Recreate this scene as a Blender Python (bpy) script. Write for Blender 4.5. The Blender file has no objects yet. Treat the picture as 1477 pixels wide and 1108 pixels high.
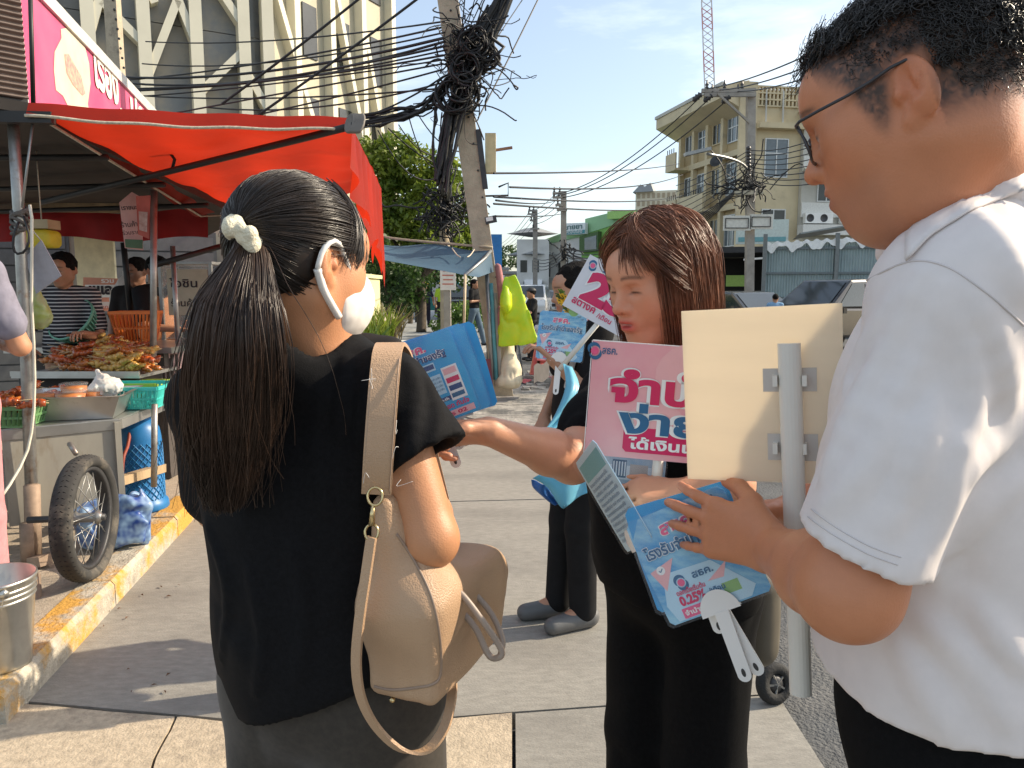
import bpy, bmesh, math, random
import numpy as np
from mathutils import Vector, Matrix
random.seed(7); RNG = np.random.default_rng(7)
S = bpy.context.scene
COL = S.collection
R = math.radians
PI = math.pi

# ---------------------------------------------------------------- camera
FPX = 1074.0; CXP, CYP = 738.5, 554.0; CAMH = 1.45
PITCH = math.atan(136 / FPX)
cam = bpy.data.cameras.new('camera'); camo = bpy.data.objects.new('camera', cam); COL.objects.link(camo)
cam.sensor_width = 36; cam.lens = 36 * FPX / 1477; cam.clip_start = 0.05; cam.clip_end = 3000
camo.location = (0, 0, CAMH); camo.rotation_euler = (PI / 2 - PITCH, 0, 0)
S.camera = camo

# ---------------------------------------------------------------- world, sun, exposure
SUN_EL, SUN_AZ = 32.0, 14.0       # azimuth: degrees from +X towards +Y
w = bpy.data.worlds.new('World'); S.world = w; w.use_nodes = True
nt = w.node_tree; nt.nodes.clear()
out = nt.nodes.new('ShaderNodeOutputWorld'); bg = nt.nodes.new('ShaderNodeBackground')
sky = nt.nodes.new('ShaderNodeTexSky'); sky.sky_type = 'NISHITA'; sky.sun_disc = False
sky.sun_elevation = R(SUN_EL); sky.sun_rotation = R(90 - SUN_AZ)
sky.air_density = 1.0; sky.dust_density = 1.6; sky.ozone_density = 1.0
# thin cloud veil, mixed over the sky by direction
tc = nt.nodes.new('ShaderNodeTexCoord'); mp = nt.nodes.new('ShaderNodeMapping')
mp.inputs['Scale'].default_value = (1.2, 1.2, 5.0)
nz = nt.nodes.new('ShaderNodeTexNoise'); nz.inputs['Scale'].default_value = 2.3; nz.inputs['Detail'].default_value = 7; nz.inputs['Roughness'].default_value = .58
cr = nt.nodes.new('ShaderNodeValToRGB'); cr.color_ramp.elements[0].position = .46; cr.color_ramp.elements[0].color = (.16, .16, .16, 1)
cr.color_ramp.elements[1].position = .74; cr.color_ramp.elements[1].color = (.75, .75, .75, 1)
mx = nt.nodes.new('ShaderNodeMix'); mx.data_type = 'RGBA'
nt.links.new(tc.outputs['Generated'], mp.inputs['Vector']); nt.links.new(mp.outputs[0], nz.inputs['Vector'])
nt.links.new(nz.outputs['Fac'], cr.inputs[0]); nt.links.new(cr.outputs[0], mx.inputs[0])
nt.links.new(sky.outputs[0], mx.inputs[6]); mx.inputs[7].default_value = (6.9, 7.3, 7.2, 1)
nt.links.new(mx.outputs[2], bg.inputs[0]); bg.inputs[1].default_value = 0.15
nt.links.new(bg.outputs[0], out.inputs[0])
sun = bpy.data.lights.new('sun', 'SUN'); sun.energy = 4.6; sun.angle = R(.55); sun.color = (1.0, .86, .66)
suno = bpy.data.objects.new('sun', sun); COL.objects.link(suno)
sd = Vector((math.cos(R(SUN_EL)) * math.cos(R(SUN_AZ)), math.cos(R(SUN_EL)) * math.sin(R(SUN_AZ)), math.sin(R(SUN_EL))))
suno.rotation_euler = (-sd).to_track_quat('-Z', 'Y').to_euler(); suno.location = (20, 5, 20)
S.view_settings.view_transform = 'Standard'; S.view_settings.look = 'None'
S.view_settings.exposure = 0.55; S.view_settings.gamma = 1.0; S.view_settings.use_curve_mapping = False
S.render.engine = 'CYCLES'
S.cycles.max_bounces = 8; S.cycles.transparent_max_bounces = 16

# ---------------------------------------------------------------- pixel -> place
_F = np.array((0, math.cos(PITCH), -math.sin(PITCH))); _U = np.array((0, math.sin(PITCH), math.cos(PITCH)))
def ray(px, py):
    return _F + (px - CXP) / FPX * np.array((1., 0, 0)) + (CYP - py) / FPX * _U
def at(px, py, Y):
    d = ray(px, py); return np.array((0, 0, CAMH)) + d * (Y / d[1])
def grd(px, py, z=0.0):
    d = ray(px, py); return np.array((0, 0, CAMH)) + d * ((z - CAMH) / d[2])
SDIR = np.array((-.146, .989, 0.)); SLAT = np.array((.989, .146, 0.))     # along the street, across it
def st(lat, y, z=0.0):
    """street coordinates: metres across (right +), metres along, height"""
    return SLAT * lat + SDIR * y + np.array((0, 0, z))
STREET_ROT = math.atan2(.146, .989)

# ---------------------------------------------------------------- materials
MATS = {}
def lin(c):
    return tuple(((v / 12.92) if v <= .04045 else ((v + .055) / 1.055) ** 2.4) for v in c)
def hexc(h):
    return lin(tuple(int(h[i:i + 2], 16) / 255 for i in (0, 2, 4)))
def mat(name, col=(.5, .5, .5), rough=.6, var=.12, scale=12., bump=0., bscale=None, metal=0., transl=0., alpha=1., vcol=None,
        stretch=(1, 1, 1), stain=None, stain_scale=3., stain_lo=.5, stain_hi=.7, spec=.5, sss=0., emis=None, estr=0., trans=0., sheen=0., detail=5., col2=None, coat=0., wave=None, coord='Object'):
    if name in MATS: return MATS[name]
    m = bpy.data.materials.new(name); m.use_nodes = True; n = m.node_tree; N = n.nodes; L = n.links
    b = N['Principled BSDF']; o = N['Material Output']
    if isinstance(col, str): col = hexc(col)
    tcn = N.new('ShaderNodeTexCoord'); mpn = N.new('ShaderNodeMapping'); mpn.inputs['Scale'].default_value = stretch
    L.new(tcn.outputs[coord], mpn.inputs['Vector'])
    t = N.new('ShaderNodeTexNoise'); t.inputs['Scale'].default_value = scale; t.inputs['Detail'].default_value = detail; t.inputs['Roughness'].default_value = .6
    L.new(mpn.outputs[0], t.inputs['Vector'])
    mixc = N.new('ShaderNodeMix'); mixc.data_type = 'RGBA'
    c1 = tuple(max(0, v * (1 - var)) for v in col); c2 = tuple(min(1, v * (1 + var)) for v in col)
    if col2 is not None:
        if isinstance(col2, str): col2 = hexc(col2)
        c1, c2 = col, col2
    mr = N.new('ShaderNodeMapRange'); mr.inputs['From Min'].default_value = .3; mr.inputs['From Max'].default_value = .7
    L.new(t.outputs['Fac'], mr.inputs[0]); L.new(mr.outputs[0], mixc.inputs[0])
    mixc.inputs[6].default_value = (*c1, 1); mixc.inputs[7].default_value = (*c2, 1)
    cur = mixc.outputs[2]
    if vcol:
        va = N.new('ShaderNodeVertexColor'); va.layer_name = vcol
        mm = N.new('ShaderNodeMix'); mm.data_type = 'RGBA'; mm.blend_type = 'MULTIPLY'; mm.inputs[0].default_value = 1
        L.new(va.outputs['Color'], mm.inputs[6]); L.new(cur, mm.inputs[7]); cur = mm.outputs[2]
    if stain is not None:
        if isinstance(stain, str): stain = hexc(stain)
        s = N.new('ShaderNodeTexNoise'); s.inputs['Scale'].default_value = stain_scale; s.inputs['Detail'].default_value = 8; s.inputs['Roughness'].default_value = .68
        L.new(mpn.outputs[0], s.inputs['Vector'])
        r2 = N.new('ShaderNodeMapRange'); r2.inputs['From Min'].default_value = stain_lo; r2.inputs['From Max'].default_value = stain_hi
        L.new(s.outputs['Fac'], r2.inputs[0])
        m2 = N.new('ShaderNodeMix'); m2.data_type = 'RGBA'; L.new(r2.outputs[0], m2.inputs[0]); L.new(cur, m2.inputs[6]); m2.inputs[7].default_value = (*stain, 1)
        cur = m2.outputs[2]
    L.new(cur, b.inputs['Base Color'])
    b.inputs['Roughness'].default_value = rough; b.inputs['Metallic'].default_value = metal
    b.inputs['Specular IOR Level'].default_value = spec; b.inputs['Alpha'].default_value = alpha
    if trans: b.inputs['Transmission Weight'].default_value = trans
    if sheen: b.inputs['Sheen Weight'].default_value = sheen; b.inputs['Sheen Roughness'].default_value = .4
    if coat: b.inputs['Coat Weight'].default_value = coat; b.inputs['Coat Roughness'].default_value = .08
    if sss:
        b.inputs['Subsurface Weight'].default_value = sss; b.inputs['Subsurface Radius'].default_value = (1., .35, .18); b.inputs['Subsurface Scale'].default_value = .012
    if emis is not None:
        if isinstance(emis, str): emis = hexc(emis)
        b.inputs['Emission Color'].default_value = (*emis, 1); b.inputs['Emission Strength'].default_value = estr
    if bump:
        bp = N.new('ShaderNodeBump'); bp.inputs['Strength'].default_value = min(1, bump); bp.inputs['Distance'].default_value = .02 if bump <= 1 else .02 * bump
        src = t
        if bscale:
            src = N.new('ShaderNodeTexNoise'); src.inputs['Scale'].default_value = bscale; src.inputs['Detail'].default_value = 6
            L.new(mpn.outputs[0], src.inputs['Vector'])
        L.new(src.outputs['Fac'], bp.inputs['Height']); L.new(bp.outputs[0], b.inputs['Normal'])
    if transl:
        ti = N.new('ShaderNodeBsdfTranslucent'); ms = N.new('ShaderNodeMixShader'); ms.inputs[0].default_value = transl
        L.new(cur, ti.inputs[0]); L.new(b.outputs[0], ms.inputs[1]); L.new(ti.outputs[0], ms.inputs[2]); L.new(ms.outputs[0], o.inputs['Surface'])
    MATS[name] = m
    return m

# ---------------------------------------------------------------- mesh collector
def _np(v): return np.asarray(v, float)
class MB:
    def __init__(s): s.v = []; s.f = []; s.mi = []; s.sm = []; s.n = 0
    def add(s, verts, faces, mi=0, smooth=False):
        o = s.n
        for v in verts: s.v.append((float(v[0]), float(v[1]), float(v[2])))
        for f in faces:
            s.f.append(tuple(i + o for i in f)); s.mi.append(mi); s.sm.append(smooth)
        s.n += len(verts); return s
    def box(s, c, d, rot=None, mi=0):
        c = _np(c); d = _np(d) / 2
        vs = [np.array((x, y, z)) * d for x in (-1, 1) for y in (-1, 1) for z in (-1, 1)]
        if rot is not None: vs = [np.asarray(rot, float) @ v for v in vs]
        return s.add([v + c for v in vs], [(0, 1, 3, 2), (4, 6, 7, 5), (0, 4, 5, 1), (2, 3, 7, 6), (0, 2, 6, 4), (1, 5, 7, 3)], mi)
    def bar(s, a, b, wd, hd=None, up=(0, 0, 1), mi=0):
        a, b = _np(a), _np(b); hd = hd or wd
        t = b - a; L = np.linalg.norm(t); t = t / L
        u = _np(up)
        if abs(t @ u) > .98: u = np.array((1., 0, 0)) if abs(t[0]) < .9 else np.array((0, 1., 0))
        x = np.cross(t, u); x /= np.linalg.norm(x); y = np.cross(x, t)
        vs = []
        for p in (a, b):
            for sx, sy in ((-1, -1), (1, -1), (1, 1), (-1, 1)): vs.append(p + x * sx * wd / 2 + y * sy * hd / 2)
        return s.add(vs, [(0, 3, 2, 1), (4, 5, 6, 7), (0, 1, 5, 4), (1, 2, 6, 5), (2, 3, 7, 6), (3, 0, 4, 7)], mi)
    def tube(s, pts, r, n=8, mi=0, cap=True, smooth=True, closed=False):
        pts = [_np(p) for p in pts]; m = len(pts)
        rs = list(r) if hasattr(r, '__len__') else [r] * m
        rings = []; prev = None
        for i, p in enumerate(pts):
            a = pts[(i - 1) % m if closed else max(0, i - 1)]; b = pts[(i + 1) % m if closed else min(m - 1, i + 1)]
            t = b - a; t = t / (np.linalg.norm(t) + 1e-12)
            if prev is None:
                u = np.array((0, 0, 1.)) if abs(t[2]) < .9 else np.array((1., 0, 0))
            else: u = prev
            x = u - t * (u @ t); x /= (np.linalg.norm(x) + 1e-12); prev = x; y = np.cross(t, x)
            rings.append([p + rs[i] * (math.cos(2 * PI * k / n) * x + math.sin(2 * PI * k / n) * y) for k in range(n)])
        vs = [v for rg in rings for v in rg]; fs = []
        for i in range(m if closed else m - 1):
            j = (i + 1) % m
            for k in range(n): fs.append((i * n + k, i * n + (k + 1) % n, j * n + (k + 1) % n, j * n + k))
        if cap and not closed: fs.append(tuple(range(n - 1, -1, -1))); fs.append(tuple((m - 1) * n + k for k in range(n)))
        return s.add(vs, fs, mi, smooth)
    def lathe(s, prof, c=(0, 0, 0), n=24, axis=(0, 0, 1), mi=0, smooth=True):
        ax = _np(axis); ax = ax / np.linalg.norm(ax); u = np.array((1., 0, 0)) if abs(ax[0]) < .9 else np.array((0, 1., 0))
        x = np.cross(ax, u); x /= np.linalg.norm(x); y = np.cross(ax, x); c = _np(c)
        vs = []; fs = []
        for (r, z) in prof:
            for k in range(n): vs.append(c + ax * z + r * (math.cos(2 * PI * k / n) * x + math.sin(2 * PI * k / n) * y))
        for i in range(len(prof) - 1):
            for k in range(n): fs.append((i * n + k, i * n + (k + 1) % n, (i + 1) * n + (k + 1) % n, (i + 1) * n + k))
        return s.add(vs, fs, mi, smooth)
    def quad(s, a, b, c, d, mi=0): return s.add([a, b, c, d], [(0, 1, 2, 3)], mi)
    def sheet(s, fn, nu, nv, mi=0, smooth=True):
        vs = [fn(i / nu, j / nv) for j in range(nv + 1) for i in range(nu + 1)]
        fs = [(j * (nu + 1) + i, j * (nu + 1) + i + 1, (j + 1) * (nu + 1) + i + 1, (j + 1) * (nu + 1) + i) for j in range(nv) for i in range(nu)]
        return s.add(vs, fs, mi, smooth)
    def prism(s, poly, z0, z1, mi=0):
        n = len(poly); vs = [(p[0], p[1], z0) for p in poly] + [(p[0], p[1], z1) for p in poly]
        return s.add(vs, [tuple(range(n - 1, -1, -1)), tuple(range(n, 2 * n))] + [(i, (i + 1) % n, n + (i + 1) % n, n + i) for i in range(n)], mi)
    def mesh(s, name, mats):
        me = bpy.data.meshes.new(name); me.from_pydata(s.v, [], s.f)
        for m in (mats if isinstance(mats, (list, tuple)) else [mats]): me.materials.append(m)
        me.polygons.foreach_set('material_index', s.mi); me.polygons.foreach_set('use_smooth', s.sm); me.update(); return me
    def obj(s, name, mats, parent=None, origin=None, **kw):
        if origin is not None:
            o_ = _np(origin); s.v = [tuple(_np(v) - o_) for v in s.v]
        ob = bpy.data.objects.new(name, s.mesh(name, mats)); COL.objects.link(ob)
        if origin is not None: ob.location = tuple(origin)
        if parent is not None: link_child(ob, parent)
        if kw: tag(ob, **kw)
        return ob
def link_child(ob, parent):
    """parent without moving it (things are unrotated empties, so only the offset counts)"""
    ob.parent = parent
    ob.matrix_parent_inverse = parent_world(parent).inverted()
def parent_world(o):
    m = Matrix.LocRotScale(o.location, o.rotation_euler, o.scale)
    if o.parent is not None: m = parent_world(o.parent) @ o.matrix_parent_inverse @ m
    return m
def tag(o, label=None, cat=None, group=None, kind=None):
    if label: o['label'] = label
    if cat: o['category'] = cat
    if group: o['group'] = group
    if kind: o['kind'] = kind
    return o
def thing(name, loc, label, cat, group=None):
    o = bpy.data.objects.new(name, None); COL.objects.link(o); o.location = tuple(float(v) for v in loc); o.empty_display_size = .1
    return tag(o, label, cat, group)
def place(me, name, loc, rot=(0, 0, 0), parent=None, scale=(1, 1, 1), **kw):
    o = bpy.data.objects.new(name, me); COL.objects.link(o); o.location = tuple(float(v) for v in loc)
    o.rotation_euler = rot; o.scale = scale
    if parent is not None: link_child(o, parent)
    if kw: tag(o, **kw)
    return o
def copy_tree(o, loc=None, rotz=None, scale=None, parent=None, label=None):
    c = o.copy(); COL.objects.link(c)
    if parent is not None: c.parent = parent
    else:
        if loc is not None: c.location = tuple(float(v) for v in loc)
        if rotz is not None: c.rotation_euler = (0, 0, rotz)
        if scale is not None: c.scale = (scale,) * 3
        if label: c['label'] = label
    for ch in o.children: copy_tree(ch, parent=c)
    return c
def rot_to(x, y, z):
    return np.array((x, y, z), float).T
def frame(fwd, up=(0, 0, 1)):
    """columns forward, left, up"""
    f = _np(fwd); f = f / np.linalg.norm(f); u = _np(up); l = np.cross(u, f); l /= np.linalg.norm(l); u = np.cross(f, l)
    return rot_to(f, l, u)

# ---------------------------------------------------------------- lettering
_fontc = [0]
def text_mesh(s, size=1., bold=0., depth=0., align='LEFT'):
    cu = bpy.data.curves.new('lettering', 'FONT'); cu.body = s; cu.size = size; cu.offset = bold; cu.extrude = depth; cu.align_x = align; cu.resolution_u = 3
    ob = bpy.data.objects.new('lettering', cu); COL.objects.link(ob)
    dg = bpy.context.evaluated_depsgraph_get(); me = bpy.data.meshes.new_from_object(ob.evaluated_get(dg))
    bpy.data.objects.remove(ob); bpy.data.curves.remove(cu); return me
def lettering(s, origin, xdir, ydir, height, material, parent, bold=0., off=.0015, width=None, align='LEFT', name='lettering', shear=0):
    """flat print on a surface: baseline at origin, cap height ~ height"""
    me = text_mesh(s, 1.0, bold, 0., align)
    x = _np(xdir); x /= np.linalg.norm(x); y = _np(ydir); y = y - x * (x @ y); y /= np.linalg.norm(y); nrm = np.cross(x, y)
    co = np.array([v.co[:] for v in me.vertices])
    if len(co) == 0: return None
    k = height / .7; kx = k
    if width: kx = width / max(1e-6, (co[:, 0].max() - co[:, 0].min()))
    P = _np(origin) + nrm * off + co[:, :1] * kx * x + co[:, 1:2] * k * y + co[:, 1:2] * k * shear * x
    me.vertices.foreach_set('co', P.astype(np.float32).ravel()); me.materials.clear(); me.materials.append(material); me.update()
    ob = bpy.data.objects.new(name, me); COL.objects.link(ob)
    if parent is not None: link_child(ob, parent)
    return ob

# ---------------------------------------------------------------- value noise
_LAT = RNG.random((32, 32, 32)).astype(np.float32)
def vnoise(P):
    i = np.floor(P).astype(int); f = P - i; f = f * f * (3 - 2 * f); i &= 31; j = (i + 1) & 31
    x, y, z = f[:, 0], f[:, 1], f[:, 2]
    a = _LAT[i[:, 0], i[:, 1], i[:, 2]] * (1 - x) + _LAT[j[:, 0], i[:, 1], i[:, 2]] * x
    b = _LAT[i[:, 0], j[:, 1], i[:, 2]] * (1 - x) + _LAT[j[:, 0], j[:, 1], i[:, 2]] * x
    c = _LAT[i[:, 0], i[:, 1], j[:, 2]] * (1 - x) + _LAT[j[:, 0], i[:, 1], j[:, 2]] * x
    d = _LAT[i[:, 0], j[:, 1], j[:, 2]] * (1 - x) + _LAT[j[:, 0], j[:, 1], j[:, 2]] * x
    return ((a * (1 - y) + b * y) * (1 - z) + (c * (1 - y) + d * y) * z) - .5

# ---------------------------------------------------------------- signed distance modelling (bodies, cloth)
class SD:
    def __init__(s): s.ops = []
    def cone(s, a, b, ra, rb=None, k=.02, op='+'):
        a, b = _np(a), _np(b); rb = ra if rb is None else rb; ab = b - a; L2 = ab @ ab + 1e-12
        def f(P):
            q = P - a; t = np.clip(q @ ab / L2, 0, 1)
            return np.linalg.norm(q - t[:, None] * ab, axis=1) - (ra + (rb - ra) * t)
        s.ops.append((op, f, k, (a + b) / 2, np.linalg.norm(ab) / 2 + max(ra, rb) + k)); return s
    def chain(s, pts, rs, k=.02):
        for i in range(len(pts) - 1): s.cone(pts[i], pts[i + 1], rs[i], rs[i + 1], k if i == 0 else min(k, .02))
        return s
    def ell(s, c, r, M=None, k=.02, op='+'):
        c = _np(c); r = _np(r) * np.ones(3); M = np.eye(3) if M is None else _np(M)
        def f(P):
            q = (P - c) @ M; k0 = np.linalg.norm(q / r, axis=1); k1 = np.linalg.norm(q / (r * r), axis=1) + 1e-9
            return k0 * (k0 - 1) / k1
        s.ops.append((op, f, k, c, r.max() + k)); return s
    def box(s, c, d, M=None, rr=.01, k=.02, op='+'):
        c = _np(c); d = _np(d) / 2 - rr; M = np.eye(3) if M is None else _np(M)
        def f(P):
            q = np.abs((P - c) @ M) - d
            return np.linalg.norm(np.maximum(q, 0), axis=1) + np.minimum(q.max(1), 0) - rr
        s.ops.append((op, f, k, c, np.linalg.norm(d + rr) + k)); return s
    def plane(s, p, n, k=.001):      # keep the side opposite to n
        p, n = _np(p), _np(n); n = n / np.linalg.norm(n)
        s.ops.append(('&', lambda P: (P - p) @ n, k)); return s
    def disp(s, fn): s.ops.append(('d', fn, 0)); return s
    def fn(s, f, k=.02, op='+'): s.ops.append((op, f, k)); return s
    def __call__(s, P):
        if len(P) > 16000: return np.concatenate([s(P[a:a + 12000]) for a in range(0, len(P), 12000)])
        d = np.full(len(P), 1e3); p0, p1 = P.min(0), P.max(0)
        for op, f, k, *bs in s.ops:
            if bs and np.linalg.norm(np.maximum(0, np.maximum(p0 - bs[0], bs[0] - p1))) > bs[1] + .07: continue
            if op == 'd': d = d + f(P); continue
            e = f(P)
            if op == '+':
                h = np.maximum(k - np.abs(d - e), 0) / k; d = np.minimum(d, e) - h * h * k * .25
            elif op == '-':
                e = -e; h = np.maximum(k - np.abs(d - e), 0) / k; d = np.maximum(d, e) + h * h * k * .25
            elif op == '&':
                h = np.maximum(k - np.abs(d - e), 0) / k; d = np.maximum(d, e) + h * h * k * .25
        return d
def sdf_mesh(f, lo, hi, h):
    lo = _np(lo); hi = _np(hi); B = 8
    nb = np.maximum(1, np.ceil((hi - lo) / (h * B)).astype(int)); n = nb * B + 1
    ax = [lo[i] + (np.arange(nb[i]) + .5) * h * B for i in range(3)]
    C = np.stack(np.meshgrid(*ax, indexing='ij'), -1).reshape(-1, 3)
    dc = f(C); keep = np.abs(dc) < h * B * 1.25 + .006
    D = np.repeat(np.repeat(np.repeat(dc.reshape(nb), B, 0), B, 1), B, 2)
    D = np.pad(D, ((0, 1),) * 3, mode='edge').astype(np.float32)
    idx = np.argwhere(keep.reshape(nb))
    if len(idx) == 0: return np.zeros((0, 3)), np.zeros((0, 4), int)
    g = np.arange(B + 1); loc = np.stack(np.meshgrid(g, g, g, indexing='ij'), -1).reshape(-1, 3)
    ids = (idx[:, None, :] * B + loc[None]).reshape(-1, 3)
    flat = np.unique((ids[:, 0] * n[1] + ids[:, 1]) * n[2] + ids[:, 2])
    I = np.stack((flat // (n[1] * n[2]), (flat // n[2]) % n[1], flat % n[2]), 1)
    vals = np.empty(len(I), np.float32)
    for a in range(0, len(I), 400000): vals[a:a + 400000] = f(lo + I[a:a + 400000] * h)
    D[I[:, 0], I[:, 1], I[:, 2]] = vals
    s = D < 0
    cnt = np.zeros(tuple(n - 1), np.int8)
    for i in (0, 1):
        for j in (0, 1):
            for k in (0, 1): cnt += s[i:n[0] - 1 + i, j:n[1] - 1 + j, k:n[2] - 1 + k]
    act = (cnt > 0) & (cnt < 8)
    cell = np.argwhere(act); vid = np.full(tuple(n - 1), -1, np.int64); vid[tuple(cell.T)] = np.arange(len(cell))
    acc = np.zeros((len(cell), 3)); num = np.zeros(len(cell))
    cs = [(i, j, k) for i in (0, 1) for j in (0, 1) for k in (0, 1)]
    for a in cs:
        for axs in range(3):
            if a[axs]: continue
            b = list(a); b[axs] = 1
            da = D[cell[:, 0] + a[0], cell[:, 1] + a[1], cell[:, 2] + a[2]]; db = D[cell[:, 0] + b[0], cell[:, 1] + b[1], cell[:, 2] + b[2]]
            m = (da < 0) != (db < 0); t = da[m] / (da[m] - db[m])
            p = np.tile(np.array(a, float), (m.sum(), 1)); p[:, axs] += t
            acc[m] += p; num[m] += 1
    V = lo + (cell + acc / num[:, None]) * h
    F = []
    for axs in range(3):
        o1, o2 = [(1, 2), (2, 0), (0, 1)][axs]
        sl = [slice(1, None)] * 3; sl[axs] = slice(0, n[axs] - 1)
        # edges along axs at grid points with both other coords interior
        rng = [np.arange(1, n[q] - 1) for q in range(3)]; rng[axs] = np.arange(0, n[axs] - 1)
        sub = s[np.ix_(*rng)]; r2 = list(rng); r2[axs] = rng[axs] + 1; sub2 = s[np.ix_(*r2)]
        e = np.argwhere(sub != sub2)
        if len(e) == 0: continue
        flip = sub[tuple(e.T)]
        base = e.copy()
        for q in range(3): base[:, q] = rng[q][e[:, q]]
        def cid(d1, d2):
            c = base.copy(); c[:, o1] -= d1; c[:, o2] -= d2; return vid[tuple(c.T)]
        q4 = np.stack((cid(1, 1), cid(0, 1), cid(0, 0), cid(1, 0)), 1)
        q4[~flip] = q4[~flip][:, ::-1]
        F.append(q4)
    F = np.concatenate(F); F = F[(F >= 0).all(1)]
    return V, F
def np_mesh(name, V, F, mats, smooth=True):
    me = bpy.data.meshes.new(name); me.vertices.add(len(V)); me.vertices.foreach_set('co', V.astype(np.float32).ravel())
    k = F.shape[1]
    me.loops.add(len(F) * k); me.loops.foreach_set('vertex_index', F.astype(np.int32).ravel())
    me.polygons.add(len(F)); me.polygons.foreach_set('loop_start', np.arange(0, len(F) * k, k, dtype=np.int32)); me.polygons.foreach_set('loop_total', np.full(len(F), k, np.int32))
    me.polygons.foreach_set('use_smooth', np.full(len(F), smooth))
    for m in (mats if isinstance(mats, (list, tuple)) else [mats]): me.materials.append(m)
    me.update(calc_edges=True); me.validate(); return me
def sdf_obj(name, regions, f, material, parent=None, paint=None):
    """regions: list of (lo, hi, h); one mesh; paint(V)->rgb multiplies the material colour"""
    Vs, Fs, o = [], [], 0
    for lo, hi, h in regions:
        V, F = sdf_mesh(f, lo, hi, h)
        Vs.append(V); Fs.append(F + o); o += len(V)
    V = np.concatenate(Vs); F = np.concatenate(Fs)
    me = np_mesh(name, V, F, material)
    if paint is not None:
        ca = me.color_attributes.new('tint', 'FLOAT_COLOR', 'POINT')
        c = np.ones((len(V), 4), np.float32); c[:, :3] = paint(V); ca.data.foreach_set('color', c.ravel())
    ob = bpy.data.objects.new(name, me); COL.objects.link(ob)
    if parent is not None: link_child(ob, parent)
    return ob
def bounds(pts, pad):
    p = np.array([_np(q) for q in pts]); return p.min(0) - pad, p.max(0) + pad
# ================================================================ people: shared anatomy
def skin_mat():
    return mat('skin', (1, 1, 1), rough=.45, var=.06, scale=70, vcol='tint', bump=.10, bscale=420, sss=.06, spec=.4)
def sm(a, b, x): 
    t = np.clip((x - a) / (b - a), 0, 1); return t * t * (3 - 2 * t)
def add_head(sd, O, M, s=1., fat=1., ears=(1, 1), mouth_open=0.0):
    T = lambda *p: O + M @ (np.array(p) * s)
    E = lambda c, r, k=.02, op='+', rot=None: sd.ell(T(*c), np.array(r) * s, M if rot is None else M @ rot, k * s, op)
    C = lambda a, b, ra, rb, k=.02, op='+': sd.cone(T(*a), T(*b), ra * s, rb * s, k * s, op)
    E((-.014, 0, .03), (.096, .075, .086))
    E((.022, 0, .012), (.066, .064, .075), .03)
    E((.026, 0, -.032), (.062, .058 * fat, .072), .035)
    for y in (-1, 1):
        C((-.012, y * .052 * fat, -.052), (.058, y * .016, -.096), .018, .015, .035)
        E((.043, y * .036 * fat, -.030), (.030, .026 * fat, .030), .03)
        E((.050, y * .040, -.006), (.026, .020, .016), .02)
    E((.066, 0, -.093), (.020, .022, .017), .025)
    C((.083, -.026, .024), (.083, .026, .024), .009, .009, .022)
    E((.066, 0, .048), (.03, .05, .03), .03)
    for y in (-1, 1):
        E((.100, y * .031, .003), (.016, .0165, .011), .012, '-')
        E((.0755, y * .0315, .003), (.0135, .0155, .0115), .004)
    C((.086, 0, .012), (.1065, 0, -.024), .0075, .0105, .014)
    E((.108, 0, -.0285), (.0105, .011, .0095), .008)
    for y in (-1, 1): E((.0965, y * .0135, -.031), (.0105, .0075, .0075), .007)
    for y in (-1, 1): E((.104, y * .0065, -.0375), (.006, .004, .003), .004, '-')
    E((.080, 0, -.058), (.018, .028, .022), .02)
    E((.0955, 0, -.0545), (.0075, .021, .0055), .006)
    E((.0935, 0, -.0685), (.0085, .018, .0065), .006)
    E((.103, 0, -.0612 - mouth_open * .3), (.012, .021, .0012 + mouth_open), .004, '-')
    # ears
    for y, on in ((1, ears[0]), (-1, ears[1])):
        if not on: continue
        a = R(12); rt = np.array(((math.cos(a), 0, math.sin(a)), (0, 1, 0), (-math.sin(a), 0, math.cos(a))))
        tl = R(24) * y; rz = np.array(((math.cos(tl), math.sin(tl), 0), (-math.sin(tl), math.cos(tl), 0), (0, 0, 1)))
        rr = rz @ rt
        E((-.018, y * .080, -.004), (.0195, .0095, .032), .006, '+', rr)
        E((-.014, y * .0885, .003), (.0115, .0085, .020), .003, '-', rr); E((-.021, y * .0835, .001), (.0045, .0045, .016), .003, '+', rr)
        E((-.006, y * .083, -.012), (.006, .006, .007), .004, '-', rr)
        E((-.002, y * .0775, -.006), (.005, .0045, .006), .005)
        E((-.008, y * .076, -.031), (.009, .005, .009), .006)
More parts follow.
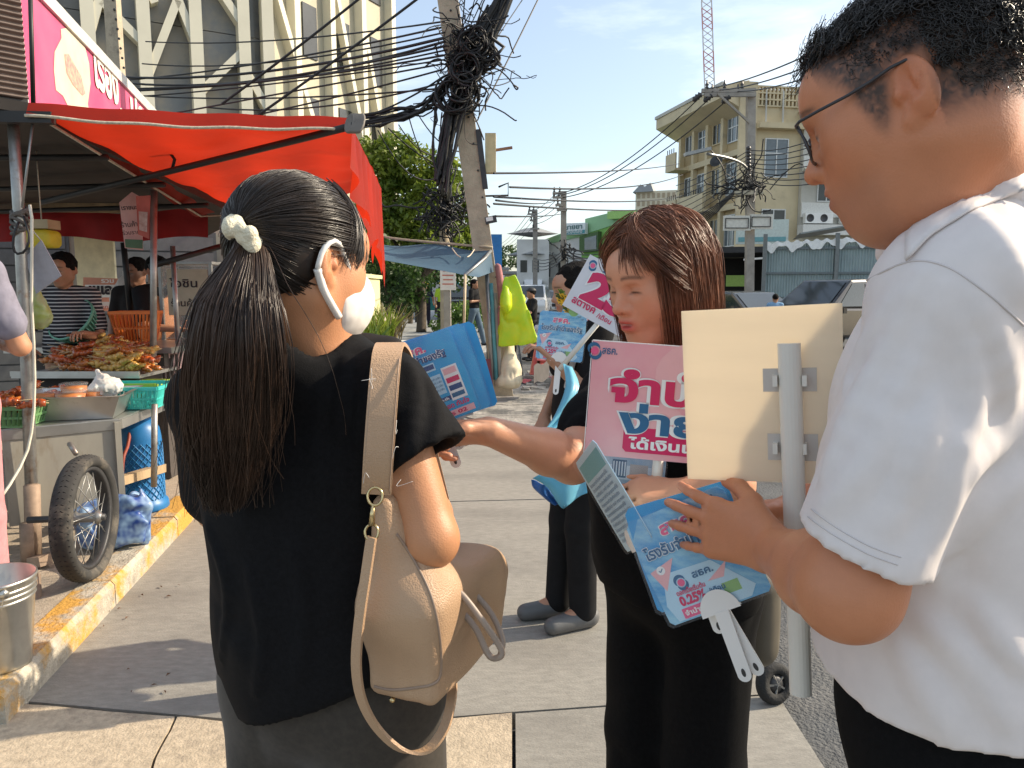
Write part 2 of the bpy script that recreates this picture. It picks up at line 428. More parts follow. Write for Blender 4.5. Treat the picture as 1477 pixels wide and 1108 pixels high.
def head_paint(O, M, s, col, lip, V, col_out, brow=(.03, .02, .015), eye_open=.5, stub=None, lips_amt=.8):
    q = ((V - O) @ M) / s
    x, y, z = q[:, 0], q[:, 1], q[:, 2]
    near = (np.abs(x) < .14) & (np.abs(y) < .12) & (np.abs(z) < .14)
    c = col_out
    def blend(m, k):
        m = (m * near)[:, None]; c[:] = c * (1 - m) + np.array(k) * m
    ay = np.abs(y)
    redc = np.array(col) * np.array((1.02, .78, .72))
    blend(.45 * np.exp(-(((x - .06) / .03) ** 2 + ((ay - .042) / .022) ** 2 + ((z + .028) / .022) ** 2)), redc)
    blend(.5 * np.exp(-(((x - .108) / .012) ** 2 + (y / .015) ** 2 + ((z + .03) / .012) ** 2)), redc)
    blend(.55 * np.exp(-(((x + .015) / .03) ** 2 + ((ay - .084) / .012) ** 2 + ((z) / .035) ** 2)), redc)
    lm = np.exp(-((ay / .022) ** 4)) * np.exp(-(((z + .0612) / .0115) ** 4)) * (x > .082)
    blend(lips_amt * lm, lip)
    arch = .0275 + .004 * np.cos((ay - .03) / .02 * 1.5)
    bm = np.exp(-(((z - arch) / .0035) ** 2)) * sm(.010, .016, ay) * (1 - sm(.046, .056, ay)) * (x > .05)
    blend(.85 * bm, brow)
    # lash line, shade painted into the lid crease, and a sliver of iris
    em = np.exp(-(((ay - .0315) / .0135) ** 4)) * (x > .06)
    lid = .003 - (ay - .0315) ** 2 * 14
    blend(.95 * em * np.exp(-(((z - lid + .002) / .0025) ** 2)), (.016, .010, .008)); blend(.35 * em * np.exp(-(((z - lid - .006) / .002) ** 2)), np.array(col) * .45)
    if eye_open:
        iris = np.exp(-(((ay - .0315) / .0055) ** 4)) * np.exp(-(((z - lid + .0052) / .0028) ** 2)) * (x > .06)
        white = em * np.exp(-(((z - lid + .0052) / .0026) ** 2))
        blend(eye_open * .7 * white, (.62, .55, .5)); blend(eye_open * iris, (.02, .012, .01))
    if stub is not None:
        blend(stub[1] * sm(-.045, -.075, z) * sm(.02, .05, x), stub[0])
    return c
def hand(sd, W, X, Z, sign, curls, scale=1., spread=(.10, .03, -.04, -.12), thumb=None, k=.008):
    """W wrist, X towards the fingers, Z out of the back of the hand; sign picks the thumb side"""
    X = _np(X); X = X / np.linalg.norm(X); Z = _np(Z); Z = Z - X * (Z @ X); Z /= np.linalg.norm(Z); Y = np.cross(Z, X) * sign
    W = _np(W); P = lambda x, y, z: W + scale * (X * x + Y * y + Z * z)
    ys = (.0295, .0105, -.0085, -.0265); ln = (.079, .088, .081, .063); rad = (.0084, .0086, .0081, .0071)
    for i in range(4):
        sd.cone(P(.012, ys[i] * .55, 0), P(.092 - abs(i - 1) * .004, ys[i], 0), .0135 * scale, .0112 * scale, .014 * scale)
    sd.ell(P(.045, .012, -.006), np.array((.042, .030, .014)) * scale, rot_to(X, Y, Z), .012 * scale)
    sd.ell(P(.005, 0, 0), np.array((.03, .026, .018)) * scale, rot_to(X, Y, Z), .014 * scale)
    tips = []
    for i in range(4):
        p = P(.090 - abs(i - 1) * .004, ys[i], 0); a = 0
        d0 = X * math.cos(spread[i]) + Y * math.sin(spread[i]); r = rad[i] * scale
        cu = curls[i]
        for j, fr in enumerate((.46, .30, .24)):
            a += cu[j]; d = d0 * math.cos(a) - Z * math.sin(a)
            q = p + d * ln[i] * fr * scale; r2 = r * .91
            sd.cone(p, q, r, r2, k * scale if j == 0 else .003 * scale); p, r = q, r2
        tips.append(p)
    th = thumb or ((.022, .020, -.006), (.052, .046, -.012), (.080, .060, -.016), (.104, .064, -.018))
    rs = (.0155, .0125, .0105, .0085)
    pts = [P(*t) for t in th]
    for j in range(3): sd.cone(pts[j], pts[j + 1], rs[j] * scale, rs[j + 1] * scale, (.012 if j == 0 else .004) * scale)
    return tips, pts
def strand_mesh(name, A, r0, r1, material, parent=None, sides=3):
    """A: (n, m, 3) polylines -> one mesh of thin tapering strands"""
    n, m, _ = A.shape
    T = np.empty_like(A); T[:, 1:-1] = A[:, 2:] - A[:, :-2]; T[:, 0] = A[:, 1] - A[:, 0]; T[:, -1] = A[:, -1] - A[:, -2]
    T /= np.linalg.norm(T, axis=2, keepdims=True) + 1e-12
    ref = RNG.normal(size=(n, 1, 3)); X = np.cross(T, np.broadcast_to(ref, A.shape)); X /= np.linalg.norm(X, axis=2, keepdims=True) + 1e-12; Yv = np.cross(T, X)
    r0 = np.asarray(r0); t = np.linspace(0, 1, m)
    rad = (r0.reshape(-1, 1) if r0.ndim else np.full((n, 1), float(r0))) * (1 - t[None]) + r1 * t[None]
    V = np.stack([A + rad[..., None] * (math.cos(2 * PI * k / sides) * X + math.sin(2 * PI * k / sides) * Yv) for k in range(sides)], 2).reshape(-1, 3)
    i = np.arange(n)[:, None, None]; j = np.arange(m - 1)[None, :, None]; k = np.arange(sides)[None, None, :]
    b = (i * m + j) * sides; k2 = (k + 1) % sides
    F = np.stack((b + k, b + k2, b + sides + k2, b + sides + k), -1).reshape(-1, 4)
    me = np_mesh(name, V, F, material)
    ob = bpy.data.objects.new(name, me); COL.objects.link(ob)
    if parent is not None: link_child(ob, parent)
    return ob
def hair_mat(name, c1, c2, rough=.38):
    return mat(name, c1, col2=c2, rough=rough, scale=30, spec=.55)
def folds(amp, axis, scale=18., stretch=.25, seed=0.):
    ax = _np(axis); ax = ax / np.linalg.norm(ax)
    def f(P):
        q = P - np.outer(P @ ax, ax) * (1 - stretch)
        w = vnoise(P * 5 + seed + 3.3)
        a = vnoise(q * scale + seed + w[:, None] * 1.6)
        return amp * (1 - 3.2 * np.abs(a)) 
    return f

def figure(name, base, face, label, height=1.65, res=.02, skin=(.42, .22, .13), shirt=(.02, .02, .025), trousers=(.02, .02, .03), hair=(.012, .01, .009),
           arms=None, legs=None, group=None, hat=None, long_hair=False, lower=True, sleeve=.55, head_pitch=0., head_turn=0., shirt_mat=None, vest=None, cat='person', shoe=(.02, .02, .02), bulk=1.):
    """a standing clothed figure: one body mesh plus clothes and hair as children"""
    k = height / 1.65; base = _np(base); fw = _np((face[0], face[1], 0)); M = frame(fw)
    W = lambda *p: base + M @ (np.array(p) * k)
    root = thing(name, base, label, cat, group)
    arms = arms or {}; el = {}; wr = {}
    for s, nm in ((1, 'l'), (-1, 'r')):
        el[nm], wr[nm] = arms.get(nm, ((-.02, s * .24, 1.08), (.05, s * .25, .84)))
    legs = legs or {}
    kn = {}; an = {}
    for s, nm in ((1, 'l'), (-1, 'r')):
        kn[nm], an[nm] = legs.get(nm, ((.015, s * .09, .47), (0, s * .10, .08)))
    ht = R(head_turn); hp = R(head_pitch)
    hf = M @ np.array((math.cos(ht) * math.cos(hp), math.sin(ht) * math.cos(hp), -math.sin(hp)))
    HM = frame(hf); HO = W(.02 + .03 * math.sin(hp), 0, 1.53)
    b = SD()
    add_head(b, HO, HM, k * .97)
    b.cone(W(.0, 0, 1.50), W(-.02, 0, 1.34), .052 * k, .06 * k, .03 * k)
    b.ell(W(-.01, 0, 1.25), np.array((.085, .14, .15)) * k * bulk, M, .04 * k); b.ell(W(0, 0, 1.0), np.array((.085, .13, .2)) * k * bulk, M, .06 * k)
    for s, nm in ((1, 'l'), (-1, 'r')):
        sh = W(-.01, s * .165, 1.35); e = W(*el[nm]); w_ = W(*wr[nm])
        b.cone(sh, e, .045 * k, .036 * k, .03 * k); b.cone(e, w_, .036 * k, .025 * k, .01 * k)
        d = w_ - e; d = d / np.linalg.norm(d)
        if res < .012:
            z = _np((0, 0, 1)) if abs(d[2]) < .85 else M[:, 1] * s
            hand(b, w_, d, z, (1 if s > 0 else -1) * (-1), [(.5, .8, .5)] * 4, k * .92)
        else:
            b.ell(w_ + d * .07 * k, np.array((.075, .022, .04)) * k, frame(d, (.13, .31, .9)), .02 * k)
        b.cone(W(0, s * .085, .9), W(*kn[nm]), .07 * k, .05 * k, .04 * k); b.cone(W(*kn[nm]), W(*an[nm]), .048 * k, .034 * k, .02 * k)
        b.cone(W(*an[nm]), W(an[nm][0] + .15, an[nm][1] + s * .02, .035 + max(0, an[nm][2] - .08)), .036 * k, .026 * k, .02 * k)
    pts = [W(-.16, -.3, -.01), W(.2, .3, 1.7), W(.2, -.3, 0), W(-.16, .3, 0)] + [W(*v) for v in list(el.values()) + list(wr.values()) + list(kn.values()) + list(an.values())]
    lo, hi = bounds(pts, .2 * k)
    lo[2] = max(lo[2], base[2] - .02 if lower else base[2] + .7 * k)
    def paint(V):
        c = np.tile(np.array(skin, float), (len(V), 1))
        return head_paint(HO, HM, k * .97, skin, np.array(skin) * (1.1, .6, .55), V, c)
    regs = [(lo, hi, res)]
    if res < .012:
        hl, hh = HO - .16 * k, HO + .16 * k; regs.append((hl, hh, .0045)); regs += [(W(*wr[n_]) - .13, W(*wr[n_]) + .13, .0045) for n_ in wr]
    sdf_obj('body', regs, b, skin_mat(), root, paint)
    c = SD()
    c.ell(W(-.01, 0, 1.24), np.array((.118, .172, .19)) * k * bulk, M, .04 * k); c.ell(W(0, 0, 1.0), np.array((.12, .165, .2)) * k * bulk, M, .08 * k)
    for s, nm in ((1, 'l'), (-1, 'r')):
        sh = W(-.01, s * .165, 1.35); e = W(*el[nm]); q = sh + (e - sh) * sleeve * 1.3 if sleeve < .9 else W(*wr[nm])
        c.cone(W(-.01, s * .06, 1.395), sh, .045 * k, .058 * k, .03 * k)
        if sleeve < .9: c.cone(sh, q, .06 * k, .062 * k, .03 * k)
        else: c.cone(sh, e, .06 * k, .05 * k, .03 * k); c.cone(e, q, .05 * k, .042 * k, .01 * k)
    c.plane(W(0, 0, .84), (0, 0, -1), .004); c.plane(W(0, 0, 1.43), (.0, 0, 1), .01)
    if res < .012: c.disp(folds(.006, (0, 0, 1), 14, .4, base[0]))
    sdf_obj('shirt', [(lo, hi, res)], c, shirt_mat or mat('cloth_%.3f_%.3f_%.3f' % tuple(shirt), shirt, rough=.9, var=.15, scale=25, spec=.15), root)
    if lower:
        t = SD(); t.ell(W(0, 0, .9), np.array((.118, .16, .13)) * k * bulk, M, .04 * k)
        for s, nm in ((1, 'l'), (-1, 'r')):
            t.cone(W(0, s * .085, .86), W(*kn[nm]), .088 * k, .072 * k, .03 * k); t.cone(W(*kn[nm]), W(*an[nm]), .072 * k, .062 * k, .02 * k)
        t.plane(W(0, 0, .985), (0, 0, 1), .004)
        sdf_obj('trousers', [(lo, hi, res)], t, mat('cloth_%.3f_%.3f_%.3f' % tuple(trousers), trousers, rough=.9, var=.15, scale=25, spec=.15), root)
        sh_ = SD()
        for s, nm in ((1, 'l'), (-1, 'r')):
            a = an[nm]; lift = max(0, a[2] - .08)
            sh_.cone(W(a[0] - .03, a[1], .045 + lift), W(a[0] + .16, a[1] + s * .02, .036 + lift), .05 * k, .040 * k, .01)
        sh_.plane(W(0, 0, .002), (0, 0, -1), .003)
        sdf_obj('shoes', [(np.array((lo[0], lo[1], lo[2])), np.array((hi[0], hi[1], base[2] + .3)), max(res * .7, .008))], sh_, mat('shoe_%.2f' % shoe[0], shoe, rough=.5), root)
    if vest is not None:
        v = SD(); v.ell(W(-.01, 0, 1.22), np.array((.128, .176, .19)) * k, M, .04 * k); v.ell(W(0, 0, 1.02), np.array((.13, .172, .16)) * k, M, .08 * k)
        v.plane(W(0, 0, .92), (0, 0, -1), .004); v.plane(W(0, 0, 1.40), (0, 0, 1), .01)
        sdf_obj('vest', [(lo, hi, res)], v, mat('vest_%.2f_%.2f' % (vest[0], vest[1]), vest, rough=.7), root)
    h = SD()
    T = lambda *p: HO + HM @ (np.array(p) * k * .97)
    h.ell(T(-.018, 0, .038), np.array((.107, .087, .094)) * k * .97, HM)
    if long_hair: h.cone(T(-.06, 0, .03), T(-.07, 0, -.14), .07 * k, .05 * k, .03)
    h.plane(T(.080, 0, .058), HM @ np.array((.9, 0, -.45)), .01)
    if not long_hair: h.plane(T(-.02, 0, -.02), HM @ np.array((.45, 0, -.9)), .01)
    h.disp(lambda P: .012 * vnoise(P * 55))
    sdf_obj('hair', [(HO - .2 * k, HO + .16 * k, max(res * .5, .006))], h, mat('hair_%.3f' % hair[0], tuple(v * .7 for v in hair), rough=.75, var=.4, scale=90, spec=.12, bump=.6, bscale=160), root)
    if hat is not None:
        g = SD(); g.ell(T(-.015, 0, .055), np.array((.112, .092, .088)) * k, HM, .01); g.ell(T(.06, 0, .07), np.array((.085, .075, .012)) * k, HM, .015)
        g.plane(T(0, 0, .052), HM @ np.array((-.1, 0, -1)), .004)
        sdf_obj('hat', [(HO - .2 * k, HO + .2 * k, max(res * .6, .008))], g, mat('hat_%.2f_%.2f_%.2f' % tuple(hat), hat, rough=.6), root)
    return root
# ================================================================ the ground
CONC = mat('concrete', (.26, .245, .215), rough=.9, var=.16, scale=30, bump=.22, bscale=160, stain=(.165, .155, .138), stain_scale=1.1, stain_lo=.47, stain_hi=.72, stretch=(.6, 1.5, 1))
CONC2 = mat('concrete_sunlit', (.44, .36, .26), rough=.92, var=.22, scale=40, bump=.3, bscale=120, stain=(.22, .18, .14), stain_scale=2.6, stain_lo=.53, stain_hi=.66)
CONC3 = mat('concrete_broken', (.30, .28, .25), rough=.95, var=.3, scale=6, bump=1., bscale=25, stain=(.10, .10, .095), stain_scale=1.8, stain_lo=.48, stain_hi=.62)
ASPH = mat('asphalt', (.085, .088, .09), rough=.92, var=.3, scale=4, bump=1., bscale=70, stain=(.17, .165, .155), stain_scale=1.2, stain_lo=.5, stain_hi=.75)
PAVE = mat('pavement_concrete', (.38, .31, .235), rough=.93, var=.2, scale=30, bump=.3, bscale=120, stain=(.20, .18, .15), stain_scale=2., stain_lo=.5, stain_hi=.7)
KERB = mat('kerb_paint', (.40, .36, .29), rough=.85, var=.3, scale=14, bump=.5, bscale=70, stain=(.52, .28, .05), stain_scale=3.2, stain_lo=.46, stain_hi=.56)
MB().add([(-900, -900, -.06), (900, -900, -.06), (900, 1800, -.06), (-900, 1800, -.06)], [(0, 1, 2, 3)]).obj('ground', ASPH, kind='structure')
# rough road surface beside the walk, as a finely displaced sheet
def roadfn(u, v):
    x = .2 + u * 13; y = -.5 + v * 42
    n = vnoise(np.array([[x * 1.1, y * 1.1, 2.]]))[0] * .035 + vnoise(np.array([[x * 5, y * 5, 7.]]))[0] * .014
    return (x, y, -.035 + n)
MB().sheet(roadfn, 100, 200).obj('road', ASPH, kind='structure')
walk = thing('walkway', (0, 3, 0), None, None); walk['kind'] = 'structure'
def slab(poly, z, m, name='slab'):
    poly = [(_np(p)[0], _np(p)[1]) for p in poly]
    n = len(poly); bm = bmesh.new()
    fv = [bm.verts.new((x, y, z)) for x, y in poly]; bv = [bm.verts.new((x, y, -.3)) for x, y in poly]
    bm.faces.new(fv); 
    for i in range(n): bm.faces.new((fv[i], bv[i], bv[(i + 1) % n], fv[(i + 1) % n]))
    bmesh.ops.recalc_face_normals(bm, faces=bm.faces[:])
    me = bpy.data.meshes.new(name); bm.to_mesh(me); bm.free(); me.materials.append(m)
    o = bpy.data.objects.new(name, me); COL.objects.link(o); link_child(o, walk); return o
G = lambda x, y: grd(x, y)[:2]
kl = lambda y: st(-1.335, y)[:2]
# end slab with a crack across it; sunlight put into its warm, paler colour
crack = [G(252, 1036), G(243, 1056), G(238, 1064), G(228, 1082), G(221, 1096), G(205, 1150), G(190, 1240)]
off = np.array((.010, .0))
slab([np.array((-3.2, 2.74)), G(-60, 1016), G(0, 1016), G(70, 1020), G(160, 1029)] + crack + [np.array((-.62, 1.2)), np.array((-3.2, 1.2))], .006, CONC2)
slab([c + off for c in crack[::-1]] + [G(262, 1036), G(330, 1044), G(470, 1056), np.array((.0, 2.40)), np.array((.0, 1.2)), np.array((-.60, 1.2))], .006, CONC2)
slab([np.array((.012, 2.40)), np.array((.955, 2.52)), np.array((.95, 1.2)), np.array((.012, 1.2))], .003, CONC)
slab([np.array((-3.2, 1.19)), np.array((.95, 1.19)), np.array((.95, -3)), np.array((-3.2, -3))], .002, CONC)
ys = [2.52, 5.1, 7.7, 10.2]
redge = lambda y: (.965 if y < 3 else .965 - (y - 3) * .075)
for i in range(3):
    y0, y1 = ys[i], ys[i + 1]
    p0 = [G(32, 1011), G(160, 1022), G(330, 1037), G(470, 1048), np.array((.0, 2.415)), np.array((.955, 2.535))] if i == 0 else [kl(y0 + .006), np.array((redge(y0), y0 + .006))]
    slab(p0 + [np.array((redge(y1), y1 - .006)), kl(y1 - .006)] if i == 0 else [p0[0], p0[1], np.array((redge(y1), y1 - .006)), kl(y1 - .006)], (.0, .002, .0)[i], CONC)
# broken concrete patches by the pole
def patch(c, r, seed, z, m, sq=.6):
    rr = np.random.default_rng(seed); n = 14
    return slab([np.array((c[0] + r * math.cos(2 * PI * k / n) * (1 + rr.uniform(-.3, .25)), c[1] + sq * r * math.sin(2 * PI * k / n) * (1 + rr.uniform(-.3, .25)))) for k in range(n)], z, m, 'broken_concrete')
patch(grd(790, 600), .95, 3, .015, CONC3, .9); patch(grd(760, 572), 1.1, 5, .024, CONC3, 1.); patch(grd(830, 640), .6, 8, .012, CONC3, .8); patch(grd(720, 590), .7, 9, .018, CONC3, .7)
# raised pavement under the stalls with worn yellow kerb stones
pv = MB(); P = [st(-1.475, 2.55), st(-1.475, 13), st(-9, 13), st(-9, 2.55)]
pv.prism(P, -.2, .115); pv.obj('pavement', PAVE, kind='structure')
kerb = thing('kerb', st(-1.4, 3), None, None); kerb['kind'] = 'structure'
y = 2.55; kk = 0
while y < 13:
    L = .98; a = st(-1.405, y + .004); b = st(-1.405, y + L - .004); k_ = MB()
    zt = .121 + random.uniform(-.004, .004)
    c = [st(-1.335, y + .004, -.05), st(-1.335, y + .004, zt - .022), st(-1.352, y + .004, zt), st(-1.474, y + .004, zt), st(-1.474, y + .004, -.05)]
    d = [p + SDIR * (L - .008) for p in c]
    k_.add(c + d, [(0, 1, 2, 3, 4), (9, 8, 7, 6, 5)] + [(i, i + 5, i + 6, i + 1) for i in range(4)]); k_.obj('kerb_stone', KERB, kerb); y += L
# far pavement of the side street, one step up
fp = MB(); fp.prism([(-6.5, 17.6), (-1.0, 16.6), (-.3, 19.5), (-2.6, 60), (-16, 62)], -.2, .10)
fp.obj('far_pavement', mat('far_paving', (.27, .28, .285), rough=.85, var=.15, scale=2, bump=.2), kind='structure')
# small litter on the walk
LIT = mat('dry_leaf', (.10, .05, .025), rough=.8)
for i, (px, py) in enumerate([(172, 880), (158, 884), (183, 893), (205, 860), (232, 848), (243, 862), (150, 905), (140, 870), (190, 1000), (222, 990), (238, 1000), (185, 968), (243, 975), (258, 846), (168, 865)]):
    g = grd(px, py); a = random.uniform(0, 6); l = random.uniform(.006, .016); m_ = MB()
    c, s = math.cos(a), math.sin(a)
    m_.add([g + np.array((c * l, s * l, .006)), g + np.array((-s * l * .4, c * l * .4, .012)), g + np.array((-c * l, -s * l, .006)), g + np.array((s * l * .4, -c * l * .4, .009))], [(0, 1, 2, 3)])
    m_.obj('dry_leaf', LIT, label='tiny dry brown leaf lying on the grey concrete walkway', cat='leaf', group='dry leaves on the walkway')

# ================================================================ poles, wires
POLE = mat('pole_concrete', (.43, .36, .26), rough=.9, var=.18, scale=6, bump=.4, bscale=30, stain=(.2, .17, .13), stain_scale=3, stain_lo=.55, stain_hi=.7)
POLE2 = mat('pole_concrete_grey', (.33, .30, .26), rough=.9, var=.18, scale=5, bump=.3)
BLK = mat('black_cable', (.012, .012, .013), rough=.55, var=.2)
DMET = mat('dark_metal', (.05, .05, .052), rough=.5, metal=.4, var=.2)
GMET = mat('grey_metal', (.32, .32, .31), rough=.42, metal=.7, var=.15, bump=.1)
WHITE = mat('white_paint', (.78, .77, .73), rough=.55, var=.06)
def sag(a, b, s, n=14):
    a, b = _np(a), _np(b); return [a + (b - a) * t - np.array((0, 0, 4 * s * t * (1 - t))) for t in np.linspace(0, 1, n)]
WIREG = 'wires strung over the street'
def wire(a, b, s, r, label='thin black wire strung across the sky from the leaning pole', n=14):
    return MB().tube(sag(a, b, s, n), r, 4, cap=False).obj('overhead_wire', BLK, label=label, cat='wire', group=WIREG)

# leaning concrete pole
LP0 = grd(728, 572); LPY = LP0[1]
lp = thing('utility_pole', LP0, 'leaning square concrete utility pole wrapped in black cable bundles', 'pole')
lp_at = lambda py, dx=0, Y=LPY: at({0: 648, 120: 667, 200: 682, 330: 704, 400: 716, 560: 735}.get(py, np.interp(py, [-200, 0, 120, 200, 330, 400, 560], [618, 648, 667, 682, 704, 716, 735])) + dx, py, Y)
top = lp_at(-200)
MB().bar(LP0 - np.array((0, 0, .1)), top, .26, .22, up=(0, 1, 0)).obj('shaft', POLE, lp)
for py in range(20, 560, 38):
    p = lp_at(py) - np.array((-.0, .112, 0)); MB().lathe([(.001, -.012), (.014, -.012), (.014, .0), (.001, .0)], p, 8, (0, 1, 0)).obj('bolt_hole', DMET, lp)
b_ = lp_at(222, 22)
MB().box(b_, (.14, .16, .5)).obj('meter_box', mat('box_cream', (.6, .5, .28), rough=.6), lp)
MB().box(lp_at(232, 8) - np.array((0, .1, 0)), (.07, .06, .75), rot=np.array(((1, 0, -.12), (0, 1, 0), (.12, 0, 1)))).obj('cable_channel', DMET, lp)
MB().bar(lp_at(217, 28), at(739, 213, LPY), .05, .03).obj('bracket_arm', mat('rust_arm', (.28, .15, .09), rough=.8), lp)
MB().tube([at(700, 283, LPY), at(733, 282, LPY), at(733, 264, LPY), at(719, 270, LPY)], .014, 5).obj('wire_bracket', DMET, lp)
MB().box(at(708, 317, LPY - .2), (.15, .03, .09), rot=np.array(((.98, 0, -.2), (0, 1, 0), (.2, 0, .98)))).obj('number_plate', DMET, lp)
MB().box(at(706, 316, LPY - .22), (.09, .012, .05), rot=np.array(((.98, 0, -.2), (0, 1, 0), (.2, 0, .98)))).obj('plate_label', WHITE, lp)
# black cable bundles on it: thick ropes and coils
def bundle(pts, r, n, spread, name, parent, seed):
    rr = np.random.default_rng(seed); mb = MB(); pts = np.array([_np(p) for p in pts])
    for i in range(n):
        t = np.linspace(0, 1, len(pts)); o = rr.normal(size=3) * spread; wob = rr.normal(size=(len(pts), 3)) * spread * .35
        mb.tube(pts + o + wob, r * rr.uniform(.6, 1.3), 5, cap=False)
    ob = mb.obj(name, BLK, parent); ob['kind'] = 'stuff'; return ob
q = lambda px, py, dy=-.2: at(px, py, LPY + dy)
def crv(*pts, n=12):
    P_ = np.array([_np(p) for p in pts]); t = np.linspace(0, len(P_) - 1, n); i = np.minimum(t.astype(int), len(P_) - 2); f = (t - i)[:, None]
    Pm = P_[np.maximum(i - 1, 0)]; Pn = P_[np.minimum(i + 2, len(P_) - 1)]; a, b = P_[i], P_[i + 1]
    return .5 * (2 * a + (b - Pm) * f + (2 * Pm - 5 * a + 4 * b - Pn) * f ** 2 + (3 * a - Pm - 3 * b + Pn) * f ** 3)
bundle(crv(q(745, -60), q(722, 5), q(700, 50), q(684, 85), q(668, 118), q(655, 160), q(644, 215), q(638, 260)), .022, 26, .05, 'cable_bundle', lp, 1)
bundle(crv(q(716, 10), q(690, 45), q(668, 75), q(655, 95)), .018, 8, .045, 'cable_bundle', lp, 2)
bundle(crv(q(696, 52), q(702, 85), q(690, 92), q(672, 110), q(660, 118)), .02, 10, .07, 'cable_bundle', lp, 3)
bundle(crv(q(637, 135), q(610, 160), q(570, 170), q(525, 178), q(480, 188)), .016, 9, .05, 'cable_bundle', lp, 4)
bundle(crv(q(633, 155), q(630, 190), q(628, 225), q(636, 250)), .014, 3, .03, 'cable_bundle', lp, 5)
for i, (cx, cy, r) in enumerate([(660, 133, 24), (650, 140, 20), (703, 82, 13), (690, 70, 14), (664, 128, 17), (672, 100, 18), (680, 60, 16)]):
    c = q(cx, cy, -.28 - .02 * i); rr_ = r * LPY / FPX; k_ = MB()
    for j in range(5):
        u = RNG.normal(size=3) * .02
        k_.tube([c + u + np.array((rr_ * math.cos(a), .06 * math.sin(a * 2 + j), rr_ * math.sin(a) * (.95 + .03 * j))) for a in np.linspace(0, 2 * PI, 26)[:-1]], .014, 5, closed=True)
    o = k_.obj('cable_coil', BLK, lp); o['kind'] = 'stuff'
rr = np.random.default_rng(11)
tang = MB()
for i in range(150):                               # loose tangled ends round the knot
    c = q(rr.normal(672, 13), rr.normal(90, 30), -.25); pts = [c]
    d = rr.normal(size=3) * .05
    for j in range(7): d = d * .55 + rr.normal(size=3) * .05; pts.append(pts[-1] + d)
    tang.tube(crv(*pts, n=16), rr.uniform(.004, .011), 4, cap=False)
tang.obj('cable_tangle', BLK, lp)['kind'] = 'stuff'
# wires fanning to the side
LW = 'thin black wire running from the leaning pole past the pale latticed building'
for (x0, y0, x1, y1, Y1, s, r) in [(636, 40, 150, 118, 15, .1, .014), (640, 55, 100, 105, 14, .25, .02), (642, 60, 120, 112, 14, .3, .018), (644, 66, 60, 130, 13, .2, .016), (645, 72, 170, 128, 14, .15, .012), (640, 80, 130, 128, 12, .12, .014),
                                (642, 86, 190, 140, 12, .05, .011), (640, 92, 215, 170, 11, .0, .012), (640, 100, 240, 190, 11, .05, .012), (636, 120, 300, 155, 12, .15, .012), (633, 128, 200, 138, 13, .08, .012), (636, 138, 380, 180, 10, .2, .011),
                                (634, 142, 420, 186, 9.5, .1, .011), (630, 150, 440, 190, 9, .1, .011), (648, 30, 210, 60, 16, .12, .012), (640, 110, 400, 178, 10, .22, .012), (641, 47, 205, 92, 15, .18, .012)]:
    wire(q(x0, y0), at(x1, y1, Y1), s, r, LW)
for (a, b) in [((525, 0, 8.), (320, 150, 8.)), ((612, 0, 8.), (360, 175, 8.))]:
    wire(at(a[0] + 40, a[1] - 40, a[2]), at(*b), .02, .014, 'heavy black wire slanting down in front of the pale latticed building')
wire(at(795, -40, 12), q(690, 170), .02, .014, 'single black wire rising steeply from the leaning pole'); wire(at(760, -10, 12), q(700, 80), .0, .01, 'slack black wire rising beside the cable bundle of the leaning pole')
for (x0, y0, x1, y1) in [(668, 60, 690, -20), (664, 70, 672, -20), (660, 78, 705, -20), (655, 60, 700, -20)]: wire(q(x0, y0), q(x1, y1, -.4), 0, .008, 'thin black wire rising beside the cable bundle of the leaning pole')
for (x0, y0, x1, y1, s) in [(560, 185, 660, 245, .1), (575, 180, 648, 215, .2), (545, 188, 640, 250, .3), (590, 170, 640, 230, .3), (600, 160, 690, 210, .25)]:
    wire(q(x0, y0), q(x1, y1, .5), s, .009, 'slack black wire looping towards the pole in the tree')

# second pole inside the tree
P2 = at(643, 440, 19.); P2[2] = .1
p2 = thing('utility_pole', P2, 'upright concrete pole by the tree with black cables knotted round it', 'pole')
MB().tube([P2, at(640, 250, 19)], [.14, .12], 10).obj('shaft', POLE, p2)
bundle(crv(q(640, 250, .6), at(643, 280, 18.7), at(646, 300, 18.6), at(640, 330, 18.7)), .03, 12, .06, 'cable_bundle', p2, 6)
tg = MB()
for i in range(90):
    c = at(rr.normal(641, 9), rr.normal(305, 14), 18.6); pts = [c]; d = rr.normal(size=3) * .1
    for j in range(6): d = d * .5 + rr.normal(size=3) * .09; pts.append(pts[-1] + d)
    tg.tube(crv(*pts, n=14), rr.uniform(.012, .025), 4, cap=False)
tg.obj('cable_tangle', BLK, p2)['kind'] = 'stuff'

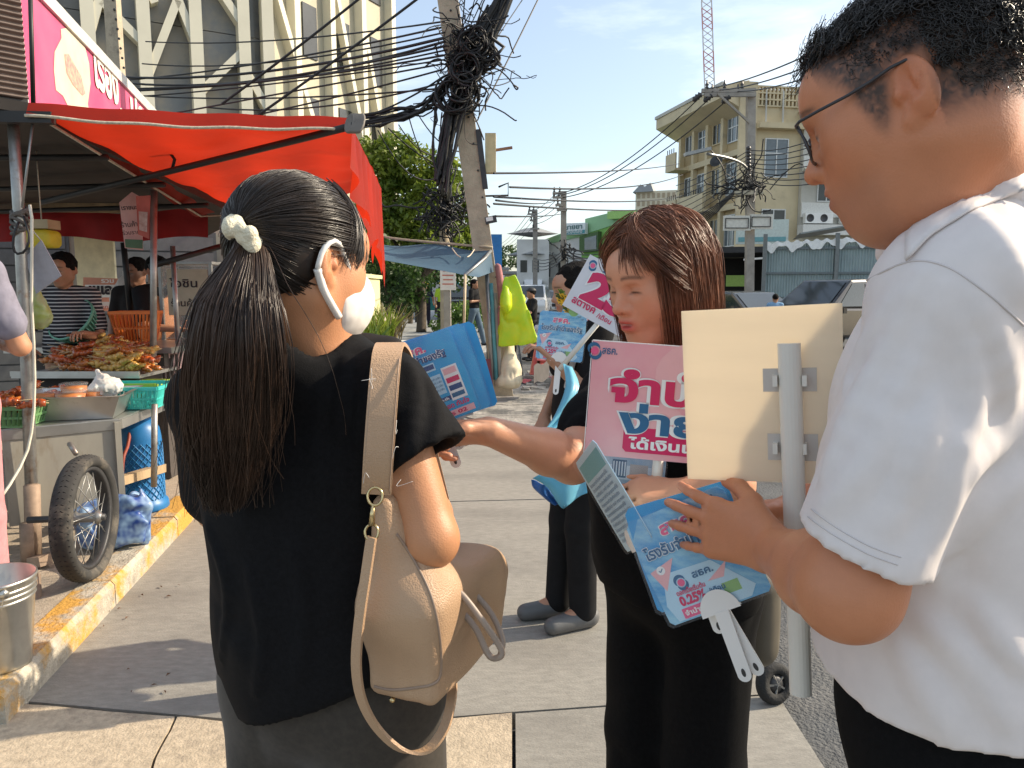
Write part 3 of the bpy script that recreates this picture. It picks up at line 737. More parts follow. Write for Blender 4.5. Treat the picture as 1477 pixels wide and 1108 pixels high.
# ================================================================ trees
def leaf_mat(name, c1, c2):
    return mat(name, c1, col2=c2, rough=.5, scale=1.6, transl=.45, detail=6)
BARK = mat('bark', (.09, .07, .05), rough=.95, var=.3, scale=10, bump=.8)
def leaf_cloud(name, clumps, n, size, material, parent, seed=0, kind=None):
    r_ = np.random.default_rng(seed); vol = np.array([c[1] ** 2 for c in clumps]); vol = vol / vol.sum(); Cs = []
    for (c, rad, *sq), p in zip(clumps, vol):
        m = int(n * p); d = r_.normal(size=(m, 3)); d /= np.linalg.norm(d, axis=1, keepdims=True); s_ = sq[0] if sq else .8
        Cs.append(_np(c) + d * (rad * r_.uniform(.45, 1.08, (m, 1)) ** .6) * np.array((1, 1, s_)))
    C = np.concatenate(Cs); m = len(C)
    C = C + (r_.normal(size=(m, 3)) * .06)
    keep = vnoise(C * 1.9 + seed) > -.16; C = C[keep]; m = len(C)
    u = r_.normal(size=(m, 3)); u /= np.linalg.norm(u, axis=1, keepdims=True); v = np.cross(u, r_.normal(size=(m, 3))); v /= np.linalg.norm(v, axis=1, keepdims=True)
    L = size * r_.uniform(.6, 1.3, (m, 1)); 
    V = np.stack((C - u * L, C + v * L * .45, C + u * L, C - v * L * .45), 1).reshape(-1, 3); F = np.arange(m * 4).reshape(-1, 4)
    me = np_mesh(name, V, F, material, False); o = bpy.data.objects.new(name, me); COL.objects.link(o)
    if parent is not None: link_child(o, parent)
    return o
def tree(name, base, h, clumps, n, size, material, label, seed, tr=.16, group=None):
    t = thing(name, base, label, 'tree', group); b = _np(base); mb = MB(); r_ = np.random.default_rng(seed)
    cen = np.mean([_np(c[0]) for c in clumps], 0); fork = b + (cen - b) * .45; fork[2] = b[2] + h * .35
    mb.tube(crv(b, b + (fork - b) * .5 + r_.normal(size=3) * .05, fork), np.linspace(tr, tr * .7, 12), 8)
    for c in clumps:
        mid = (fork + _np(c[0])) / 2 + r_.normal(size=3) * .15
        mb.tube(crv(fork, mid, _np(c[0])), np.linspace(tr * .5, tr * .08, 12), 6)
    mb.obj('trunk', BARK, t); leaf_cloud('crown', clumps, n, size, material, t, seed); return t
LG1 = leaf_mat('leaf_bright', (.05, .11, .012), (.28, .34, .045)); LG2 = leaf_mat('leaf_dark', (.02, .055, .014), (.07, .13, .025)); LG3 = leaf_mat('leaf_fresh', (.06, .13, .02), (.16, .26, .05))
TY = 24.
A_ = lambda px, py, Y=TY: at(px, py, Y)
cl = [(A_(570, 225), .85), (A_(600, 240), .8), (A_(550, 255), .8), (A_(620, 275), .9), (A_(580, 285), 1.0), (A_(545, 310), .9), (A_(610, 320), 1.0), (A_(650, 300, 25), .8), (A_(668, 320, 25), .75), (A_(570, 335), .9), (A_(655, 345, 25), .8), (A_(628, 345), .9), (A_(655, 268, 25), .45), (A_(540, 215), .5), (A_(640, 245), .55), (A_(675, 350, 25), .7), (A_(530, 340), .8)]
b_ = A_(607, 440); b_[2] = .1
tree('broadleaf_tree', b_, 5, cl, 20000, .105, LG1, 'leafy green street tree above the blue tarpaulin', 21, .17)
for i, (px, py, Y, rad, nn, sz) in enumerate([(556, 372, 21, .75, 2500, .09), (575, 395, 24, .8, 2500, .1), (590, 365, 30, 1.3, 2600, .12), (640, 365, 34, 1.5, 2600, .13)]):
    c = at(px, py, Y); g = np.array((c[0], c[1], .1))
    tree('roadside_tree', g, c[2], [(c, rad), (c + np.array((.4, .2, -.45)), rad * .8), (c + np.array((-.4, 0, .2)), rad * .7), (c + np.array((0.1, 0, -.9)), rad * .7)], nn, sz, LG2,
         ['dark leafy tree beside the pale yellow wall', 'dark leafy tree leaning over the pavement behind the first one', 'dense dark tree closing the far end of the pavement', 'dark tree standing beyond the pole with the yellow sign'][i], 30 + i, .1)
# big tree behind the man's head
c = at(1470, 90, 13.); rb = np.array((c[0] + .6, 13., 0))
tree('broadleaf_tree', rb, 6.5, [(at(1480, 30, 13.), 1.0), (at(1450, 110, 13.4), .7), (at(1500, 120, 13), 1.0), (at(1470, 190, 13.5), .7), (at(1560, 60, 13), 1.3), (at(1460, 10, 13.6), .7), (at(1540, 200, 13), 1.0)], 15000, .05, LG3, 'light green small-leaved tree rising behind the man in white', 50, .14)
for i, (y0, y1, s) in enumerate([(140, 160, .1), (165, 172, .1), (180, 190, .1), (200, 196, .1)]): wire(at(1400, y0, 11), at(1530, y1, 11), s, .016, 'black wire crossing in front of the small-leaved tree')
# ================================================================ facade helper
class Face:
    """a vertical wall plane from a to b (plan points); u along it, n outwards"""
    def __init__(s, a, b, out):
        s.a = np.array((a[0], a[1], 0.)); t = np.array((b[0] - a[0], b[1] - a[1], 0.)); s.L = np.linalg.norm(t); s.t = t / s.L
        n = np.array((s.t[1], -s.t[0], 0)); s.n = n if n @ np.array((out[0], out[1], 0)) > 0 else -n
    def p(s, u, z, d=0.): return s.a + s.t * u + np.array((0, 0, z)) + s.n * d
    def hit(s, px, py):
        d = ray(px, py); o = np.array((0, 0, CAMH)); k = ((s.a - o) @ s.n) / (d @ s.n); q = o + d * k
        return (q - s.a) @ s.t, q[2]
    def block(s, mb, u0, u1, z0, z1, d0, d1, mi=0):
        c = s.p((u0 + u1) / 2, (z0 + z1) / 2, (d0 + d1) / 2)
        return mb.box(c, (u1 - u0, abs(d1 - d0), z1 - z0), rot_to(s.t, s.n, (0, 0, 1)), mi)
    def part(s, name, m, parent, u0, u1, z0, z1, d0, d1): return s.block(MB(), u0, u1, z0, z1, d0, d1).obj(name, m, parent)
GLASS = mat('window_glass', (.10, .13, .15), rough=.12, spec=.8, var=.4, scale=.8)
GLASSD = mat('window_dark', (.03, .035, .035), rough=.2, spec=.6, var=.5, scale=.8)
ALU = mat('aluminium', (.55, .55, .53), rough=.4, metal=.4)
def window(F, parent, u0, u1, z0, z1, mull=1, tr=None, frame_m=None, glass=None, d=.0, grille=0):
    fm = frame_m or ALU; fr = MB(); b = .06
    F.block(fr, u0, u1, z0, z0 + b, d, d + .07); F.block(fr, u0, u1, z1 - b, z1, d, d + .07)
    F.block(fr, u0, u0 + b, z0 + b, z1 - b, d, d + .068); F.block(fr, u1 - b, u1, z0 + b, z1 - b, d, d + .068)
    for i in range(1, mull + 1):
        u = u0 + (u1 - u0) * i / (mull + 1); F.block(fr, u - b * .5, u + b * .5, z0 + b, z1 - b, d, d + .066)
    if tr: F.block(fr, u0 + b, u1 - b, z0 + (z1 - z0) * tr - b / 2, z0 + (z1 - z0) * tr + b / 2, d, d + .064)
    for i in range(grille):
        u = u0 + (u1 - u0) * (i + 1) / (grille + 1); F.block(fr, u - .012, u + .012, z0, z1, d + .1, d + .12)
    o = fr.obj('window', fm, parent); F.block(MB(), u0 + b * .5, u1 - b * .5, z0 + b * .5, z1 - b * .5, d + .004, d + .03).obj('pane', glass or GLASS, o); return o
def aircon(F, parent, u, z, d=.0):
    m = MB(); F.block(m, u, u + .8, z, z + .55, d, d + .3); o = m.obj('air_conditioner', WHITE, parent)
    c = F.p(u + .28, z + .28, d + .301); g = MB().lathe([(.001, .0), (.2, .0), (.21, .012), (.22, 0)], c, 14, F.n); g.obj('fan_grille', DMET, o); return o
def awning(F, parent, u0, u1, z, d=.9, drop=.55, stripes=9):
    cols = [mat('awning_cream', (.66, .60, .42), rough=.8), mat('awning_olive', (.32, .34, .16), rough=.8)]
    a = None
    for i in range(stripes):
        ua, ub = u0 + (u1 - u0) * i / stripes, u0 + (u1 - u0) * (i + 1) / stripes
        m = MB(); 
        pr = [(0.02, z), (d * .55, z - drop * .35), (d, z - drop)]
        m.sheet(lambda s_, t_: F.p(ua + (ub - ua) * s_, np.interp(t_, [0, .5, 1], [q_[1] for q_ in pr]), np.interp(t_, [0, .5, 1], [q_[0] for q_ in pr])), 1, 4)
        F.block(m, ua, ub, z - drop - .12, z - drop, d - .01, d + .01)
        o = m.obj('awning_strip', cols[i % 2], parent)
    return a
def bld(name, F, label, cat='building', group=None): return thing(name, F.p(F.L / 2, 0), label, cat, group)

# ================================================================ pale building with white lattice (behind the stall)
PANEL = mat('grey_cladding', (.15, .16, .165), rough=.55, var=.14, scale=.7, stain=(.24, .22, .18), stain_scale=.45, stain_lo=.45, stain_hi=.6)
BAR = mat('white_bar', (.62, .59, .47), rough=.6, var=.06, scale=1.)
fb = np.array((-7.9, 24.)); ft = np.array((.87, .5)); 
FL = Face(fb - ft * 11.2, fb, (1, -1)); L1 = FL.L
lb = bld('latticed_building', FL, 'tall grey building faced with white vertical bars and diagonal braces')
# cladding panels, joints between them
us = sorted(FL.hit(px, 60)[0] for px in (20, 73, 128, 207, 281, 349, 383)); us = [0.] + us + [L1]
for i in range(len(us) - 1):
    for j, (z0, z1) in enumerate([(0, 3.6), (3.6, 6.6), (6.6, 9.1), (9.1, 12.), (12., 16.)]):
        FL.part('cladding_panel', PANEL, lb, us[i] + .012, us[i + 1] - .012, z0 + .012, z1 - .012, -.2, 0)
FL.part('core', PANEL, lb, -.5, L1 - .05, 0, 16, -6, -.22)
for u in us[1:-1]:
    FL.part('white_bar', BAR, lb, u - .17, u + .17, 2, 16, .004, .42)
def brace(px0, py0, px1, py1, F=FL, w_=.22, d=.4):
    (u0, z0), (u1, z1) = F.hit(px0, py0), F.hit(px1, py1)
    MB().bar(F.p(u0, z0, d * .5), F.p(u1, z1, d * .5), d - .02, w_, up=tuple(F.p(0, 0, 0) * 0 + np.array((0, 0, 1)))).obj('diagonal_brace', BAR, lb)
for a in [(146, -5, 129, 55), (146, 8, 206, 68), (254, 6, 212, 115), (250, -8, 281, 70), (346, 80, 288, 136), (50, 20, 36, 75), (40, 30, 72, 95), (128, 120, 206, 40 + 100), (346, 95, 382, 160), (205, -20, 222, 10), (281, -60, 346, 40)]: brace(*a)
# right flank, turned away
FR = Face(fb, fb + np.array((3.1, 6.6)), (1, -.4))
FR.part('flank_wall', mat('flank_cream', (.46, .42, .31), rough=.7, var=.12, scale=.8), lb, .0, FR.L, 0, 15.7, -.3, 0)
for u in (1.6, 3.4, 5.2, 7.1): FR.part('white_bar', BAR, lb, u - .13, u + .13, 2, 15.6, .004, .35)
for (u0, z0, u1, z1) in [(.2, 12, 3.2, 5), (3.5, 12.5, 5.1, 7), (5.3, 11, 7, 5)]: MB().bar(FR.p(u0, z0, .15), FR.p(u1, z1, .15), .3, .2).obj('diagonal_brace', BAR, lb)
for u in (2.2, 4.0, 6.0):
    for z in (6.2, 9.2, 12.2): FR.part('window', GLASSD, lb, u, u + .7, z, z + 1.7, .004, .05)
# bare pole in front of it
pb = at(188, 200, 17); pb[2] = .1
p3 = thing('utility_pole', at(190, 480, 17) * np.array((1, 1, 0)), 'bare tan concrete pole standing in front of the white lattice facade', 'pole')
MB().bar(at(190, 445, 17), at(158, -60, 17), .27, .22, up=(0, 1, 0)).obj('shaft', POLE, p3)
for py in range(0, 110, 14): MB().lathe([(.001, -.01), (.028, -.01), (.028, 0), (.001, 0)], at(163 + py * .16, py, 16.88), 8, (0, 1, 0)).obj('bolt_hole', DMET, p3)

# ================================================================ cream block of flats across the road
CREAM = mat('cream_render', (.60, .50, .32), rough=.85, var=.12, scale=.8, stain=(.36, .30, .21), stain_scale=.7, stain_lo=.58, stain_hi=.78)
CREAMD = mat('cream_render_shaded', (.47, .36, .20), rough=.85, var=.12, scale=.8)  # darker cream with shade put into it, for recessed and hidden walls
GREYW = mat('grey_render', (.52, .50, .44), rough=.85, var=.12, scale=.8, stain=(.3, .29, .26), stain_scale=.6, stain_lo=.55, stain_hi=.8)
c0 = np.array((12.55, 42.)); c1 = np.array((10.75, 49.5)); c2 = np.array((16.0, 42.6))
FA = Face(c1, c0, (-1, -.2)); FB = Face(c0, c2, (0, -1)); ZT = 12.7
cb = bld('apartment_block', FB, 'cream four storey apartment block with deep eaves and balconies')
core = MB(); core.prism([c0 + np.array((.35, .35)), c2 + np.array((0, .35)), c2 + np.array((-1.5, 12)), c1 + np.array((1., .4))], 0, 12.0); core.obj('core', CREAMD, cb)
zr = [.0, 3.2, 6.1, 9.0, 11.6]
for i in range(1, 4):          # street side: recessed walls, columns, balconies, windows
    z0 = zr[i]; z1 = zr[i + 1]
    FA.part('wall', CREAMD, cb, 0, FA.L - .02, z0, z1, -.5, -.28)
    for u in (.15, 1.95, 3.7, 5.5): FA.part('column', CREAM, cb, u - .15, u + .15, z0, z1, -.27, .02)
    FA.part('floor_band', CREAM, cb, 0, FA.L, z0 - .16, z0 + .16, -.27, .035)
    window(FA, cb, 2.2, 3.4, z0 + .9, z1 - .5, 1, .6, None, GLASS, -.27); window(FA, cb, 5.75, 7.2, z0 + .7, z1 - .4, 2, .55, None, GLASS, -.27); window(FA, cb, 4.0, 5.1, z0 + .9, z1 - .5, 1, None, CREAM, GLASSD, -.27); window(FA, cb, .5, 1.6, z0 + .9, z1 - .5, 1, None, None, GLASSD, -.27)
    if i in (2, 3):
        for (ua, ub) in ((.2, 1.7), (2.0, 5.2)) if i == 2 else ((.1, 1.5),):
            FA.part('balcony_slab', CREAM, cb, ua, ub, z0 - .12, z0 + .02, .04, .95); FA.part('balcony_front', CREAM, cb, ua, ub, z0 + .02, z0 + .95, .85, .95)
            for k in range(int((ub - ua) / .3)): FA.part('baluster', DMET, cb, ua + .15 + k * .3, ua + .19 + k * .3, z0 + .95, z0 + 1.25, .88, .92)
FA.part('wall', CREAM, cb, 0, FA.L, 0, 3.04, -.5, 0)
# eaves: sloping soffit and fascia
ev = MB(); e0, e1 = FA.p(-1.2, 0), FA.p(FA.L + .1, 0)
pr = [(-.3, 11.0), (1.25, 11.75), (1.25, 12.35), (-.3, 12.7)]
vs = [FA.p(-.8, z, d) for d, z in pr] + [FA.p(FA.L + .05, z, d) for d, z in pr]
ev.add(vs, [(0, 1, 2, 3), (7, 6, 5, 4)] + [(i, i + 4, (i + 1) % 4 + 4, (i + 1) % 4) for i in range(4)]); ev.obj('eaves', CREAM, cb)
FA.part('coping', GREYW, cb, -.9, FA.L, 12.36, 12.55, 1.1, 1.32)
# camera side
FB.part('wall', CREAM, cb, .0, FB.L, 0, 11.4, -.34, 0)
FB.part('corner_pier', CREAM, cb, -.25, .75, 0, 12.6, .004, .16)
FB.part('ledge', CREAM, cb, .76, FB.L, 10.15, 10.45, .004, .55)
for j in range(4):                     # breeze-block parapet
    FB.part('parapet_rail', CREAM, cb, .76, FB.L, 11.35 + j * .34, 11.43 + j * .34, -.14, .1)
for k in range(12): FB.part('parapet_post', CREAM, cb, .8 + k * .225, .90 + k * .225, 11.43, 12.37, -.12, .08)
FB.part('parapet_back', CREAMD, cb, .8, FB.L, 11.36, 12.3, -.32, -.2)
for (u0, u1, z0, z1, m_, gl) in [(1.35, 2.75, 7.6, 9.7, 1, GLASS), (1.3, 2.75, 4.1, 5.9, 1, GLASSD), (1.3, 2.8, 2.0, 3.7, 2, GLASSD)]: window(FB, cb, u0, u1, z0, z1, m_, .62, None, gl, .004)
for u in (1.2, 2.2): MB().bar(FB.p(u, 10.46, .3), FB.p(u + .1, 12.2, .05), .08).obj('strut', GREYW, cb)
for (px, py) in ((1046, 232), (1003, 247)):                       # dish and plants on balconies
    pass
MB().lathe([(.02, .02), (.25, .06), (.38, .18), (.36, .18), (.2, .06), (.02, 0)], FA.p(6.2, 8.6, .6), 14, (-.6, -.7, .4)).obj('satellite_dish', DMET, cb)

# white-grey shophouse beside it with awnings and air conditioners
d0 = c2 + np.array((.04, -.3)); d1 = np.array((22.5, 43.)); FC = Face(d0, d1, (0, -1))
wb = bld('shophouse', FC, 'white four storey shophouse with striped awnings and wall air conditioners')
FC.part('wall', GREYW, wb, 0, FC.L, 0, 10.8, -6, 0)
for z in (3.2, 5.9, 8.4): FC.part('floor_band', mat('white_band', (.68, .67, .62), rough=.8, var=.1), wb, 0, FC.L, z - .45, z + .35, .004, .12)
rf = MB(); v_ = [FC.p(-.3, 11.1, .9), FC.p(2.8, 13.2, .9), FC.p(FC.L, 13.4, .9), FC.p(FC.L, 10.8, .9)]; rf.add(v_ + [p - FC.n * 5 for p in v_], [(0, 1, 2, 3), (7, 6, 5, 4), (0, 4, 5, 1), (1, 5, 6, 2), (2, 6, 7, 3), (3, 7, 4, 0)]); rf.obj('gable', CREAM, wb)
MB().bar(FC.p(-.5, 11.2, 1.0), FC.p(2.9, 13.5, 1.0), .25, .18).obj('gable_trim', WHITE, wb)
for (ua, ub, z) in [(-.0, 2.0, 8.15), (.0, 2.1, 4.2), (2.6, 4.6, 8.15), (2.6, 4.6, 4.3)]: awning(FC, wb, ua, ub, z)
for (ua, ub, z0, z1) in [(.9, 2.0, 6.3, 7.8), (1.0, 2.1, 2.2, 3.7), (3., 4.3, 6.3, 7.8), (3., 4.3, 2.2, 3.7)]: window(FC, wb, ua, ub, z0, z1, 1, None, None, GLASSD, .004)
for (u, z) in [(.1, 5.1), (.9, 5.1), (.1, 2.6), (2.2, 2.7), (2.2, 5.1)]: aircon(FC, wb, u, z, .13)
wl = MB(); FC.block(wl, -.2, FC.L, 4.45, 5.0, .15, .8); wl.obj('canopy', mat('white_band', ()), wb)

# dark open shed with signboard
SH = Face((9.2, 33.5), (14.3, 32.5), (0, -1)); sh_ = bld('open_shed', SH, 'dark open shed with black roof and fluorescent tube beside corrugated fence')
SH.part('roof', mat('shed_roof', (.03, .03, .032), rough=.7), sh_, -.3, SH.L, 3.05, 3.3, -5, .6); SH.part('back_wall', mat('shed_dark', (.018, .017, .016), rough=.9), sh_, 0, SH.L, 0, 3.04, -5, -4.8)
for u in (.1, 2.4, 4.9): SH.part('post', DMET, sh_, u - .07, u + .07, 0, 3.04, -.1, .05)
MB().bar(SH.p(1.0, 2.75, .4), SH.p(3.6, 2.95, .4), .1, .08).obj('tube_light', WHITE, sh_)
SH.part('side_wall', mat('shed_dark', ()), sh_, SH.L - .1, SH.L, 0, 3.04, -4.7, -.2)
SH.part('signboard', mat('sign_pale', (.55, .62, .58), rough=.5, var=.1), sh_, .7, 2.9, 3.45, 4.5, -.3, -.15); SH.part('sign_wave', mat('sign_teal', (.15, .35, .38), rough=.5), sh_, .8, 2.8, 3.55, 3.75, -.149, -.13)
MB().lathe([(.001, 0), (.09, .02), (.12, .1), (.001, .16)], SH.p(1.5, 2.3, -1), 10).obj('lamp_shade', WHITE, sh_); SH.part('notice', mat('notice_green', (.3, .45, .1), rough=.6), sh_, .4, 1.3, 1.6, 2.1, -.9, -.85)
# balcony block between the flats and the green house
SB = Face((9.0, 46), (10.4, 44), (-.5, -1))

# corrugated metal fence
FEN = mat('zinc_sheet', (.33, .41, .42), rough=.5, metal=.15, var=.12, scale=1.2, stain=(.22, .27, .28), stain_scale=.8, stain_lo=.55, stain_hi=.75)
fe = Face((8.3, 24.8), (14.5, 23.3), (0, -1)); fn_ = thing('corrugated_fence', fe.p(3, 0), 'tall grey-blue corrugated metal fence with torn white sheet along the top', 'fence')
pn = [(0.02, 2.15), (2.25, 5.05), (5.15, 6.3)]
for (ua, ub) in pn:
    m = MB(); nn = int((ub - ua) / .085) * 2
    zt = 2.95 + ua * .05
    m.sheet(lambda s_, t_: fe.p(ua + (ub - ua) * s_, .05 + (zt - .05) * t_ + (.10 * s_ * t_), .02 * (1 if round(s_ * nn) % 2 else -1)), nn, 1, smooth=False); m.obj('sheet_panel', FEN, fn_)
    for z in (.4, 1.15, 1.95, 2.75): fe.part('rail', mat('fence_rail', (.16, .19, .2), rough=.6, metal=.3), fn_, ua, ub, z, z + .07, .024, .07)
    m = MB(); 
    def torn(s_, t_):
        u = ua + (ub - ua) * s_; return fe.p(u, zt + .02 + .10 * s_ - .22 * t_ * (1 + .5 * math.sin(u * 9)) + .04 * math.sin(u * 21), .05 + .05 * t_)
    m.sheet(torn, 40, 3); m.obj('torn_sheet', mat('torn_white', (.75, .76, .74), rough=.6), fn_)
for u in (0, 2.2, 5.1): fe.part('fence_post', mat('fence_post', (.2, .22, .22), rough=.6, metal=.3), fn_, u - .06, u + .06, 0, 3.25, -.03, .12)
# leaning roof sheet above it
MB().add([fe.p(1.2, 3.35, -1), fe.p(5.4, 4.05, -1.2), fe.p(5.4, 3.95, -3), fe.p(1.2, 3.25, -3), fe.p(1.2, 3.3, -1), fe.p(5.4, 4.0, -1.2)], [(0, 1, 2, 3), (0, 4, 5, 1)]).obj('lean_to_roof', mat('lean_roof', (.25, .27, .27), rough=.6, metal=.2), label='low grey lean-to roof sloping up behind the corrugated fence', cat='roof')

# ================================================================ green shop row and what stands beyond
GRN = mat('green_paint', (.22, .46, .10), rough=.7, var=.15, scale=.5); GRN2 = mat('green_pale', (.30, .52, .28), rough=.7, var=.12, scale=.5)
WHT = mat('white_render', (.70, .69, .66), rough=.8, var=.08, scale=.6, stain=(.5, .49, .46), stain_scale=.5, stain_lo=.6, stain_hi=.8)
gA, gB = at(742, 418, 62)[:2], at(985, 418, 50)[:2]; GF = Face(gA, gB, (0, -1))
gb = bld('green_shop_row', GF, 'long white shop row with bright green upper wall and pharmacy sign')
def hitz(F, px, py): return F.hit(px, py)
gu = lambda px: GF.hit(px, 400)[0]
MB().add([GF.p(gu(752), 1, 0), GF.p(GF.L, 1, 0), GF.p(GF.L, GF.hit(985, 318)[1], 0), GF.p(gu(845), GF.hit(845, 340)[1], 0), GF.p(gu(752), GF.hit(752, 356)[1], 0)] + [GF.p(gu(752), 1, -6), GF.p(GF.L, 1, -6), GF.p(GF.L, GF.hit(985, 318)[1], -6), GF.p(gu(752), GF.hit(752, 356)[1], -6)], [(0, 1, 2, 3, 4), (4, 3, 2, 7, 8)]).obj('lower_wall', WHT, gb)
def poly(F, pts, d0, d1, name, m, parent):
    f = [F.p(*F.hit(x, y), d1) for x, y in pts]; b = [F.p(*F.hit(x, y), d0) for x, y in pts]; n = len(pts)
    return MB().add(f + b, [tuple(range(n)), tuple(range(2 * n - 1, n - 1, -1))] + [(i, n + i, n + (i + 1) % n, (i + 1) % n) for i in range(n)]).obj(name, m, parent)
poly(GF, [(760, 356), (845, 324), (845, 340), (800, 350), (760, 358)], -3, .12, 'green_sloping_wall', GRN2, gb)
poly(GF, [(846, 316), (895, 304), (895, 322), (846, 338)], -3, .16, 'green_side_wall', GRN2, gb); poly(GF, [(840, 340), (880, 314), (985, 304), (985, 372), (840, 372)], -3, .1, 'green_upper_wall', GRN, gb)
poly(GF, [(885, 306), (985, 300), (985, 312), (885, 317)], .2, .7, 'roof_edge', mat('lime_roof', (.36, .60, .16), rough=.6), gb)
GRNF = mat('recess_shade_green', (.08, .14, .05), rough=.8)  # darker green puts the shade of a window recess into the colour
poly(GF, [(842, 342), (869, 334), (869, 362), (842, 364)], .11, .5, 'window_recess', GRNF, gb); poly(GF, [(850, 344), (867, 340), (867, 360), (850, 361)], .51, .54, 'pane', GLASS, gb)
sg = poly(GF, [(820, 323), (852, 322), (852, 338), (820, 340)], .3, .6, 'sign_panel', mat('sign_white', (.72, .75, .74), rough=.5), gb)
u0, z0 = GF.hit(820.5, 339.5); u1, z1 = GF.hit(851.5, 331)
GF.part('sign_band', mat('sign_teal2', (.05, .26, .28), rough=.5), gb, u0, u1, z0, z1 - .05, .604, .63)
lettering('ขายยา', GF.p(u0 + .15, z1 + .05, .63), GF.t, (0, 0, 1), .34, mat('sign_ink', (.06, .16, .15)), sg, .02, width=(u1 - u0) * .8)
lettering('โลตัสเภสัช', GF.p(u0 + .1, z0 + .06, .65), GF.t, (0, 0, 1), .26, WHITE, sg, .01, width=(u1 - u0) * .85)
for i, px in enumerate((765, 785, 805, 825)):
    ua = gu(px); window(GF, gb, ua, ua + .75, 2.4, 3.6, 1, None, None, GLASSD, .01)
GF.part('shop_fascia', mat('shop_sign_grey', (.45, .47, .46), rough=.6, var=.2), gb, gu(790), gu(880), 2.0, 2.35, .02, .3)
# tiered-roof house
tb = at(768, 418, 58); tr_ = thing('tiered_house', (tb[0], tb[1], 0), 'white house with wide upswept tiered roof behind the wires', 'house')
MB().box((tb[0], tb[1], 2.6), (2.4, 2.4, 5.2)).obj('wall', WHT, tr_)
for (z, r_, h_) in [(4.1, 2.1, .5), (5.7, 2.0, .45)]:
    mb = MB(); mb.lathe([(r_, z), (r_ * .75, z + h_ * .25), (r_ * .3, z + h_ * .9), (.01, z + h_)], (tb[0], tb[1], 0), 4, smooth=False); mb.lathe([(r_, z), (.3, z - .25)], (tb[0], tb[1], 0), 4, smooth=False); mb.obj('roof', mat('grey_roof', (.25, .26, .26), rough=.7), tr_)
for dx in (-.7, .2): MB().box((tb[0] + dx, tb[1] - 1.21, 3.2), (.5, .04, .9)).obj('window', GLASSD, tr_)
# distant cream block with rows of arched openings
h0, h1 = at(914, 418, 170), at(1010, 418, 165); HF = Face(h0[:2], h1[:2], (0, -1)); hb = bld('distant_hotel', HF, 'distant cream block with close rows of window bays and a grey gable')
zt = 1.45 + (418 - 281) * 170 / FPX
HF.part('wall', mat('far_cream', (.66, .60, .45), rough=.9, var=.06), hb, 0, HF.L, 0, zt, -10, 0)
for r_ in range(2):
    for k in range(13): HF.part('window_bay', mat('far_bay', (.40, .32, .22), rough=.9), hb, .4 + k * 1.1, 1.0 + k * 1.1, zt - 1.5 - r_ * 1.7, zt - .5 - r_ * 1.7, .01, .12)
MB().add([HF.p(-.5, zt - .3, 1), HF.p(1.2, zt + 1.4, 1), HF.p(2.2, zt + .9, 1), HF.p(3.4, zt + 1.7, 1), HF.p(4.1, zt - .2, 1), HF.p(-.5, zt - .3, -4), HF.p(1.2, zt + 1.4, -4), HF.p(3.4, zt + 1.7, -4), HF.p(4.1, zt - .2, -4)], [(0, 4, 3, 2, 1), (0, 1, 6, 5), (1, 2, 3, 7, 6), (3, 4, 8, 7)]).obj('gable_roof', mat('far_grey', (.3, .32, .33), rough=.9), hb)
# white sheds, dark trees closing the street
for i, (px0, px1, Y, z, m_, lab) in enumerate([(728, 765, 66, 2.8, 'grey_render', 'low grey shop building closing the street behind the white cars'), (690, 730, 75, 3.4, 'white_render', 'white low building far down the street behind the blue sign')]):
    F_ = Face(at(px0, 418, Y)[:2], at(px1, 418, Y)[:2], (0, -1)); b_ = bld('low_shop', F_, lab); F_.part('wall', MATS[m_], b_, 0, F_.L, 0, z, -4, 0); F_.part('roof', mat('grey_roof', ()), b_, -.4, F_.L + .3, z + .01, z + .25, -4.2, .7)
    for k in range(3): window(F_, b_, .3 + k * F_.L / 3.2, .3 + k * F_.L / 3.2 + .6, .9, 2.0, 0, None, None, GLASSD, .01)
c = at(735, 372, 80); tree('distant_tree', (c[0], c[1], 0), 5, [(c, 1.6), (c + np.array((2, 0, -.6)), 1.3), (c + np.array((-1.8, 0, -.5)), 1.5)], 1500, .22, LG2, 'small dark tree far down the street beside the tiered house', 77, .15)

# construction crane
cr0 = at(1040, 260, 150); ct = at(1018, -30, 150); cr_ = thing('tower_crane', (cr0[0], cr0[1], 0), 'slender red and white lattice crane mast behind the apartment block', 'crane')
CRM = mat('crane_white', (.70, .66, .64), rough=.6); CRR = mat('crane_red', (.62, .30, .26), rough=.6)
bot = np.array((cr0[0], cr0[1], 0.)); nseg = 46
for k in range(nseg):
    a = bot + (ct - bot) * (k / nseg); b = bot + (ct - bot) * ((k + 1) / nseg); mb = MB(); hw = .95
    for sx in (-1, 1): mb.bar(a + np.array((sx * hw, 0, 0)), b + np.array((sx * hw, 0, 0)), .2)
    mb.bar(a + np.array((-hw, 0, 0)), b + np.array((hw, 0, 0)), .13); mb.bar(a + np.array((hw, 0, 0)), b + np.array((-hw, 0, 0)), .13)
    if a[2] > 12: mb.obj('mast_section', CRR if (k // 3) % 2 else CRM, cr_)

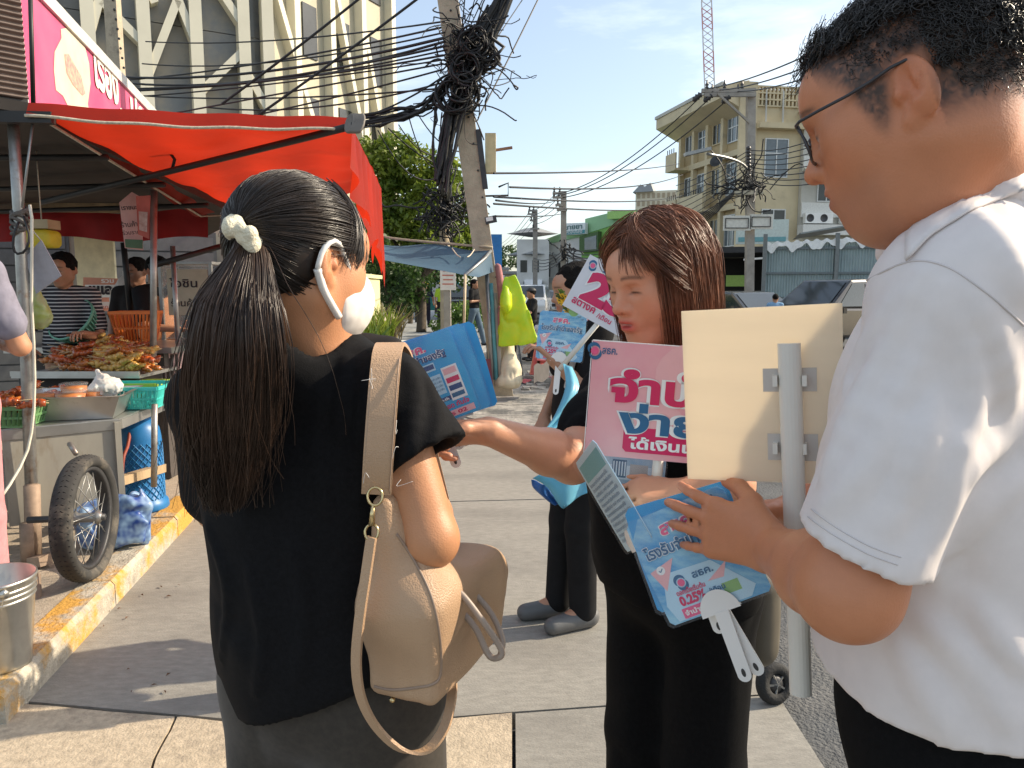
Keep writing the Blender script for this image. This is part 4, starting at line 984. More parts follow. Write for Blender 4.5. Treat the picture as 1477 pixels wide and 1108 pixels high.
# ================================================================ utility poles along the road
INS = mat('insulator', (.05, .045, .045), rough=.35)
def upole(px, ptop, Y, label, arms, w_=.24):
    b = at(px, 418, Y); b[2] = 0; t = at(px, ptop, Y); o = thing('utility_pole', b, label, 'pole')
    MB().bar(b, t, w_, w_ * .85, up=(0, 1, 0)).obj('shaft', POLE2, o)
    for (py, x0, x1, n) in arms:
        a, c_ = at(x0, py, Y - .2), at(x1, py, Y - .2); c_[2] = a[2]
        ar = MB().bar(a, c_, .09, .11).obj('crossarm', POLE2, o)
        for k in range(n):
            p = a + (c_ - a) * ((k + .3) / n); MB().lathe([(.03, .05), (.06, .08), (.03, .13), (.06, .17), (.03, .22), (.02, .3)], p, 8).obj('insulator', INS, ar)
    return o
pA = upole(1083, 128, 23, 'tall concrete pole with insulator crossarms in front of the cream apartment block', [(131, 1012, 1088, 3), (137, 1016, 1090, 2)])
for (x, y) in ((1012, 135), (1028, 136), (1054, 138)):     # strain insulators
    c = at(x, y, 22.8); MB().lathe([(.02, 0), (.10, .05), (.06, .1), (.11, .15), (.06, .2), (.10, .25), (.02, .32)], c, 8, (-.75, .3, -.6)).obj('strain_insulator', INS, pA)
MB().bar(at(1035, 135, 22.7), at(1081, 177, 22.8), .06).obj('brace', POLE2, pA)
for k in range(9): MB().lathe([(.03, 0), (.07, .03), (.07, .09), (.03, .12)], at(1079.5, 217 + k * 5, 22.75), 8).obj('insulator', INS, pA)
MB().tube(crv(at(1080, 246, 22.8), at(1070, 236, 22.5), at(1050, 228, 22), at(1020, 222, 21.5)), .04, 6).obj('lamp_arm', GMET, pA)
MB().box(at(1006, 219, 21.4), (.75, .2, .09), rot=np.array(((.97, 0, -.22), (0, 1, 0), (.22, 0, .97)))).obj('street_lamp_head', GMET, pA)
for px in (1044, 1079): pass
sgb = MB().box(at(1063, 322, 22.7), (.82, .06, .44)).obj('signboard', mat('sign_cream', (.72, .70, .62), rough=.6), pA); MB().box(at(1098, 320, 22.7), (.68, .06, .44)).obj('signboard', mat('sign_cream', ()), pA)
for (x, y, w_) in ((1063, 322, .68), (1098, 320, .55)):
    fr = MB(); c = at(x, y, 22.64)
    for dz in (-.14, .14): fr.box(c + np.array((0, 0, dz)), (w_, .02, .022))
    for dx in (-w_ / 2, w_ / 2): fr.box(c + np.array((dx, 0, 0)), (.022, .021, .30))
    fr.obj('sign_border', DMET, sgb)
MB().bar(at(1060, 279, 22.5), at(1100, 277, 22.5), .1, .12).obj('crossarm', mat('arm_cream', (.62, .56, .42), rough=.8), pA)
mb = MB()
for i in range(60):
    c = at(rr.normal(1080, 14), rr.normal(268, 5), 22.5); pts = [c]; d = rr.normal(size=3) * .14
    for j in range(5): d = d * .7 + rr.normal(size=3) * .07; pts.append(pts[-1] + d)
    mb.tube(crv(*pts, n=10), rr.uniform(.012, .022), 4, cap=False)
mb.obj('cable_tangle', BLK, pA)['kind'] = 'stuff'
pB = upole(813, 276, 36, 'thin concrete pole with stepped crossarms before the green shop row', [(279, 797, 813, 2), (285, 797, 811, 2), (296, 801, 813, 1), (303, 803, 818, 1), (360, 806, 830, 2)], .26)
pC = upole(772, 303, 46, 'far concrete pole with crossarms beside the tiered house', [(304, 762, 774, 2), (309, 761, 772, 2), (318, 764, 772, 1), (330, 765, 778, 1)], .28)
mb = MB()
for i in range(22):
    c = at(rr.normal(814, 6), rr.normal(362, 4), 35.7); pts = [c]; d = rr.normal(size=3) * .12
    for j in range(5): d = d * .6 + rr.normal(size=3) * .08; pts.append(pts[-1] + d)
    mb.tube(crv(*pts, n=10), rr.uniform(.02, .035), 4, cap=False)
mb.obj('cable_tangle', BLK, pB)['kind'] = 'stuff'
RW = 'power line climbing from the thin pole to the apartment block pole'
for (x, y) in ((1012, 138), (1028, 138), (1054, 140)): wire(at(x, y, 22.8), at(798 + (x - 1012) * .3, 281 + (x - 1012) * .1, 36), .55, .022, RW, 24)
for i, (x, y) in enumerate(((1020, 128), (1038, 130), (1064, 132))): wire(at(x, y, 22.8), at(1210 + i * 12, 58 + i * 14, 12.5), .12, .016, 'power line running from the apartment block pole over the man')
for k in range(8): wire(at(1080, 217 + k * 6, 22.7), at(975, 268 + k * 9, 30), .1, .014, 'low cable running from the apartment block pole along the flats', 8); wire(at(1082, 217 + k * 6, 22.7), at(1200, 190 + k * 10, 18), .15, .013, 'low cable running from the apartment block pole behind the man', 10)
for k in range(6): wire(at(1070, 268, 22.6), at(985, 318 + k * 5, 30), .15, .02, 'thick sagging cable below the flats', 8)
for (x0, y0, x1, y1, Y1, s) in [(735, 270, 985, 252, 30, .2), (712, 284, 985, 282, 34, .15), (712, 294, 985, 296, 34, .15), (715, 312, 812, 308, 36, .05), (712, 250, 980, 236, 34, .1), (715, 289, 800, 290, 36, .08)]: wire(q(x0, y0), at(x1, y1, Y1), s, .014, 'long thin wire crossing the open sky from the leaning pole to the flats', 16)
for k in range(4): wire(at(800 + k * 4, 281 + k * 6, 36), at(764 + k * 3, 305 + k * 6, 46), .15, .018, 'wire between the two far poles', 8); wire(at(764 + k * 3, 305 + k * 6, 46), at(722, 352 + k * 4, 90), .3, .02, 'wire dropping from the farthest pole down the street', 8)
for k in range(4): wire(at(814, 358 + k * 4, 35.8), at(905, 345 + k * 7, 30), .3, .02, 'sagging cable in front of the green shop row', 10); wire(at(814, 360 + k * 4, 35.8), at(770, 372 + k * 5, 46), .3, .022, 'sagging cable low over the parked cars', 8)

# ================================================================ vehicles
TYRE = mat('tyre', (.018, .018, .018), rough=.85, bump=.3, bscale=80)
def car(loc, rotz, label, paint, kind='sedan', L=4.5, Wd=1.75):
    o = thing('parked_car', (0, 0, 0), label, 'car', None)
    pm = mat('car_paint_' + paint[0], paint[1], rough=.25, coat=.6, var=.03, metal=.2)
    if kind == 'sedan': low = [(-2.2, .35), (-2.22, .75), (-2.1, .95), (-1.55, 1.0), (1.1, .98), (2.0, .82), (2.2, .6), (2.2, .35)]; cab = [(-1.75, .98), (-1.2, 1.40), (-.3, 1.46), (.25, 1.42), (1.05, .97)]
    elif kind == 'suv': low = [(-2.3, .4), (-2.33, .9), (-2.25, 1.05), (1.05, 1.08), (2.15, 1.0), (2.3, .75), (2.3, .4)]; cab = [(-2.2, 1.05), (-1.95, 1.68), (-1.2, 1.76), (.1, 1.72), (1.0, 1.07)]
    else: low = [(-2.4, .4), (-2.4, 1.0), (1.0, 1.05), (2.0, .98), (2.2, .75), (2.2, .4)]; cab = [(-2.38, 1.0), (-2.35, 2.2), (.0, 2.25), (.25, 1.8), (1.0, 1.05)]
    def hull(prof, w0, w1, name, m):
        n = len(prof); mb = MB(); bm = bmesh.new()
        zmin = min(p[1] for p in prof); zmax = max(p[1] for p in prof)
        wd = lambda z: (w0 + (w1 - w0) * (z - zmin) / (zmax - zmin)) / 2
        a = [bm.verts.new((x, -wd(z), z)) for x, z in prof]; b = [bm.verts.new((x, wd(z), z)) for x, z in prof]
        bm.faces.new(a); bm.faces.new(b[::-1])
        for i in range(n): bm.faces.new((a[i], b[i], b[(i + 1) % n], a[(i + 1) % n]))
        bmesh.ops.recalc_face_normals(bm, faces=bm.faces[:]); bmesh.ops.bevel(bm, geom=bm.edges[:], offset=.06, segments=2, affect='EDGES', profile=.6)
        me = bpy.data.meshes.new(name); bm.to_mesh(me); bm.free(); me.materials.append(m); ob = bpy.data.objects.new(name, me); COL.objects.link(ob); link_child(ob, o); return ob
    hull(low, Wd, Wd - .06, 'body', pm); hull(cab, Wd - .12, Wd - .42, 'cabin', pm)
    gl = mat('car_glass', (.03, .04, .045), rough=.08, spec=.8)
    def wdz(z): z0 = min(p[1] for p in cab); z1 = max(p[1] for p in cab); return (Wd - .12 + (-.30) * (z - z0) / (z1 - z0)) / 2 + .012
    fx0, fz0 = cab[-1]; fx1, fz1 = cab[-2]
    def panel(pts, name): MB().add(pts, [tuple(range(len(pts)))]).obj(name, gl, o)
    e = .018
    n_ = np.array((fz1 - fz0, 0, fx0 - fx1)); n_ = -n_ if n_[0] < 0 else n_; n_ = n_ / np.linalg.norm(n_) * e
    f_ = lambda t, s: np.array((fx0 + (fx1 - fx0) * t, s * (wdz(fz0 + (fz1 - fz0) * t) - .11), fz0 + (fz1 - fz0) * t)) + n_
    panel([f_(.08, -1), f_(.08, 1), f_(.92, 1), f_(.92, -1)], 'windscreen')
    rx0, rz0 = cab[0]; rx1, rz1 = cab[1]; n2 = np.array((-(rz1 - rz0), 0, (rx1 - rx0))); n2 = n2 / np.linalg.norm(n2) * e
    r_ = lambda t, s: np.array((rx0 + (rx1 - rx0) * t, s * (wdz(rz0 + (rz1 - rz0) * t) - .11), rz0 + (rz1 - rz0) * t)) + n2
    panel([r_(.1, 1), r_(.1, -1), r_(.88, -1), r_(.88, 1)], 'rear_window')
    zb, zt_ = cab[0][1] + .06, max(p[1] for p in cab) - .13
    for s in (-1, 1):
        for (xa, xb) in (((rx0 * .75 + rx1 * .25) + .12, -.35), (-.27, fx1 + (fx0 - fx1) * .35)):
            top_b = min(xb, fx1 + .02) if xb > 0 else xb; top_a = max(xa, rx1 + .1)
            pts = [(xa, s * wdz(zb), zb), (xb + (.28 if xb > 0 else 0), s * wdz(zb), zb), (top_b, s * wdz(zt_), zt_), (top_a, s * wdz(zt_), zt_)]
            panel(pts if s < 0 else pts[::-1], 'side_window')
        for x in (-1.35, 1.35):
            wl_ = MB().lathe([(.02, -.1), (.20, -.1), (.30, -.1), (.325, -.06), (.325, .06), (.30, .1), (.20, .1), (.02, .1)], (x, s * (Wd / 2 - .1), .325), 20, (0, 1, 0)).obj('wheel', TYRE, o)
            MB().lathe([(.02, s * .108), (.18, s * .112), (.20, s * .102)], (x, s * (Wd / 2 - .1), .325), 14, (0, 1, 0)).obj('rim', GMET, wl_)
        MB().box((2.17, s * .62, .72), (.1, .32, .15)).obj('headlight', mat('headlight', (.75, .75, .72), rough=.1), o)
        MB().box((-2.2, s * .66, .82), (.08, .25, .18)).obj('tail_light', mat('tail_light', (.35, .02, .02), rough=.2), o)
        MB().box((.75, s * (Wd / 2 + .06), 1.02), (.12, .16, .12)).obj('wing_mirror', pm, o)
    MB().box((2.2, 0, .58), (.06, .9, .18)).obj('grille', DMET, o); MB().box((2.235, 0, .42), (.012, .42, .12)).obj('number_plate', WHITE, o)
    o.location = (float(loc[0]), float(loc[1]), -.04); o.rotation_euler = (0, 0, rotz); return o
f = lambda px, Y: at(px, 418, Y)
car(f(1078, 20), R(-70), 'dark grey sedan parked in front of the dark open shed', ('graphite', (.05, .055, .06)))
car(f(1196, 18), R(-150), 'black estate car parked in front of the corrugated fence', ('black', (.012, .012, .014)), 'suv')
car(f(767, 38), R(-97), 'white pickup-style car driving up the street towards the yellow raincoat', ('white', (.72, .73, .74)), 'suv')
car(f(797, 47), R(-95), 'pale silver car following the white car on the street', ('silver', (.45, .46, .47)), 'sedan')
car(f(769, 56), R(-95), 'tall white van behind the white car on the street', ('vanwhite', (.74, .75, .76)), 'van')
car(f(666, 36), R(-96), 'dark car parked beyond the walking person in jeans', ('darkcar', (.03, .03, .035)), 'suv')
def motorbike(loc, rotz, label):
    o = thing('motorbike', (0, 0, 0), label, 'motorbike', None); red = mat('bike_black', (.02, .02, .022), rough=.3); wt = mat('bike_white', (.6, .6, .62), rough=.3)
    for x in (-.6, .62):
        wv = MB().lathe([(.26, -.04), (.29, -.03), (.30, 0), (.29, .03), (.26, .04), (.24, 0), (.26, -.04)], (x, 0, .30), 22, (0, 1, 0)).obj('wheel', TYRE, o)
        mb = MB(); [mb.bar((x, 0, .3), (x + .25 * math.cos(a), 0, .3 + .25 * math.sin(a)), .012) for a in np.linspace(0, 2 * PI, 9)[:-1]]; mb.obj('spokes', GMET, wv)
    b = SD(); b.cone((-.55, 0, .72), (.05, 0, .68), .10, .09); b.cone((.05, 0, .5), (-.3, 0, .45), .12, .12, .05); b.cone((.05, 0, .45), (.42, 0, .85), .06, .07, .05); sdf_obj('body', [((-.8, -.25, .2), (.8, .25, 1.1), .02)], b, wt, o)
    s = SD(); s.cone((-.6, 0, .80), (.02, 0, .77), .07, .06); sdf_obj('saddle', [((-.8, -.2, .6), (.3, .2, 1.), .02)], s, red, o)
    MB().tube([(.62, .0, .3), (.48, 0, .75), (.42, 0, 1.0)], .03, 6).obj('fork', DMET, o); MB().tube(crv((.33, -.33, 1.0), (.42, -.1, 1.02), (.42, .1, 1.02), (.33, .33, 1.0)), .014, 6).obj('handlebar', DMET, o)
    MB().lathe([(.02, 0), (.08, .01), (.07, .06), (.02, .1)], (.5, 0, .88), 12, (1, 0, .1)).obj('headlight', WHITE, o); MB().tube([(-.65, .12, .4), (.0, .12, .32)], .04, 8).obj('exhaust', GMET, o)
    o.location = (float(loc[0]), float(loc[1]), -.03); o.rotation_euler = (0, 0, rotz); return o
MBIKE = motorbike(f(765, 15.5), R(150), 'motorbike parked at the road edge behind the yellow raincoat')
motorbike(f(648, 24), R(75), 'motorbike standing on the far pavement beside the bush')
# ================================================================ things round the leaning pole
BLUET = mat('blue_tarp', (.05, .105, .16), rough=.6, var=.15, scale=2, transl=.2, bump=.2, bscale=8)
Yt = 9.6
bt = thing('tarp_shelter', grd(688, 560), 'slate blue tarpaulin shelter tied to the leaning pole', 'canopy')
def btf(u, v):
    # u along from the near-wall end to the pole; v from back edge down to the front hem
    back = at(538 + (706 - 538) * u, 350 + (360 - 350) * u + 3 * math.sin(u * 9), 10.8 - .9 * u); front = at(552 + (672 - 552) * u, 375 + (397 - 375) * u, 8.9 - .1 * u)
    p = back + (front - back) * v; p[2] -= .06 * math.sin(PI * v) * math.sin(PI * u); return p
MB().sheet(btf, 26, 10).obj('canvas', BLUET, bt)
def bts(u, v):
    a = at(672 + (708 - 672) * u, 397 + (362 - 397) * u, 8.8 + 1.1 * u); b = at(690 + (712 - 690) * u, 400 + (392 - 400) * u, 9.0 + .9 * u); return a + (b - a) * v
MB().sheet(bts, 8, 6).obj('side_flap', BLUET, bt)
MB().tube(crv(at(545, 333, 10.9), at(560, 343, 10.7), at(650, 352, 10.2), at(710, 357, 9.9)), .018, 6).obj('ridge_pole', mat('bamboo', (.42, .36, .25), rough=.8), bt)
MB().tube([at(671, 396, 8.8), at(669, 482, 8.8)], .016, 6).obj('prop', mat('prop_pole', (.55, .45, .3), rough=.8), bt)
MB().tube([at(671, 397, 8.8), at(700, 372, 9.4), at(708, 362, 9.9)], .02, 6).obj('edge_pole', GMET, bt)
for (a, b) in (((652, 358), (664, 371)), ((684, 360), (674, 371))): MB().tube(crv(at(*a, 9.8), at((a[0] + b[0]) / 2, (a[1] + b[1]) / 2 + 2, 9.6), at(*b, 9.4)), .008, 5).obj('tie_cord', mat('cord', (.6, .5, .38), rough=.9), bt)
# hanging fringe things at the stall corner: pennant cords and yellow bulb
BS = mat('blue_board', (.02, .20, .52), rough=.4)
bs = thing('street_sign', at(704, 418, 13.5) * np.array((1, 1, 0)), 'bright blue sign board standing behind the leaning pole', 'sign')
MB().box(at(703, 362, 13.5), (.52, .05, .58)).obj('board', BS, bs); MB().tube([at(704, 385, 13.55), at(704, 520, 13.55)], .03, 8).obj('post', GMET, bs)
# yellow raincoat on the pole
rc = SD(); T_ = lambda px, py, dy=0: at(px, py, LPY - .45 + dy); RCY = LPY - .45
z0_, z1_ = T_(740, 498)[2], T_(740, 398)[2]; xa, xb = T_(743, 450)[0], T_(735, 450)[0]
def rcf(P):
    t = np.clip((z1_ - P[:, 2]) / (z1_ - z0_), 0, 1); q = np.stack((np.abs(P[:, 0] - (xb + (xa - xb) * t + .05 * t)) - (.07 + .21 * t ** .8), np.abs(P[:, 1] - RCY) - .03 - .03 * t, np.maximum(z0_ - P[:, 2] + .1 * (P[:, 0] - xa), P[:, 2] - z1_)), 1)
    return np.linalg.norm(np.maximum(q, 0), axis=1) + np.minimum(q.max(1), 0) - .02
rc.fn(rcf, .02); rc.cone(T_(729, 415, -.08), T_(728, 440, -.1), .06, .09, .05); rc.disp(folds(.035, (0.12, 0, -1), 8, .12))
sdf_obj('raincoat', [(T_(700, 520) - .3, T_(780, 395) + .3, .014)], rc, mat('raincoat_yellow', (.72, .74, .02), rough=.35, var=.1, scale=6, col2=(.42, .72, .03), transl=.25))
tag(bpy.data.objects['raincoat'], 'fluorescent yellow plastic raincoat hanging on the leaning pole', 'raincoat')
pk = SD(); pk.box(at(729, 458, LPY - .36), (.20, .12, .30), None, .03, .02).cone(at(719, 385, LPY - .3), at(726, 440, LPY - .3), .05, .07, .04); pk.disp(folds(.014, (0, 0, 1), 16, .15))
sdf_obj('pink_cloth', [(at(700, 480, LPY) - .5, at(750, 375, LPY) + .3, .012)], pk, mat('cloth_pink', (.40, .17, .17), rough=.9, var=.2, scale=10)); tag(bpy.data.objects['pink_cloth'], 'dusty pink cloth tied round the leaning pole under the raincoat', 'cloth')
sb = SD(); c = at(734, 545, LPY - .55); sb.ell(at(735, 550, LPY - .5), (.17, .15, .12), None, .05).cone(at(734, 500, LPY - .3), at(736, 535, LPY - .45), .07, .15, .05).ell(at(722, 552, LPY - .45), (.10, .1, .09), None, .04); sb.plane((0, 0, .0), (0, 0, -1), .01); sb.disp(folds(.016, (0, 0, 1), 12, .5))
sdf_obj('sandbag', [(at(735, 530, LPY - .5) - .5, at(735, 530, LPY - .5) + .5, .014)], sb, mat('sack_cream', (.58, .50, .36), rough=.9, var=.15, scale=8)); tag(bpy.data.objects['sandbag'], 'cream woven sandbag slumped at the foot of the leaning pole', 'sandbag')
for i, (x0, x1, m_, lab) in enumerate([(702, 711, GMET, 'grey metal tube leaning on the concrete pole'), (708, 716, mat('tube_teal', (.10, .30, .34), rough=.5), 'teal striped tube standing against the concrete pole'), (714, 722, POLE2, 'dull plastic pipe propped beside the sandbag')]):
    MB().tube([at(x0 + 8, 548, LPY - .5), at(x0, 395 + 14 * i, LPY - .3)], .028, 8).obj('leaning_pipe', m_, label=lab, cat='pipe', group='pipes against the leaning pole')
MB().bar(at(707, 560, LPY - .55), at(703, 518, LPY - .5), .10, .08).obj('folded_board', mat('board_maroon', (.16, .04, .05), rough=.8), label='dark maroon folded board at the base of the pole', cat='board')
# traffic cone, red crate and rubble behind
RED = mat('plastic_red', (.50, .06, .045), rough=.4, var=.1)
c = grd(777, 545); co = thing('traffic_cone', c, 'red traffic cone standing by the broken concrete', 'cone')
MB().lathe([(.16, .02), (.05, .62), (.03, .64)], c, 16).obj('cone', RED, co); MB().box(c + np.array((0, 0, .012)), (.36, .36, .03)).obj('base', RED, co)
c = grd(790, 552); cr2 = thing('plastic_crate', c, 'red and white plastic crate beside the traffic cone', 'crate')
for dz in (.06, .2, .34): MB().box(c + np.array((0, 0, dz)), (.34, .30, .05)).obj('rim', RED if dz != .2 else mat('plastic_white', (.7, .68, .66), rough=.4), cr2)
for sx in (-1, 1):
    for sy in (-1, 1): MB().box(c + np.array((sx * .15, sy * .13, .18)), (.04, .04, .36)).obj('corner_post', RED, cr2)
rb_ = np.random.default_rng(4)
for i in range(16):
    p = grd(rb_.uniform(748, 790), rb_.uniform(540, 566)); s = rb_.uniform(.03, .09); m_ = MB(); v = rb_.normal(size=(8, 3)); 
    vs = [p + np.array((x, y, z + .6)) * s * np.array((1.4, 1, .6)) + v[j] * s * .2 for j, (x, y, z) in enumerate([(-1, -1, -1), (1, -1, -1), (1, 1, -1), (-1, 1, -1), (-1, -1, 1), (1, -1, 1), (1, 1, 1), (-1, 1, 1)])]
    m_.add(vs, [(0, 3, 2, 1), (4, 5, 6, 7), (0, 1, 5, 4), (1, 2, 6, 5), (2, 3, 7, 6), (3, 0, 4, 7)]).obj('rubble_piece', CONC3, label='lump of broken concrete by the foot of the leaning pole', cat='rubble', group='rubble round the leaning pole')
MB().sheet(lambda u, v: grd(748, 553) + np.array((u * .3 - .1, v * .12, .03 + .03 * math.sin(u * 7 + v * 3))), 8, 4).obj('plastic_wrapper', mat('wrapper_red', (.55, .08, .09), rough=.4), label='scrap of red plastic on the ground by the rubble', cat='wrapper')
MB().sheet(lambda u, v: at(770 + 22 * u, 528 - 8 * u + 26 * v, LPY - .6 + .5 * u) * np.array((1, 1, 1)) + np.array((0, 0, .02 * math.sin(u * 8))), 8, 6).obj('rubble_board', mat('dark_board', (.10, .09, .085), rough=.9), label='dark broken board leaning between the rubble and the traffic cone', cat='board')

# ================================================================ pale wall with planters
wl0, wl1 = at(517, 418, 14.2), at(548, 418, 16.5)
WF = Face(wl0[:2], wl1[:2], (1, -.6)); yw = thing('garden_wall', WF.p(1, 0), 'pale yellow garden wall with small square symbol at the pavement corner', 'wall')
WF.part('panel', mat('pale_yellow', (.66, .62, .34), rough=.8, var=.06), yw, -.6, WF.L, 0, 1.68, -.2, 0); WF.part('coping', mat('pale_yellow', ()), yw, -.65, WF.L + .05, 1.684, 1.76, -.25, .05)
for du in (0, .45): 
    WF.part('symbol', mat('ink_black', (.03, .03, .03), rough=.7), yw, .15 + du, .37 + du, 1.0, 1.06, .002, .006); WF.part('symbol', mat('ink_black', ()), yw, .15 + du, .37 + du, 1.22, 1.28, .002, .006); WF.part('symbol', mat('ink_black', ()), yw, .15 + du, .21 + du, 1.065, 1.215, .002, .006)
WF.part('planter', mat('planter_white', (.62, .60, .55), rough=.8), yw, -.8, WF.L + .3, 0, .32, .02, .55)
def grassy(name, base, n, h, spread, material, label, seed, cat='plant', group=None, wid=.02):
    r_ = np.random.default_rng(seed); mb = MB(); base = _np(base)
    for i in range(n):
        a = r_.uniform(0, 2 * PI); s = spread * math.sqrt(r_.uniform(0, 1)); p = base + np.array((math.cos(a) * s, math.sin(a) * s, 0)); hh = h * r_.uniform(.6, 1.15); ln = r_.normal(size=2) * .35 * hh; w_ = wid * r_.uniform(.7, 1.4); sd_ = np.array((math.cos(a * 3), math.sin(a * 3), 0)) * w_
        q1 = p + np.array((ln[0] * .35, ln[1] * .35, hh * .6)); q2 = p + np.array((ln[0], ln[1], hh))
        mb.add([p - sd_ * .7, p + sd_ * .7, q1 + sd_, q2, q1 - sd_], [(0, 1, 2, 4), (4, 2, 3)])
    return mb.obj(name, material, label=label, cat=cat, group=group)
for i, (px, Y, h, lab) in enumerate([(520, 13.2, .5, 'bushy green plant in the planter at the yellow wall'), (534, 13.8, .65, 'spiky tall plant in the planter by the yellow wall'), (546, 14.8, .85, 'slender reed-like plant at the end of the yellow wall'), (556, 15.6, 1.0, 'dry brownish tall plant beyond the yellow wall')]):
    c = at(px, 418, Y); grassy('potted_plant', (c[0], c[1], .30 if i < 3 else .1), 90, h, .28, [LG3, LG1, LG1, mat('dry_plant', (.22, .18, .09), rough=.9)][i], lab, 60 + i)
for i, (px, Y, rad, lab) in enumerate([(652, 22, .55, 'round green hedge bush beside the sign post'), (662, 21, .5, 'leafy green bush in front of the walking person'), (690, 24, .5, 'small green bush behind the walking person')]):
    c = at(px, 418, Y); b = thing('bush', (c[0], c[1], .1), lab, 'bush'); leaf_cloud('foliage', [((c[0], c[1], .5), rad), ((c[0] + .3, c[1], .75), rad * .8), ((c[0] - .2, c[1] + .2, .35), rad * .8)], 1500, .07, LG3, b, 90 + i)
    MB().tube([(c[0], c[1], .1), (c[0] + .1, c[1], .7)], .03, 6).obj('stem', BARK, b)
# post with notices
c = at(645, 418, 17.5); np_ = thing('notice_post', (c[0], c[1], .1), 'grey concrete post carrying pale paper notices on the pavement', 'post')
MB().box((c[0], c[1], 1.1), (.16, .16, 2.0)).obj('post', POLE2, np_); MB().box((c[0] + .03, c[1] - .1, 1.75), (.36, .02, .62)).obj('notice', mat('notice_paper', (.70, .66, .6), rough=.8, var=.1), np_)
for k in range(5): MB().box((c[0] + .03, c[1] - .113, 1.98 - k * .1), (.26 - .04 * (k % 2), .004, .03)).obj('printed_line', mat('notice_red', (.5, .16, .12)), np_)
# shop signs far down the pavement
for i, (px, py, Y, w_, h_, col, lab) in enumerate([(612, 405, 40, 1.7, .9, (.45, .04, .10), 'small magenta shop sign above the walking crowd'), (640, 389, 42, 2.4, .35, (.75, .70, .05), 'narrow yellow sign board above the pavement'), (646, 394, 41.5, 2.2, .3, (.12, .20, .20), 'dark strip sign with white number under the yellow board'), (612, 418, 39, 1.2, .7, (.30, .06, .08), 'dark red notice board behind the crowd'), (641, 425, 38, 1.5, 1.6, (.05, .30, .28), 'teal framed white board beside the parked car')]):
    c = at(px, py, Y); s_ = thing('shop_sign', (c[0], c[1], .1), lab, 'sign'); MB().box(c, (w_, .1, h_)).obj('board', mat('signcol_%d' % i, col, rough=.5, var=.2, scale=3), s_); MB().tube([(c[0], c[1] + .12, .1), (c[0], c[1] + .12, c[2] + h_ / 2)], .06, 6).obj('post', GMET, s_)
    if i == 2: lettering('081-573-6600', (c[0] - w_ * .46, c[1] - .05, c[2] - .09), (1, 0, 0), (0, 0, 1), .2, WHITE, s_, .02, width=w_ * .9)
    if i == 4: MB().box(c + np.array((0, -.06, .1)), (1.2, .02, 1.1)).obj('poster', WHITE, s_)
# people in the distance
PG = 'people far along the pavement'
far = [((614, 27), (0, 1), 'person in dark uniform with yellow cap seen from behind on the pavement', dict(shirt=(.03, .03, .06), trousers=(.02, .02, .035), hat=(.62, .48, .05), arms={'l': ((-.02, .26, 1.08), (.1, .27, .9)), 'r': ((-.02, -.26, 1.08), (.1, -.27, .9))})),
       ((603, 31), (.2, 1), 'person in dark green vest and yellow cap walking away', dict(shirt=(.03, .09, .06), trousers=(.07, .07, .065), hat=(.6, .5, .05))),
       ((574, 31), (.3, 1), 'person in grey trousers and black top by the shrubs', dict(shirt=(.02, .02, .02), trousers=(.20, .20, .21))),
       ((582, 35), (-.2, -1), 'person in fluorescent yellow vest among the crowd', dict(shirt=(.50, .60, .04), trousers=(.03, .03, .04), hat=(.6, .55, .05))),
       ((591, 35), (.1, 1), 'person in black carrying a white bag in the crowd', dict(shirt=(.015, .015, .015), trousers=(.02, .02, .02), hat=(.55, .45, .05))),
       ((637, 27), (.5, -1), 'seated-looking person in lime green top near the motorbike', dict(shirt=(.40, .62, .06), trousers=(.03, .03, .03), hat=(.58, .5, .12))),
       ((566, 40), (.2, -1), 'distant person in dark clothes at the tree edge', dict(shirt=(.03, .02, .03), trousers=(.03, .03, .03))),
       ((597, 42), (.1, -1), 'distant person with pale shirt between the others', dict(shirt=(.4, .38, .36), trousers=(.03, .03, .03)))]
for (px, Y), fc, lab, kw in far:
    c = at(px, 418, Y); figure('person', (c[0], c[1], .1), fc, lab, 1.62, .026, group=PG, **kw)
c = at(684, 418, 18.2)
figure('person', (c[0], c[1], .1), (.9, -.35), 'person in black top and wide blue jeans striding with arms folded', 1.6, .02, shirt=(.015, .015, .016), trousers=(.09, .13, .17), arms={'l': ((.02, .24, 1.1), (.22, .02, 1.16)), 'r': ((.02, -.24, 1.1), (.22, .04, 1.12))}, legs={'l': ((.12, .08, .48), (.22, .09, .08)), 'r': ((-.1, -.08, .48), (-.30, -.09, .14))}, long_hair=True)
c = at(757, 418, 15.2)
figure('person', (c[0] + .15, c[1] + .3, -.02), (-.9, -.3), 'motorbike rider in black wearing a dark helmet behind the raincoat', 1.5, .02, shirt=(.02, .02, .02), trousers=(.03, .03, .035), hat=(.02, .02, .022), arms={'l': ((.12, .22, 1.1), (.33, .2, 1.0)), 'r': ((.12, -.22, 1.1), (.33, -.2, 1.0))})
c = at(1119, 418, 17.5)
figure('child', (c[0], c[1], -.03), (.2, 1), 'child in light blue shirt standing between the parked cars', 1.38, .022, shirt=(.22, .36, .52), trousers=(.05, .05, .06))
